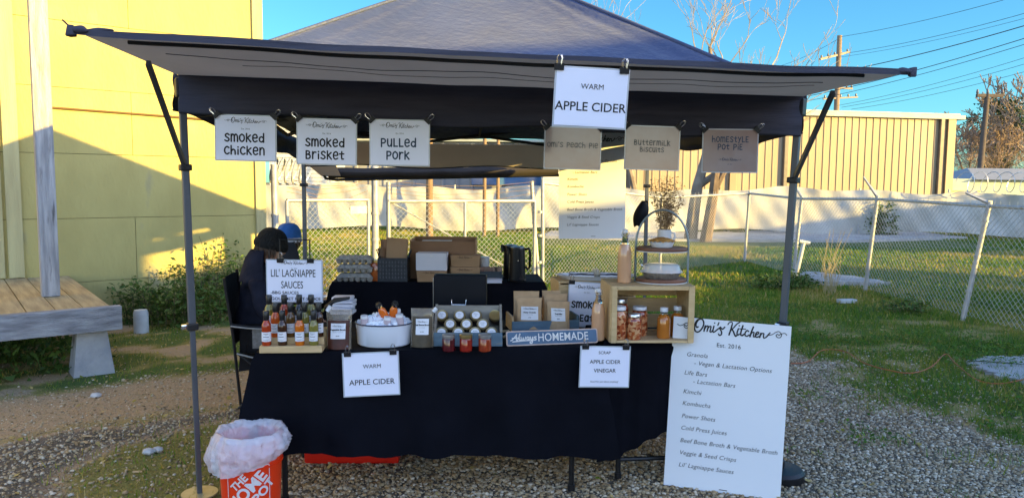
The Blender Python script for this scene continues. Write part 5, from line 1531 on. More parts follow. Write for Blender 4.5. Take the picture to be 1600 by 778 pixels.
# towels and tongs behind the tub
tw_ = T(537, 490); mb = MB()
for k in range(5):
    mb.box((random.uniform(-.006, .006), random.uniform(-.006, .006), .012 + k * .021), (.135 - k * .004, .11, .019), rz=random.uniform(-.05, .05), bevel=.008)
o = obj('folded_towel', mb, pm('white cloth', (.76, .75, .82), (.7, .69, .76), 10, .9, bump=.4), smooth=True); o.location = (tw_.x, tw_.y, ZT0); tag(o, 'folded white towel stack behind the red broth pouch', 'towel')
tg = thing('tongs', 'black tongs resting across the red broth pouch and towels', 'tongs', (0, 0, 0))
a_ = P(507, 481, p.y + .12); b_ = P(546, 466, p.y + .10)
for s_ in (0, 1):
    mb = MB(); o1 = Vector((0, .01 * s_, .012 * s_)); mb.tube([a_ + o1 * .4, a_.lerp(b_, .4) + o1 + Vector((0, 0, .012)), b_ + o1 * .3], [.004, .0065, .005], 8); obj('arm', mb, BLKP, tg, smooth=True)
# jar box
BOXW = pm('grey blue box wood', (.13, .21, .27), (.09, .15, .20), 8, .6, bump=.25, bscale=30, stretch=(1, 4, 4), c3=(.26, .24, .20), c3scale=5, c3amt=.68)
BOXI = pm('grey box inside', (.30, .28, .24), (.22, .20, .17), 8, .7, stretch=(1, 4, 4))
j0 = T(677, 541); j1 = T(785, 541); jw = (j1 - j0).length; jd = (j1 - j0).normalized(); jn = Vector((-jd.y, jd.x, 0))
jb = thing('jar_box', 'open blue grey wooden box displaying eleven lidded jars', 'box', M=Matrix((jd, jn, Vector((0, 0, 1)))).transposed().to_4x4()); jb.location = j0
mb = MB(); mb.box((jw / 2, .006, .033), (jw, .012, .066), bevel=.002); obj('front_panel', mb, BOXW, jb)
mb = MB(); mb.box((jw / 2, .185, .085), (jw - .026, .012, .17), bevel=.002); obj('back_panel', mb, BOXI, jb)
for x in (.006, jw - .006):
    mb = MB(); z0 = .0
    mb.add([(x - .006, .0125, 0), (x + .006, .0125, 0), (x + .006, .19, 0), (x - .006, .19, 0), (x - .006, .0125, .068), (x + .006, .0125, .068), (x + .006, .19, .175), (x - .006, .19, .175)], [(0, 3, 2, 1), (4, 5, 6, 7), (0, 1, 5, 4), (1, 2, 6, 5), (2, 3, 7, 6), (3, 0, 4, 7)]); obj('side_panel', mb, BOXI, jb)
mb = MB(); mb.box((jw / 2, .10, .006), (jw - .026, .17, .01)); obj('bottom', mb, BOXI, jb)
mb = MB(); mb.tube([(jw + .004, .05, .035), (jw + .03, .06, .045), (jw + .032, .11, .055), (jw + .004, .12, .05)], .006, 8); obj('rope_handle', mb, pm('rope', (.42, .33, .2), rough=.9), jb, smooth=True)
JG = 'lidded jars tilted in the blue grey box'
JGL = pm('jam jar glass', (.05, .03, .022), (.03, .02, .016), 20, .06, coat=.8)
RING = pm('brass ring', (.40, .32, .17), (.30, .23, .11), 20, .35, metal=.7)
def tjar(lx, row, lidm, lab, label):
    y_, z_ = ((.040, .060), (.088, .092), (.136, .128))[row]
    t = thing('jam_jar', label, 'jar', jb.matrix_basis @ Vector((lx, y_, z_)) if False else (j0 + jd * lx + jn * y_ + Vector((0, 0, z_))), 0, JG)
    t.rotation_euler = (R(52), 0, math.atan2(jd.y, jd.x) + random.uniform(-.06, .06))
    mb = MB(); mb.lathe([(.0001, -.06), (.028, -.06), (.031, -.054), (.031, -.014), (.027, -.006)], n=24); obj('jar', mb, JGL, t, smooth=True)
    mb = MB(); mb.lathe([(.0295, -.014), (.0300, -.012), (.0300, .001), (.0285, .003), (.0255, .002), (.0001, .002)], n=28); obj('lid', mb, lidm, t, smooth=True)
    if lab:
        mb = MB(); mb.lathe([(.0205, .0024), (.0205, .0030), (.0001, .0030)], n=28); lo = obj('lid_label', mb, LABEL, t)
        mb = MB(); script(mb, -.014, .004, .028, .0034, 1.2); text(mb, 'Jam', 0, -.006, .007, .0034, align='CENTER'); obj('print', mb, INKB, lo)
    return t
sx_ = jw / 108.0
for px_, lb, lidm, lab in ((11, 'left', GOLD, True), (39.5, 'second', RING, True), (66, 'third', RING, True), (97, 'right', GOLD, False)):
    tjar(px_ * sx_, 2, lidm, lab, {'left': 'gold lidded jar at the left of the top row in the box', 'second': 'white labelled jar, second in the top row of the box', 'third': 'white labelled jar, third in the top row of the box', 'right': 'plain gold lidded jar at the right of the top row'}[lb])
for px_, lb in ((25, 'white labelled jar at the left of the middle row'), (51, 'white labelled jar in the centre of the middle row'), (77, 'white labelled jar at the right of the middle row')): tjar(px_ * sx_, 1, RING, True, lb)
for px_, lb in ((12, 'white labelled jar at the left of the lowest row'), (38.5, 'white labelled jar, second in the lowest row'), (65, 'white labelled jar, third in the lowest row'), (91, 'white labelled jar at the right of the lowest row')): tjar(px_ * sx_, 0, RING, True, lb)
def jam(pos, mat, lidm, label):
    t = thing('jam_jar', label, 'jar', pos, 0, 'jam jars standing before the blue grey box')
    mb = MB(); mb.lathe([(.0001, 0), (.027, 0), (.0305, .004), (.0305, .056), (.027, .064)], n=26); obj('jar', mb, mat, t, smooth=True)
    mb = MB(); mb.lathe([(.0300, .061), (.0308, .063), (.0308, .078), (.029, .080), (.0001, .080)], n=28); obj('lid', mb, lidm, t, smooth=True)
jam(T(701, 548), sauce('plum jam', (.10, .008, .012), (.06, .005, .008)), SILV, 'dark plum jam jar with silver lid in front of the box')
jam(T(728, 548), sauce('red jam', (.30, .018, .008), (.22, .012, .006)), GOLD, 'red jam jar with gold lid in front of the box')
jam(T(757.5, 548), sauce('tomato jam', (.30, .04, .010), (.22, .025, .008)), SILV, 'brick red jam jar with silver lid in front of the box')
# black case with a wire handle
CASE = pm('black case', (.006, .007, .011), (.004, .005, .008), 6, .5, spec=.15)
c0 = P(677, 500, 3.98); c1 = P(760, 500, 3.98); cw = (c1 - c0).length; ch = P(718, 430, 3.98).z - ZT0
cs = thing('black_case', 'black case with a white edge and wire handle standing behind the jar box', 'case', ((c0.x + c1.x) / 2, 3.98, ZT0))
mb = MB(); mb.box((0, .045, ch / 2), (cw, .09, ch), bevel=.012); obj('shell', mb, CASE, cs, smooth=True)
mb = MB(); mb.tube([(-cw / 2 - .001, 0.01, .01), (-cw / 2 - .001, .01, ch - .02), (-cw / 2 + .012, .01, ch - .001)], .002, 6); obj('edge_trim', mb, SILV, cs)
mb = MB(); mb.tube([(-.045, -.004, ch * .56), (-.045, -.014, ch * .55), (-.043, -.018, ch * .46), (.032, -.018, ch * .46), (.034, -.014, ch * .55), (.034, -.004, ch * .56)], .003, 8); obj('handle', mb, CHROME, cs, smooth=True)
# granola tray and kraft bags
KRAFT = pm('kraft paper', (.52, .34, .19), (.44, .28, .15), 14, .75, bump=.3, bscale=12)
t0_ = T(800, 519); t1_ = T(905, 516); twd = (t1_ - t0_).length; td = (t1_ - t0_).normalized(); tn = Vector((-td.y, td.x, 0))
gt_ = thing('granola_tray', 'blue grey wooden tray of kraft bags behind the plaque', 'tray', M=Matrix((td, tn, Vector((0, 0, 1)))).transposed().to_4x4()); gt_.location = (t0_.x, t0_.y, ZT0)
mb = MB(); mb.box((twd / 2, .006, .028), (twd, .012, .056), bevel=.002); obj('front_panel', mb, BOXW, gt_)
mb = MB(); mb.box((twd / 2, .194, .028), (twd, .012, .056), bevel=.002); obj('back_panel', mb, BOXW, gt_)
for x in (.006, twd - .006):
    mb = MB(); mb.box((x, .10, .04), (.012, .174, .08), bevel=.002); obj('side_panel', mb, PALE if x < .1 else BOXW, gt_)
mb = MB(); mb.box((twd / 2, .10, .005), (twd - .026, .174, .01)); obj('bottom', mb, BOXI, gt_)
kg = 'kraft bags of granola in the tray'
def kbag(px_, py_top, w_px, dy, label, lab, seed, rz=0):
    y0 = t0_.y + dy; b = P(px_, 500, y0); hgt = P(px_, py_top, y0 + .01).z - ZT0 - .012; w_ = w_px * y0 / 1164
    return pouch('kraft_bag', label, (b.x, y0, ZT0 + .012), w_, hgt, .026, None, KRAFT, 0, lab, kg, seed, .97, rz, 'bag', crumple=.003)
kbag(827, 465, 41, .045, 'front kraft bag with a white label at the left of the tray', (.16, .86, .30, .72, 0, [('Nutty Granola', .04, .011, .0004), ('oats seeds honey', -.1, .005, 0), ('8 OZ', -.34, .006, .0002)]), 1)
kbag(872, 471, 37, .05, 'front kraft bag with a tilted white label at the right of the tray', (.20, .84, .30, .76, -.03, [('Trail Mix', .02, .011, .0004), ('oats seeds honey', -.1, .005, 0), ('8 OZ', -.34, .006, .0002)]), 2, -.12)
kbag(822, 455, 42, .12, 'taller unlabelled kraft bag behind the left front bag', None, 3)
kbag(868, 459, 38, .115, 'unlabelled kraft bag behind the right front bag', None, 4)
kbag(861, 454, 30, .17, 'pale kraft bag at the back of the tray', None, 5)
# swing-top bottles of cider
CID = pm('peach cider', (.62, .36, .20), (.56, .31, .17), 5, .12, coat=.7)
def cider(pos, hh, label):
    t = thing('cider_bottle', label, 'bottle', pos, 0, 'swing top bottles of peach coloured cider'); k = hh / .27
    prof = [(.0001, 0), (.032, 0), (.0355, .004), (.0355, .135), (.033, .165), (.024, .195)]
    mb = MB(); mb.lathe([(a_ * k * .985, b_ * k) for a_, b_ in prof] + [(.0001, .1955 * k)], n=28); obj('cider', mb, CID, t, smooth=True)
    mb = MB(); mb.lathe([(a_ * k, b_ * k) for a_, b_ in [(.024, .196), (.0165, .216), (.0135, .228), (.0135, .244), (.016, .246), (.016, .252)]], n=24); obj('neck', mb, GLASS, t, smooth=True)
    mb = MB(); mb.lathe([(.0135 * k, .2525 * k), (.0145 * k, .262 * k), (.010 * k, .270 * k), (.0001, .271 * k)], n=18); obj('stopper', mb, WHT, t, smooth=True)
    mb = MB(); mb.tube([(-.015 * k, 0, .236 * k), (-.021 * k, -.004, .250 * k), (-.016 * k, -.002, .266 * k), (0, 0, .273 * k), (.016 * k, -.002, .266 * k), (.021 * k, -.004, .250 * k), (.015 * k, 0, .236 * k)], .0013, 6)
    mb.tube([(math.cos(a_) * .0165 * k, math.sin(a_) * .0165 * k, .236 * k) for a_ in [2 * math.pi * i / 16 for i in range(17)]], .0012, 5); obj('wire_bail', mb, CHROME, t)
cider(T(934, 531), .262, 'cider bottle standing on the table between tray and wooden crate')
# the wooden crate lying on its side
k0_ = T(955, 540) + Vector((0, .07, 0)); k1_ = k0_ + (T(1066, 540) - T(948, 540)).normalized() * .425
kd = (k1_ - k0_).normalized(); kn = Vector((-kd.y, kd.x, 0)); kw = .425; kh = .285; kdp = .30
def crate(name, label, org, d_, n_, w_, h_, dp, open_front=True):
    t = thing(name, label, 'crate', M=Matrix((d_, n_, Vector((0, 0, 1)))).transposed().to_4x4()); t.location = org
    th = .012
    for x in (th / 2, w_ - th / 2):
        mb = MB(); mb.box((x, dp / 2, h_ / 2), (th, dp, h_), bevel=.002); e = obj('end_board', mb, PINE, t)
    for zc_ in (th / 2, h_ - th / 2):
        for k in range(3):
            mb = MB(); s = dp / 3; mb.box((w_ / 2, s * (k + .5), zc_), (w_ - 2 * th - .002, s - .010, th), bevel=.002); obj('slat', mb, PALE, t)
    for k in range(3):
        s = (h_ - 2 * th) / 3; mb = MB(); mb.box((w_ / 2, dp + th / 2 + .001, th + s * (k + .5)), (w_, th * .8, s - .014), bevel=.002); obj('slat', mb, PALE, t)
    if not open_front:
        for k in range(3):
            s = (h_ - 2 * th) / 3; mb = MB(); mb.box((w_ / 2, -th / 2 - .001, th + s * (k + .5)), (w_, th * .8, s - .012), bevel=.002); obj('slat', mb, PALE, t)
    else:
        for x in (.02, w_ - .02):
            mb = MB(); mb.box((x, .006 - .0125, h_ / 2), (.028, .012, h_), bevel=.002); obj('corner_post', mb, PINE, t)
        mb = MB(); mb.box((w_ / 2, -.0065, h_ - .010), (w_ - .07, .011, .020), bevel=.002); obj('front_rail', mb, PINE, t)
        mb = MB(); mb.box((w_ / 2, -.0065, .007), (w_ - .07, .011, .012), bevel=.002); obj('front_rail', mb, PINE, t)
    return t
crate('wooden_crate', 'pine crate lying on its side at the table end, jars inside', k0_, kd, kn, kw, kh, kdp)
def K(px_, fr, z_): 
    """point inside or on the crate: on the vertical plane a fraction of its depth behind the front"""
    q = k0_ + kn * (kdp * fr); o_, d_ = ray(px_, 470); t_ = (q - o_).dot(kn) / d_.dot(kn); r_ = o_ + d_ * t_
    return Vector((r_.x, r_.y, ZT0 + z_))
# kimchi jars: red chunks behind glass
KIM = bpy.data.materials.new('kimchi'); KIM.use_nodes = True
nt = KIM.node_tree; b_ = nt.nodes['Principled BSDF']; b_.inputs['Roughness'].default_value = .12; b_.inputs['Coat Weight'].default_value = .8
tc = nt.nodes.new('ShaderNodeTexCoord'); vo = nt.nodes.new('ShaderNodeTexVoronoi'); vo.inputs['Scale'].default_value = 75; rp = nt.nodes.new('ShaderNodeValToRGB')
nt.links.new(tc.outputs['Object'], vo.inputs['Vector']); nt.links.new(vo.outputs['Color'], rp.inputs[0]); nt.links.new(rp.outputs[0], b_.inputs['Base Color'])
el = rp.color_ramp.elements; el[0].position = .2; el[0].color = (.22, .03, .010, 1); el[1].position = .85; el[1].color = (.62, .34, .16, 1); e_ = el.new(.5); e_.color = (.42, .10, .028, 1)
def kjar(pos, h_, r_, label, lid=None):
    t = thing('kimchi_jar', label, 'jar', pos, random.uniform(0, 6), 'kimchi jars in the crate')
    mb = MB(); mb.lathe([(.0001, 0), (r_ * .88, 0), (r_, .006), (r_, h_ * .70), (r_ * .97, h_ * .78), (r_ * .78, h_ * .86)], n=28); obj('jar', mb, KIM, t, smooth=True)
    mb = MB(); mb.lathe([(r_ * .78, h_ * .862), (r_ * .77, h_ * .90)], n=24); obj('neck', mb, GLASS, t, smooth=True)
    mb = MB(); mb.lathe([(r_ * .84, h_ * .885), (r_ * .86, h_ * .89), (r_ * .86, h_ * .985), (r_ * .82, h_), (.0001, h_)], n=28); obj('lid', mb, lid or SILV, t, smooth=True)
zf = .013
kjar(K(969, .55, zf), .185, .046, 'tallest kimchi jar at the back left of the crate'); kjar(K(967, .14, zf), .165, .042, 'kimchi jar with a white lid at the front left of the crate', WHT)
kjar(K(1000, .42, zf), .150, .042, 'kimchi jar with a white lid in the middle of the crate', WHT); kjar(K(992, .10, zf), .128, .037, 'smallest kimchi jar with a grey lid, front middle')
AMB = pm('amber drink', (.50, .17, .022), (.42, .13, .016), 6, .1, coat=.8)
def drink(pos, h_, r_, label):
    t = thing('drink_bottle', label, 'bottle', pos, 0, 'small amber bottles in the crate')
    mb = MB(); mb.lathe([(.0001, 0), (r_ * .9, 0), (r_, .005), (r_, h_ * .62), (r_ * .8, h_ * .72), (r_ * .52, h_ * .78)], n=26); obj('bottle', mb, AMB, t, smooth=True)
    mb = MB(); mb.lathe([(r_ * .52, h_ * .782), (r_ * .50, h_ * .90)], n=22); obj('neck', mb, GLASS, t, smooth=True)
    mb = MB(); mb.lathe([(r_ * .60, h_ * .87), (r_ * .60, h_ * .98), (r_ * .56, h_), (.0001, h_)], n=24); obj('cap', mb, WHT, t, smooth=True)
drink(K(1038, .20, zf), .155, .034, 'whole amber bottle with white cap at the right of the crate'); drink(K(1059, .34, zf), .155, .034, 'amber bottle with white cap half hidden by the menu board')
# on top of the crate
ZC = ZT0 + kh + .001
cider(K(974.5, .42, kh + .001), .272, 'cider bottle standing on top of the wooden crate')
WAL = pm('dark walnut board', (.20, .085, .045), (.13, .05, .028), 6, .5, stretch=(1, 6, 6), bump=.15); STL = pm('grey blue steel', (.30, .36, .38), rough=.4, metal=.6)
tcen = K(1032, .48, kh + .001); k_ = tcen.y / 1164
tt = thing('cake_stand', 'two tier stand with walnut discs under a steel arch, on the crate', 'stand', tcen)
rT = 39 * k_
hU = P(1032, 391, tcen.y).z - ZC
for z_ in (.006, hU):
    mb = MB(); mb.lathe([(.0001, z_), (rT, z_), (rT * 1.01, z_ + .004), (rT * 1.01, z_ + .014), (rT * .99, z_ + .017), (.0001, z_ + .017)], n=48, sy=.86); d_ = obj('tier', mb, WAL, tt, smooth=True)
    mb = MB(); mb.lathe([(rT * .9, z_ - .005), (rT * 1.03, z_ - .005), (rT * 1.03, z_ - .0005), (rT * .9, z_ - .0005)], n=48, sy=.86); obj('rim_plate', mb, pm('white plate', (.7, .7, .68), rough=.3), d_, smooth=True)
hA = P(1032, 328, tcen.y).z - ZC
mb = MB(); pts = [(-rT * 1.045, 0, .0), (-rT * 1.045, 0, hU + .01)] + [(math.cos(a_) * rT * 1.045, 0, hU + .02 + math.sin(a_) * (hA - hU - .02)) for a_ in [math.pi - math.pi * k / 24 for k in range(25)]] + [(rT * 1.045, 0, hU + .01), (rT * 1.045, 0, 0)]
mb.tube(pts, .0055, 8)
o = obj('arch', mb, STL, tt, smooth=True); o.scale = (1, 1.4, 1); o.rotation_euler = (0, 0, -.10)
CRUST = pm('golden crust', (.55, .28, .07), (.42, .18, .04), 25, .7, bump=.5, bscale=50); FOIL = pm('foil', (.70, .70, .70), (.55, .55, .55), 60, .3, metal=.9, bump=.6, bscale=60)
pz = tcen + Vector((-.008, -.035, hU + .018))
pie = thing('pie', 'golden crusted pie in a white dish on the upper tier', 'pie', pz)
mb = MB(); mb.lathe([(.0001, 0), (.048, 0), (.053, .004), (.064, .030), (.066, .031), (.061, .031), (.050, .008), (.0001, .007)], n=40); obj('dish', mb, WHT, pie, smooth=True)
mb = MB(); mb.grid(lambda u, v: (math.cos(6.2832 * u) * .0685 * (1 - v * .999), math.sin(6.2832 * u) * .0685 * (1 - v * .999), .032 + .020 * (1 - (1 - v) ** 2) + .003 * math.sin(u * 6.2832 * 16) * max(0, 1 - v * 5) + .003 * mnoise.noise(Vector((math.cos(6.28 * u) * (1 - v) * 5, math.sin(6.28 * u) * (1 - v) * 5, 0)))), 64, 12); obj('crust', mb, CRUST, pie, smooth=True)
qz = tcen + Vector((-.005, -.03, .024))
pie2 = thing('pie', 'foil pan pie under a clear plastic dome on the lower tier', 'pie', qz)
mb = MB(); mb.grid(lambda u, v: (math.cos(6.2832 * u) * (.075 + .027 * v) * (1 + .018 * math.sin(u * 6.2832 * 34)), math.sin(6.2832 * u) * (.075 + .027 * v) * (1 + .018 * math.sin(u * 6.2832 * 34)) * .86, .035 * v), 200, 3); mb.lathe([(.0001, .001), (.076, .001)], n=40, sy=.86); obj('foil_pan', mb, FOIL, pie2, smooth=True)
mb = MB(); mb.lathe([(.0001, .034), (.09, .030), (.1, .032)], n=40, sy=.86); obj('crust', mb, pm('dark crust', (.26, .12, .06), rough=.8), pie2, smooth=True)
DOME = pm('clear plastic dome', (.85, .88, .92), rough=.06, alpha=.50, coat=1.0, spec=.9)
mb = MB(); mb.lathe([(.108, .034), (.104, .040), (.098, .044), (.092, .066), (.080, .074), (.0001, .075)], n=48, sy=.86); obj('dome', mb, DOME, pie2, smooth=True)
mg = tcen + Vector((.022, .055, hU + .018))
mug = thing('mug', 'white mug holding dried flowers behind the upper pie', 'mug', mg)
mb = MB(); mb.lathe([(.0001, 0), (.030, 0), (.035, .006), (.036, .085), (.034, .085), (.032, .01), (.0001, .008)], n=30); obj('cup', mb, WHT, mug, smooth=True)
mb = MB(); mb.tube([(.034, 0, .07), (.052, 0, .068), (.056, 0, .045), (.045, 0, .025), (.035, 0, .022)], .005, 8); obj('handle', mb, WHT, mug, smooth=True)
DRY = attr_mat('dried flower', 'tint', [(0, (.12, .06, .03)), (.5, (.30, .18, .09)), (1, (.48, .34, .20))], rough=.9)
rnd = random.Random(12); fl = thing('dried_flowers', 'bouquet of brown dried flower stems standing in the white mug', 'flowers', mg + Vector((0, 0, .02)))
mb = MB(); V = []; T_ = []
hF = P(1040, 272, mg.y).z - mg.z - .02
for k in range(46):
    tip = Vector((rnd.gauss(.0, .05), rnd.gauss(0, .04), hF * rnd.uniform(.55, 1.0)))
    b_ = Vector((rnd.uniform(-.02, .02), rnd.uniform(-.02, .02), 0)); m_ = b_.lerp(tip, .5) + Vector((rnd.gauss(0, .008), 0, 0))
    mb.tube([b_, m_, tip], [.0011, .0009, .0006], 4)
    for j in range(46):
        u = rnd.uniform(.32, 1.0); c_ = (m_.lerp(tip, (u - .5) * 2) if u > .5 else b_.lerp(m_, u * 2)) + Vector((rnd.gauss(0, .010), rnd.gauss(0, .010), rnd.gauss(0, .008)))
        for w_ in range(3): V.append(c_ + Vector((rnd.gauss(0, .0045), rnd.gauss(0, .0045), rnd.gauss(0, .004))))
        T_ += [rnd.random()] * 3
obj('stem', mb, pm('dry stem', (.34, .22, .11), rough=.9), fl)
np_obj('blossom', np.array([tuple(v) for v in V]), np.arange(len(V)).reshape(-1, 3), DRY, {'tint': np.array(T_)}, parent=fl)
# smoked meats crate and tray behind
m0 = P(872, 500, 4.16); m0.z = 0; m1 = P(992, 500, 4.22); m1.z = 0
md = (m1 - m0).normalized(); mn = Vector((-md.y, md.x, 0)); mh = P(930, 440, 4.16).z - ZT0
crate('wooden_crate', 'pine crate behind the tray with the smoked meats sign on its front', Vector((m0.x, m0.y, ZT0)), md, mn, (m1 - m0).length, mh, .24, False)
s, w, h = sheet('crate_sign', 'white sheet reading smoked meats clipped on the rear crate', P(889, 439, 4.125), P(947, 442, 4.14), P(891, 511, 4.125), PAPER, clips=((.08, 0),))
hdr(s, w, h * .84, .72); mark(s, w, [('smokEd', w * .53, h * .44, .035), ('mEats', w * .53, h * .15, .035)], wt=.22)
tr = thing('serving_tray', 'white oval tray with striped cloths on the rear crate', 'tray', ((m0.x + m1.x) / 2 + .0, m0.y + .12, ZT0 + mh + .002))
mb = MB(); trw = (m1 - m0).length * .52
mb.lathe([(.0001, 0), (trw * .85, 0), (trw * 1.0, .022), (trw * 1.02, .024), (trw * .97, .024), (trw * .84, .005), (.0001, .004)], n=48, sy=.5); obj('plate', mb, WHT, tr, smooth=True)
STR = bpy.data.materials.new('striped cloth'); STR.use_nodes = True
nt = STR.node_tree; b_ = nt.nodes['Principled BSDF']; b_.inputs['Roughness'].default_value = .9
tc = nt.nodes.new('ShaderNodeTexCoord'); wv = nt.nodes.new('ShaderNodeTexWave'); wv.inputs['Scale'].default_value = 22; wv.inputs['Distortion'].default_value = 1.5; wv.bands_direction = 'Z'; rp = nt.nodes.new('ShaderNodeValToRGB')
nt.links.new(tc.outputs['Object'], wv.inputs['Vector']); nt.links.new(wv.outputs['Fac'], rp.inputs[0]); nt.links.new(rp.outputs[0], b_.inputs['Base Color'])
rp.color_ramp.interpolation = 'CONSTANT'; rp.color_ramp.elements[0].color = (.05, .05, .07, 1); rp.color_ramp.elements[1].position = .5; rp.color_ramp.elements[1].color = (.72, .72, .76, 1)
for dx, lb in ((-.085, 'rolled black and white striped cloth at the left of the tray'), (.09, 'rolled black and white striped cloth at the right of the tray')):
    mb = MB(); mb.grid(lambda u, v: (-.07 + .14 * u, math.cos(math.pi * v) * .045, .006 + math.sin(math.pi * v) * .030 * (1 + .15 * math.sin(u * 9))), 20, 14)
    o = obj('striped_cloth', mb, STR, smooth=True); o.location = tr.location + Vector((dx, -.01, 0)); tag(o, lb, 'cloth', 'striped cloths on the tray')
mb = MB(); mb.grid(lambda u, v: ((u - .5) * .05 * (1 - .6 * v), .01 * math.sin(u * 9), .05 * v), 8, 8); 
for k in range(8): mb.tube([(0, 0, .01), (random.uniform(-.03, .03), random.uniform(-.02, .02), random.uniform(.03, .06))], .003, 5)
o = obj('paper_napkin', mb, pm('cream napkin', (.62, .56, .46), rough=.9)); o.location = tr.location + Vector((.005, -.02, .008)); tag(o, 'crumpled cream napkin between the two striped cloths', 'napkin')

# =====================================================================  THINGS ON THE BACK TABLE
YB = b0.y
def B(px_, dy): q = P(px_, 430, YB + dy); return Vector((q.x, YB + dy, ZT0))
def hz(px_, py_, dy): return P(px_, py_, YB + dy).z - ZT0
CARD = pm('brown cardboard', (.26, .15, .085), (.21, .12, .065), 3, .85, bump=.1, bscale=60); CARDI = pm('cardboard inside', (.40, .24, .12), (.34, .2, .1), 3, .85)
KRB = pm('kraft box', (.40, .25, .14), (.34, .21, .11), 4, .8)
EGG = pm('grey egg carton pulp', (.36, .35, .32), (.28, .27, .25), 30, .95, bump=.5, bscale=80)
ew = 58 * YB / 1164
for k in range(3):
    t = thing('egg_carton', ('lowest', 'middle', 'topmost')[k] + ' grey egg carton of the stack at the left of the back table', 'egg carton', B(556, .07) + Vector((random.uniform(-.006, .006), 0, k * .071)), random.uniform(-.03, .03), 'stacked egg cartons')
    mb = MB()
    for i in range(6):
        for j in range(2): mb.lathe([(.0001, 0), (.016, 0), (.022, .012), (.026, .032)], ((i - 2.5) * ew / 6.1, (j - .5) * .052, 0), 10)
    obj('cup_tray', mb, EGG, t, smooth=True)
    mb = MB(); mb.box((0, 0, .035), (ew, .112, .006), bevel=.002); obj('flange', mb, EGG, t)
    mb = MB()
    def lid(u, v, a=ew): 
        bump_ = .006 * abs(math.sin(u * math.pi * 6)); e_ = min(1, min(u, 1 - u) * 12); 
        yy = (v - .5) * .108; prof = min(1, (1 - abs(2 * v - 1)) * 3.2)
        return ((u - .5) * a * .97, yy * (.92 + .08 * (1 - prof)), .038 + .030 * prof * e_ - bump_ * prof)
    mb.grid(lid, 48, 16); obj('lid', mb, EGG, t, smooth=True)
    mb = MB(); mb.box((0, -.059, .048), (.05, .004, .014), bevel=.001); obj('latch', mb, EGG, t)
oj = B(589, .10); o = thing('orange_jar', 'jar of orange preserve between egg cartons and dark basket', 'jar', oj)
mb = MB(); mb.lathe([(.0001, 0), (.05, 0), (.056, .01), (.056, .14), (.05, .15)], n=24); obj('jar', mb, pm('orange preserve', (.50, .13, .03), (.36, .08, .02), 25, .15, coat=.7), o, smooth=True)
mb = MB(); mb.lathe([(.053, .15), (.053, .17), (.0001, .172)], n=24); obj('lid', mb, GOLD, o, smooth=True)
BSK = pm('dark metal basket', (.035, .042, .055), (.02, .025, .033), 30, .5, metal=.3)
bw_ = 46 * YB / 1164; bh = hz(616, 403, .05)
bs_ = thing('basket', 'dark slotted metal basket holding brown paper bags', 'basket', B(616, .13))
mb = MB()
for sx, sy, lx, ly in ((0, -.09, bw_, .006), (0, .09, bw_, .006), (-bw_ / 2, 0, .006, .18), (bw_ / 2, 0, .006, .18)): mb.box((sx, sy, bh / 2), (lx, ly, bh))
mb.box((0, 0, .005), (bw_, .18, .008)); obj('body', mb, BSK, bs_)
mb = MB()
for r_ in range(5):
    for c_ in range(9): mb.box((-bw_ * .42 + c_ * bw_ * .105, -.094, bh * .18 + r_ * bh * .16), (bw_ * .045, .003, bh * .10))
obj('slots', mb, pm('slot steel', (.07, .08, .10), rough=.4, metal=.4), bs_)
for s_ in (-1, 1):
    mb = MB(); mb.tube([(s_ * bw_ / 2, -.04, bh), (s_ * (bw_ / 2 + .02), -.03, bh + .06), (s_ * (bw_ / 2 + .02), .03, bh + .06), (s_ * bw_ / 2, .04, bh)], .005, 6); obj('handle', mb, BSK, bs_, smooth=True)
def pbag(px0, px1, py, dy, label, lean, mat=None):
    a_ = B(px0, dy); b_ = B(px1, dy); w_ = (b_ - a_).length; h_ = hz((px0 + px1) / 2, py, dy)
    mb = MB(); mb.grid(lambda u, v: ((u - .5) * w_, -.02 + .004 * math.sin(u * 7), v * (h_ - .02)), 6, 6); mb.grid(lambda u, v: ((.5 - u) * w_, .02, v * (h_ - .03)), 6, 6)
    mb.box((-w_ / 2 + .002, 0, (h_ - .03) / 2), (.003, .038, h_ - .03)); mb.box((w_ / 2 - .002, 0, (h_ - .03) / 2), (.003, .038, h_ - .03))
    o = obj('paper_bag', mb, mat or KRB); o.location = (a_ + b_) / 2 + Vector((0, 0, .012)); o.rotation_euler = (0, lean, 0); tag(o, label, 'bag', 'paper bags in the dark basket')
pbag(602, 634, 370, .13, 'widest brown paper bag leaning in the front of the basket', .06); pbag(597, 612, 372, .19, 'narrow darker paper bag at the left of the basket', -.02, CARD); pbag(592, 603, 386, .18, 'short folded paper bag at the left edge of the basket', 0, CARD)
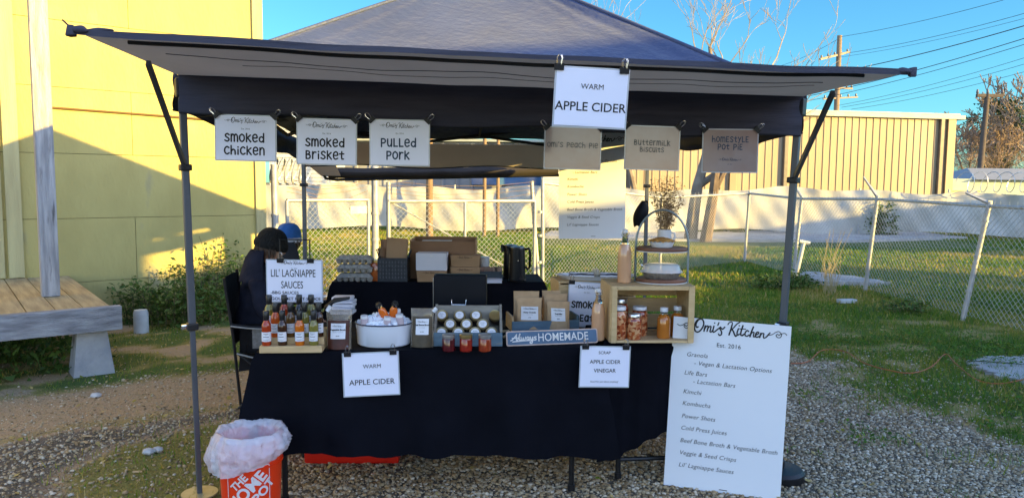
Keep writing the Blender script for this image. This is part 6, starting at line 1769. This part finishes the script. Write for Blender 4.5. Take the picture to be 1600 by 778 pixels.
# big open cardboard box
xw0, xw1 = B(641, .26), B(743, .26); w_ = (xw1 - xw0).length; h_ = hz(700, 377, .26)
cb = thing('cardboard_box', 'large open brown cardboard box at the middle of the back table', 'box', (xw0 + xw1) / 2)
mb = MB()
mb.box((0, -.006, h_ / 2), (w_, .006, h_)); obj('panel', mb, CARD, cb)
mb = MB(); mb.box((0, .27, h_ / 2 + .01), (w_, .006, h_ + .02)); obj('panel', mb, CARD, cb)
for s_ in (-1, 1):
    mb = MB(); mb.box((s_ * (w_ / 2 - .003), .132, h_ / 2 + .006), (.006, .268, h_ + .012)); obj('side', mb, CARDI, cb)
mb = MB(); mb.box((-.05, .03, h_ + .003), (w_ * .45, .09, .003)); mb.cyl((-.05, .03, h_ + .005), (-.05, .03, h_ + .007), .035, n=16); obj('label', mb, pm('pale card', (.55, .50, .45), rough=.7), cb)
def kbox(px0, px1, py0, py1, dy, dp, name, label, mat, cat, z0=0.0, logo=True):
    a_ = B(px0, dy); b_ = B(px1, dy); w_ = (b_ - a_).length; h_ = hz((px0 + px1) / 2, py0, dy) - z0
    t = thing(name, label, cat, (a_ + b_) / 2 + Vector((0, 0, z0)))
    mb = MB(); mb.add([(-w_ * .47, 0, 0), (w_ * .47, 0, 0), (w_ * .47, dp, 0), (-w_ * .47, dp, 0), (-w_ / 2, -.008, h_ * .93), (w_ / 2, -.008, h_ * .93), (w_ / 2, dp, h_ * .93), (-w_ / 2, dp, h_ * .93)], [(0, 3, 2, 1), (4, 5, 6, 7), (0, 1, 5, 4), (1, 2, 6, 5), (2, 3, 7, 6), (3, 0, 4, 7)]); obj('tray', mb, mat, t)
    mb = MB(); mb.box((0, dp / 2 - .006, h_ * .965), (w_ * 1.015, dp + .016, h_ * .06), bevel=.002); mb.box((0, -.0115, h_ * .78), (w_ * .98, .003, h_ * .34)); obj('lid', mb, mat, t)
    if logo:
        mb = MB(); script(mb, -w_ * .30, 0, w_ * .55, 0, 1.3); mb.xf(Matrix.Translation((0, -.0145, h_ * .72)) @ Matrix.Rotation(R(90), 4, 'X')); obj('print', mb, pm('brown ink', (.06, .03, .015), rough=.7), t)
    return t
hk = (hz(727, 398, .10)) / 2
kbox(704, 750, 417, 0, .10, .16, 'kraft_box', 'lower of two kraft lunch boxes stacked at the right of the cardboard box', KRB, 'box'); kbox(704, 750, 399, 0, .10, .16, 'kraft_box', 'upper of two kraft lunch boxes stacked at the right of the cardboard box', KRB, 'box', hz(727, 417, .10) + .001)
kbox(651, 697, 423, 0, .05, .16, 'kraft_box', 'kraft lunch box under the white box in front of the cardboard box', KRB, 'box')
zz = hz(674, 423, .05); a_ = B(650, .05); b_ = B(698, .05); hh = hz(674, 396, .05) - zz
wb = thing('white_box', 'plain white box stacked on a kraft lunch box', 'box', (a_ + b_) / 2 + Vector((0, 0, zz + .001)))
mb = MB(); mb.box((0, .08, hh / 2), ((b_ - a_).length, .17, hh), bevel=.003); obj('carton', mb, pm('white card', (.66, .67, .74), (.6, .61, .68), 3, .6), wb)
mb = MB(); mb.box((0, -.006, hh * .86), (.02, .002, .012)); obj('tab', mb, WHT, wb)
cu = B(757, .24); o = thing('paper_cups', 'stack of white paper cups beside the kraft boxes', 'cups', cu)
for k in range(9): 
    mb = MB(); mb.lathe([(.030, .0), (.038, .085), (.040, .086), (.040, .090), (.037, .090)], (0, 0, .012 * k), 20); obj('cup', mb, WHT, o, smooth=True) if k in (0, 8, 4) else None
mb = MB(); mb.lathe([(.0001, .0), (.034, .0), (.039, .18), (.0001, .181)], n=20); obj('sleeve', mb, WHT, o, smooth=True)
cd_ = B(767, .17); o = thing('condiment_bin', 'dark low bin of packets and stirrers beside the kettles', 'bin', cd_); bl_ = 34 * YB / 1164
mb = MB()
for x, y, a_, b_ in ((0, -.06, bl_, .005), (0, .06, bl_, .005), (-bl_ / 2, 0, .005, .12), (bl_ / 2, 0, .005, .12), (0, 0, .005, .12)): mb.box((x, y, .04), (a_, b_, .08))
mb.box((0, 0, .004), (bl_, .12, .006)); obj('bin', mb, pm('dark grey bin', (.03, .045, .06), rough=.4), o)
mb = MB()
for k in range(16): mb.box((random.uniform(-.08, .08), random.uniform(-.04, .04), .085), (.03, .006, .05), rz=random.uniform(-.5, .5))
obj('packets', mb, pm('brown packets', (.42, .30, .22), (.2, .1, .08), 9, .6), o)
mb = MB()
for k in range(7): mb.box((random.uniform(-.004, .004), random.uniform(-.004, .004), .002 + k * .004), (.16, .12, .0035), rz=random.uniform(-.12, .12))
o = obj('napkins', mb, pm('white napkin', (.74, .73, .8), rough=.9)); o.location = B(768, .06); tag(o, 'loose pile of white napkins at the front of the back table', 'napkins')
KET = pm('black kettle', (.006, .006, .008), (.005, .005, .006), 6, .38, spec=.25)
def kettle(px_, dy, label, w_px, top, flip=1):
    c_ = B(px_, dy); hh = hz(px_, top, dy); rr = w_px * c_.y / 1164 / 2
    t = thing('electric_kettle', label, 'kettle', c_, 0, 'black kettles on the back table')
    mb = MB(); mb.lathe([(.0001, 0), (rr * 1.04, 0), (rr * 1.06, .012), (rr * 1.0, .016), (rr * .99, .03), (rr * .90, hh * .80), (rr * .84, hh * .93)], n=32); obj('body', mb, KET, t, smooth=True)
    mb = MB(); mb.lathe([(rr * .84, hh * .932), (rr * .80, hh * .97), (rr * .4, hh * .985), (.0001, hh)], n=32); obj('lid', mb, pm('dark grey lid', (.06, .06, .065), rough=.25), t, smooth=True)
    mb = MB(); mb.tube([(rr * .86 * flip, 0, hh * .90), (rr * 1.35 * flip, 0, hh * .92), (rr * 1.5 * flip, 0, hh * .80), (rr * 1.45 * flip, 0, hh * .42), (rr * 1.25 * flip, 0, hh * .34), (rr * .94 * flip, 0, hh * .42)], .011, 8); obj('handle', mb, KET, t, smooth=True)
    mb = MB(); mb.tube([(-rr * .80 * flip, 0, hh * .78), (-rr * 1.05 * flip, 0, hh * .93), (-rr * 1.25 * flip, 0, hh * .96)], [.03, .018, .010], 8); obj('spout', mb, KET, t, smooth=True)
    mb = MB(); mb.cyl((rr * .1, -rr * .90, hh * .60), (rr * .1, -rr * .925, hh * .60), .006, n=10); obj('badge', mb, CHROME, t)
kettle(808, .14, 'front black electric kettle with the handle on its right', 27, 384); kettle(798, .34, 'black kettle standing behind the front kettle, spout to the left', 25, 381)

# =====================================================================  ON THE GROUND
BKT = pm('orange bucket plastic', (.80, .045, .006), (.74, .038, .005), 3, .32, spec=.45)
rim = Zp(391, 679, .416); bc_ = Vector((rim.x, rim.y + .0, 0))
bk_ = thing('bucket', 'orange home store bucket with white logo and a plastic bag liner', 'bucket', bc_, 0)
bk_['label'] = 'bright orange bucket with a white square logo in front of the tent'
r0, r1, hB = .118, .137, .416
def brad(z): return r0 + (r1 - r0) * z / hB
mb = MB(); mb.lathe([(.0001, .003), (r0, .003), (r1, hB), (r1 + .004, hB), (r1 - .004, hB - .002), (r0 - .004, .01), (.0001, .01)], n=48)
for z in (.30, .33): mb.lathe([(brad(z), z), (brad(z) + .006, z + .001), (brad(z) + .006, z + .006), (brad(z), z + .007)], n=48)
obj('pail', mb, BKT, bk_, smooth=True)
LOGO = pm('logo white', (.76, .72, .74), rough=.45)
def wrapz(mb_, zc, off_, a0):
    for i, v in enumerate(mb_.v):
        z = zc + v[1]; r_ = brad(z) + off_; a_ = a0 + v[0] / r_
        mb_.v[i] = (math.sin(a_) * r_, -math.cos(a_) * r_, z)
    return mb_
mb = MB(); S = .185
def dense(mb_, x0, y0, x1, y1, w_, n=16):
    a_ = Vector((x0, y0)); b_ = Vector((x1, y1)); nn = Vector((-(b_ - a_).y, (b_ - a_).x)).normalized() * w_ / 2
    vs = []; 
    for k in range(n + 1): q = a_.lerp(b_, k / n); vs += [(q.x + nn.x, q.y + nn.y, 0), (q.x - nn.x, q.y - nn.y, 0)]
    mb_.add(vs, [(2 * k, 2 * k + 1, 2 * k + 3, 2 * k + 2) for k in range(n)])
h2 = S / 2
dense(mb, -h2, h2, h2, h2, .0035); dense(mb, -h2, -h2, h2, -h2, .0035); dense(mb, -h2, -h2 + .002, -h2, h2 - .002, .0035); dense(mb, h2, -h2 + .002, h2, h2 - .002, .0035)
wrapz(mb, .224, .0012, R(14)); obj('logo_frame', mb, LOGO, bk_)
mb = MB()
ang = R(45)
for s_, u, v, sz, sxx in (('THE', -.052, .030, .046, 1.0), ('HOME', -.118, -.028, .072, 1.02), ('DEPOT', -.098, -.078, .056, 1.05)):
    text(mb, s_, u * math.cos(ang) - v * math.sin(ang), u * math.sin(ang) + v * math.cos(ang), sz, 0, bold=sz * .034, sx=sxx, rot=ang)
wrapz(mb, .224, .0012, R(14)); obj('logo_lettering', mb, LOGO, bk_)
BAG = pm('white bin bag', (.80, .78, .84), (.74, .72, .78), 4, .25, coat=.3, bump=1.0, bscale=22, alpha=.62)
mb = MB()
def liner(u, v):
    a_ = 2 * math.pi * u; fold = mnoise.noise(Vector((math.cos(a_) * 2.2, math.sin(a_) * 2.2, v * 2))) 
    rip = mnoise.noise(Vector((math.cos(a_) * 7, math.sin(a_) * 7, v * 3)))
    drop = .105 + .045 * math.cos(a_ - R(215)) 
    # v 0 inside bottom -> .45 lip -> 1 outer hem
    if v < .40:
        t_ = v / .40; r_ = (r1 - .022) * (.80 + .20 * t_) + .010 * fold; z_ = hB - .16 * (1 - t_) + .012 * t_
    elif v < .55:
        t_ = (v - .40) / .15; r_ = r1 - .022 + .036 * math.sin(t_ * math.pi / 2); z_ = hB + .012 + .018 * math.sin(t_ * math.pi) + .010 * fold
    else:
        t_ = (v - .55) / .45; z_ = hB + .010 - drop * t_ + .010 * fold; r_ = r1 + .018 + .016 * math.sin(t_ * math.pi) + .012 * t_ * (1 + math.cos(a_ - R(215))) * .6 + .008 * rip
    w3 = abs(mnoise.noise(Vector((math.cos(a_) * 9, math.sin(a_) * 9, v * 7)))) - .2
    r_ += .005 * rip + .020 * w3 * (1 if v > .42 else .4)
    return (math.cos(a_) * r_, math.sin(a_) * r_, z_)
mb.grid(liner, 96, 40, close_u=True)
ln = obj('bin_liner', mb, BAG, smooth=True, angle=80); ln.location = bc_; tag(ln, 'translucent white bin liner folded over the rim of the orange bucket', 'bag')
# red tote under the table
r0_ = Zp(472, 722, .02); r1_ = Zp(624, 716, .02)
rt = thing('storage_tote', 'red plastic tote lid showing under the black cloth', 'tote', ((r0_.x + r1_.x) / 2, (r0_.y + r1_.y) / 2 + .17, 0), .02)
RED = pm('red plastic', (.62, .018, .008), (.55, .014, .006), 3, .35)
mb = MB(); mb.box((0, 0, .075), ((r1_ - r0_).length, .36, .15), bevel=.025); obj('bin', mb, RED, rt, smooth=True)
mb = MB(); mb.box((0, 0, .158), ((r1_ - r0_).length + .03, .39, .03), bevel=.012); obj('lid', mb, RED, rt, smooth=True)
# orange extension cord
cp = [(1236, 573), (1262, 570), (1285, 552), (1320, 554), (1350, 572), (1390, 584), (1425, 588), (1455, 578), (1477, 558), (1492, 572), (1525, 598), (1560, 605), (1600, 598), (1680, 580)]
q = [G(*c_) + Vector((0, 0, .03)) for c_ in cp]; sp_ = []
for i in range(len(q) - 1):
    a_, b_, c_, d_ = q[max(i - 1, 0)], q[i], q[i + 1], q[min(i + 2, len(q) - 1)]
    for k in range(8):
        t_ = k / 8; sp_.append(0.5 * ((2 * b_) + (c_ - a_) * t_ + (2 * a_ - 5 * b_ + 4 * c_ - d_) * t_ * t_ + (3 * b_ - a_ - 3 * c_ + d_) * t_ ** 3))
mb = MB(); mb.tube(sp_, .0045, 6); o = obj('extension_cord', mb, pm('orange cord', (.42, .11, .03), rough=.5), smooth=True); tag(o, 'orange extension cord winding through the grass on the right', 'cord')
# tent weight at the right front leg, dark bundle on the rear leg
wgt = thing('tent_weight', 'round black tent weight at the foot of the right front leg', 'weight', (1.41, 3.80, 0))
mb = MB(); mb.lathe([(.0001, 0), (.12, 0), (.13, .012), (.13, .045), (.115, .06), (.03, .065), (.03, .10), (.0001, .10)], n=36); obj('plate', mb, BLKP, wgt, smooth=True)
mb = MB(); mb.grid(lambda u, v: (math.cos(6.283 * u) * (.03 + .035 * math.sin(v * 3.1)) + .05 * (v - .5) * 1.2, math.sin(6.283 * u) * (.03 + .02 * math.sin(v * 3.1)), .22 * v + .01 * math.sin(u * 12)), 16, 10)
o = obj('cloth_bag', mb, CASE, smooth=True); o.location = RR + Vector((-.06, -.06, 1.16)); tag(o, 'black cloth bag tied to the right rear tent leg behind the flowers', 'bag')
# bits of litter on the gravel
WCH = pm('wood chip', (.55, .38, .20), rough=.8)
for px_, py_, l_, a_, lb in ((137, 684, .05, .0, 'larger tan wood chip lying on the dirt lane'), (134, 695, .04, -.7, 'smaller tan wood chip just below the larger one'), (325, 624, .04, .3, 'pale wood chip on the dirt behind the left tent leg'), (215, 738, .05, .05, 'straw sliver on the mossy gravel patch')):
    mb = MB(); mb.box((0, 0, .006), (l_, .012, .007), rz=a_, bevel=.002); o = obj('wood_chip', mb, WCH); g_ = G(px_, py_); o.location = (g_.x, g_.y, gheight(g_.x, g_.y) + .008); tag(o, lb, 'wood chip', 'wood chips on the ground')
STN = pm('pale stone', (.55, .52, .50), (.42, .40, .38), 9, .8, bump=.4)
for px_, py_, r_, lb in ((233, 708, .028, 'pale stone in the moss, left of a pair'), (247, 705, .024, 'pale stone in the moss, right of a pair'), (150, 640 - 20, .03, 'pale stone at the far edge of the dirt lane')):
    mb = MB(); mb.sphere((0, 0, 0), r_, 12, 8, (1.3, 1, .7)); mb.v = [tuple(Vector(v) * (1 + .25 * mnoise.noise(Vector(v) * 60))) for v in mb.v]; o = obj('stone', mb, STN, smooth=True); g_ = G(px_, py_); o.location = (g_.x, g_.y, .012); tag(o, lb, 'stone', 'pale stones on the ground')

# =====================================================================  PEOPLE AND THE CAMP CHAIR
JKT = pm('navy black jacket', (.022, .023, .036), (.012, .013, .021), 6, .9, bump=.8, bscale=14, spec=.1)
TRS = pm('dark trousers', (.020, .018, .020), rough=.9); SKIN = pm('skin', (.50, .30, .21), (.44, .26, .18), 10, .55)
KNIT = pm('black knit', (.012, .011, .010), (.006, .006, .005), 40, .95, bump=.8, bscale=60); HAIR = pm('brown hair', (.07, .036, .016), (.04, .02, .009), 30, .6, stretch=(6, 6, .5))
def body(name, root, joints, edges, mat, first=0):
    me = bpy.data.meshes.new(name); me.from_pydata([j[0] for j in joints], edges, []); me.update()
    o = bpy.data.objects.new(name, me); C.objects.link(o); o.parent = root
    sk = o.modifiers.new('skin', 'SKIN'); sk.use_smooth_shade = True; sk.branch_smoothing = .6
    if not me.skin_vertices: me.skin_vertices.new()
    for i, j in enumerate(joints):
        r_ = j[1]; me.skin_vertices[0].data[i].radius = r_ if isinstance(r_, tuple) else (r_, r_); me.skin_vertices[0].data[i].use_root = (i == first)
    ss = o.modifiers.new('smooth', 'SUBSURF'); ss.levels = 2; ss.render_levels = 2
    # keep the finished surface as plain mesh
    dg = bpy.context.evaluated_depsgraph_get(); m2 = bpy.data.meshes.new_from_object(o.evaluated_get(dg)); o.modifiers.clear(); o.data = m2
    m2.name = name; m2.materials.clear(); m2.materials.append(mat)
    for v in m2.vertices:                                        # folds of the cloth
        p = v.co; k_ = mnoise.noise(p * 9) * .012 + mnoise.noise(Vector((p.x * 22, p.y * 22, p.z * 9))) * .007
        v.co = p + v.normal * k_
    m2.polygons.foreach_set('use_smooth', [True] * len(m2.polygons))
    return o
def seated(label, loc, rz, cap_mat, cap_style, jkt, lean=.10, bow=.0, trousers=TRS, hood=True):
    """a seated person facing local +x; seat at z .40"""
    t = thing('person', label, 'person', loc, rz)
    hx = .16 + lean
    J = [((0, 0, .50), (.15, .17)), ((.03 + lean * .25, 0, .66), (.13, .16)), ((.05 + lean * .6, 0, .84), (.135, .18)), ((.05 + lean * .85, 0, .95), (.10, .14)), ((.06 + lean, 0, 1.02), .058)]
    E = [(0, 1), (1, 2), (2, 3), (3, 4)]
    def add(p, r, par):
        J.append((p, r)); E.append((par, len(J) - 1)); return len(J) - 1
    for s in (-1, 1):
        a_ = add((.05 + lean * .8, s * .19, .93), .075, 3); a_ = add((.10 + lean * .6, s * .25, .74), .062, a_); a_ = add((.18 + lean, s * .24, .62), .052, a_); a_ = add((.36 + lean, s * .12, .60), .040, a_)
    o = body('body', t, J, E, jkt)
    J2 = [((0, 0, .48), (.14, .16))]; E2 = []
    for s in (-1, 1):
        n0 = len(J2); J2 += [((.04, s * .10, .47), .105), ((.42, s * .13, .48), .078), ((.46, s * .13, .40), .066), ((.40, s * .13, .10), .048), ((.42, s * .13, .05), .045), ((.52, s * .14, .04), .036)]
        E2 += [(0, n0)] + [(n0 + k, n0 + k + 1) for k in range(5)]
    body('trousers', t, J2, E2, trousers)
    # head
    hc = Vector((.10 + lean + .02, 0, 1.135)); Mh = Matrix.Translation(hc) @ Matrix.Rotation(bow, 4, 'Y')
    mb = MB()
    def hd(u, v):
        a_ = 2 * math.pi * u; b_ = math.pi * v; z_ = -math.cos(b_); r_ = math.sin(b_)
        x = math.cos(a_) * r_ * .094; y = math.sin(a_) * r_ * .074; z = z_ * .115
        if z < 0: x *= 1 + z * 1.2; y *= 1 + z * 2.2; x += -z * .10 * (1 if True else 0)
        front = max(0, math.cos(a_)) ** 6 * r_
        x += .018 * front * math.exp(-((z + .012) / .018) ** 2)                    # nose
        x += .006 * front * math.exp(-((z - .022) / .012) ** 2)                    # brow
        x -= .006 * max(0, math.cos(a_)) ** 2 * r_ * math.exp(-((z - .004) / .010) ** 2) * (1 - front)   # eye sockets
        x += .005 * front * math.exp(-((z + .048) / .008) ** 2)                    # lips
        return Mh @ Vector((x, y, z))
    mb.grid(hd, 40, 28)
    h_ = obj('head', mb, SKIN, t, smooth=True, angle=80)
    mb = MB()
    for s in (-1, 1): mb.sphere(Mh @ Vector((-.005, s * .074, .0)), .026, 10, 8, (.55, .35, 1.0))
    obj('ear', mb, SKIN, h_, smooth=True)
    mb = MB()
    for s in (-1, 1): mb.sphere(Mh @ Vector((.078, s * .030, .006)), .010, 10, 8)
    obj('eye', mb, pm('dark eye', (.03, .02, .015), rough=.2), h_, smooth=True)
    mb = MB(); mb.grid(lambda u, v: Mh @ Vector((.086 + .004 * math.sin(math.pi * u), (u - .5) * .045, -.048 - .004 * v + .003 * math.sin(math.pi * u))), 8, 2); obj('mouth', mb, pm('lips', (.36, .13, .11), rough=.5), h_)
    # hair below the hat
    mb = MB(); rr = random.Random(2)
    for k in range(90):
        a_ = rr.uniform(R(70), R(290)); p0 = Mh @ Vector((math.cos(a_) * .096, math.sin(a_) * .078, .02)); p1 = p0 + Vector((math.cos(a_) * .012 + rr.gauss(0, .006), math.sin(a_) * .012 + rr.gauss(0, .006), -.06 - rr.random() * .05)); mb.tube([p0, p0.lerp(p1, .5) + Vector((math.cos(a_), math.sin(a_), 0)) * .006, p1], [.006, .006, .002], 4)
    obj('hair', mb, HAIR, t, smooth=True)
    mb = MB()
    if cap_style == 'beanie':
        def bn(u, v):
            a_ = 2 * math.pi * u; b_ = v * math.pi / 2; rib = 1 + .012 * math.sin(u * 2 * math.pi * 34)
            rr_ = math.cos(b_) ** .75
            return Mh @ Vector((math.cos(a_) * .107 * rr_ * rib, math.sin(a_) * .090 * rr_ * rib, .012 + .125 * math.sin(b_) ** .9))
        mb.grid(bn, 140, 16, close_u=True); c_ = obj('knit_cap', mb, cap_mat, t, smooth=True)
        mb = MB(); mb.grid(lambda u, v: Mh @ Vector((math.cos(6.2832 * u) * (.110 + .008 * math.sin(math.pi * v)) * (1 + .012 * math.sin(u * 6.2832 * 34)), math.sin(6.2832 * u) * (.093 + .008 * math.sin(math.pi * v)) * (1 + .012 * math.sin(u * 6.2832 * 34)), -.010 + .055 * v)), 140, 6, close_u=True); obj('cuff', mb, cap_mat, c_, smooth=True)
    else:
        def cp_(u, v):
            a_ = 2 * math.pi * u; b_ = v * math.pi / 2; rr_ = math.cos(b_) ** .7
            return Mh @ Vector((math.cos(a_) * .108 * rr_, math.sin(a_) * .092 * rr_, .012 + .118 * math.sin(b_) + .004 * math.sin(a_ * 6) * (1 - v)))
        mb.grid(cp_, 60, 14, close_u=True); c_ = obj('cap', mb, cap_mat, t, smooth=True)
        mb = MB(); mb.grid(lambda u, v: Mh @ Vector((math.cos(6.2832 * u) * (.109 + .003 * v), math.sin(6.2832 * u) * (.093 + .003 * v), .014 - .036 * v)), 60, 4, close_u=True); obj('cap_band', mb, pm('grey white band', (.55, .56, .60), (.45, .46, .5), 20, .8), c_, smooth=True)
    if hood:
        mb = MB(); mb.grid(lambda u, v: Vector((.085 + lean * .92 + math.cos(math.pi * (.5 + u)) * (.104 + .075 * v) , math.sin(math.pi * (.5 + u)) * (.102 + .085 * v), 1.115 - .21 * v + .035 * math.sin(math.pi * v) + .012 * mnoise.noise(Vector((u * 5, v * 4, 1))))), 30, 8)
        mb.grid(lambda u, v: Vector((.088 + lean * .92 + math.cos(math.pi * (.5 + u)) * (.100 + .02 * v) , math.sin(math.pi * (.5 + u)) * (.097 + .03 * v), 1.12 - .08 * v)), 30, 4)
        obj('hood', mb, jkt, t, smooth=True)
    # hands: palm, four fingers and a thumb each, curled in the lap
    for s in (-1, 1):
        mb = MB(); w0 = Vector((.37 + lean, s * .115, .60)); dirx = Vector((.9, -s * .35, -.12)).normalized(); side = Vector((0, 0, 1)).cross(dirx).normalized()
        mb.tube([w0, w0 + dirx * .035, w0 + dirx * .085], [.024, .033, .030], 10)
        for k in range(4):
            b_ = w0 + dirx * .08 + side * (-.026 + .0175 * k); l_ = (.07, .078, .074, .058)[k]
            mb.tube([b_, b_ + dirx * l_ * .45 + Vector((0, 0, -.006)), b_ + dirx * l_ * .75 + Vector((0, 0, -.022)), b_ + dirx * l_ * .85 + Vector((0, 0, -.04))], [.0095, .009, .008, .006], 7)
        b_ = w0 + dirx * .025 + side * (.028 * s); mb.tube([b_, b_ + dirx * .03 + side * .022 * s, b_ + dirx * .06 + side * .02 * s], [.012, .0105, .008], 7)
        obj('hand', mb, SKIN, t, smooth=True)
    return t
hp = P(417, 392, 5.15)
seat_p = Vector((hp.x - .10, 5.15, 0.0)); zoff = hp.z - 1.185
seated('person in a black knit cap and dark hooded jacket, seated in the folding chair', seat_p + Vector((0, 0, max(-.06, min(.08, zoff)))), R(12), KNIT, 'beanie', JKT, lean=.0, bow=.28)
h2p = P(464, 392, 5.75)
seated('person in a bright blue cap, seated mostly hidden behind the sauces sign', Vector((h2p.x - .2, 5.75, max(-.06, min(.10, h2p.z - 1.17)))), R(60), pm('blue cap cloth', (.03, .14, .42), (.022, .11, .34), 12, .8, bump=.4), 'cap', pm('dark grey coat', (.03, .03, .035), rough=.9), lean=.06)
# folding camp chair
CHB = pm('black chair cloth', (.016, .016, .018), (.010, .010, .012), 12, .85, bump=.4, bscale=20); MESHG = pm('grey mesh pocket', (.20, .19, .18), (.14, .13, .12), 60, .9); EDG = pm('grey piping', (.34, .32, .29), rough=.8)
def camp_chair(label, loc, rz):
    t = thing('camp_chair', label, 'chair', loc, rz)
    W, D, S = .27, .21, .40
    mb = MB(); mb.grid(lambda u, v: (-D + 2 * D * u, -W + 2 * W * v, S - .05 * math.sin(math.pi * v) * math.sin(math.pi * (.2 + .8 * u))), 12, 12); obj('seat', mb, CHB, t, smooth=True)
    mb = MB(); mb.grid(lambda u, v: (-D - .02 - .05 * v + -.03 * math.sin(math.pi * u), -W + 2 * W * u, S + .48 * v), 12, 12); obj('backrest', mb, CHB, t, smooth=True)
    for s in (-1, 1):
        mb = MB(); mb.tube([(D, s * W, 0), (D, s * W, .60)], .010, 8); obj('front_leg', mb, BLKM, t)
        mb = MB(); mb.tube([(-D + .02, s * W, 0), (-D - .02, s * W, .5), (-D - .07, s * W, .90)], .010, 8); obj('rear_leg', mb, BLKM, t)
        mb = MB(); mb.tube([(D, s * W, .03), (-D + .0, s * W, .40)], .008, 8); mb.tube([(-D, s * W * 1.03, .03), (D, s * W * 1.03, .40)], .008, 8); obj('cross_brace', mb, BLKM, t)
        mb = MB(); mb.grid(lambda u, v: (-D - .03 + (2 * D + .05) * u, s * W + (v - .5) * .085, .60 - .025 * math.sin(math.pi * u) - .012 * abs(2 * v - 1)), 12, 6); a_ = obj('armrest', mb, CHB, t, smooth=True)
        mb = MB(); mb.tube([(-D - .03 + (2 * D + .05) * k / 12, s * W - s * 0 - .043, .589 - .025 * math.sin(math.pi * k / 12)) for k in range(13)], .005, 6); obj('piping', mb, EDG, a_, smooth=True)
    mb = MB(); mb.tube([(D, -W, .05), (D, W, .40)], .008, 8); mb.tube([(D, W, .05), (D, -W, .40)], .008, 8); obj('front_brace', mb, BLKM, t)
    mb = MB(); mb.grid(lambda u, v: (-D + .10 + .30 * u, -W - .012 - .03 * math.sin(math.pi * u) * math.sin(math.pi * v), .43 + .13 * v), 10, 6); obj('mesh_pocket', mb, MESHG, t, smooth=True)
    mb = MB(); mb.tube([(-D + .0, -W - .014, .40), (-D + .2, -W - .02, .34), (D, -W - .014, .29)], .006, 6); obj('side_piping', mb, EDG, t, smooth=True)
    return t
camp_chair('black folding camp chair with grey mesh pocket at the left end of the tables', Vector((seat_p.x + .14, 5.15, 0)), R(12))
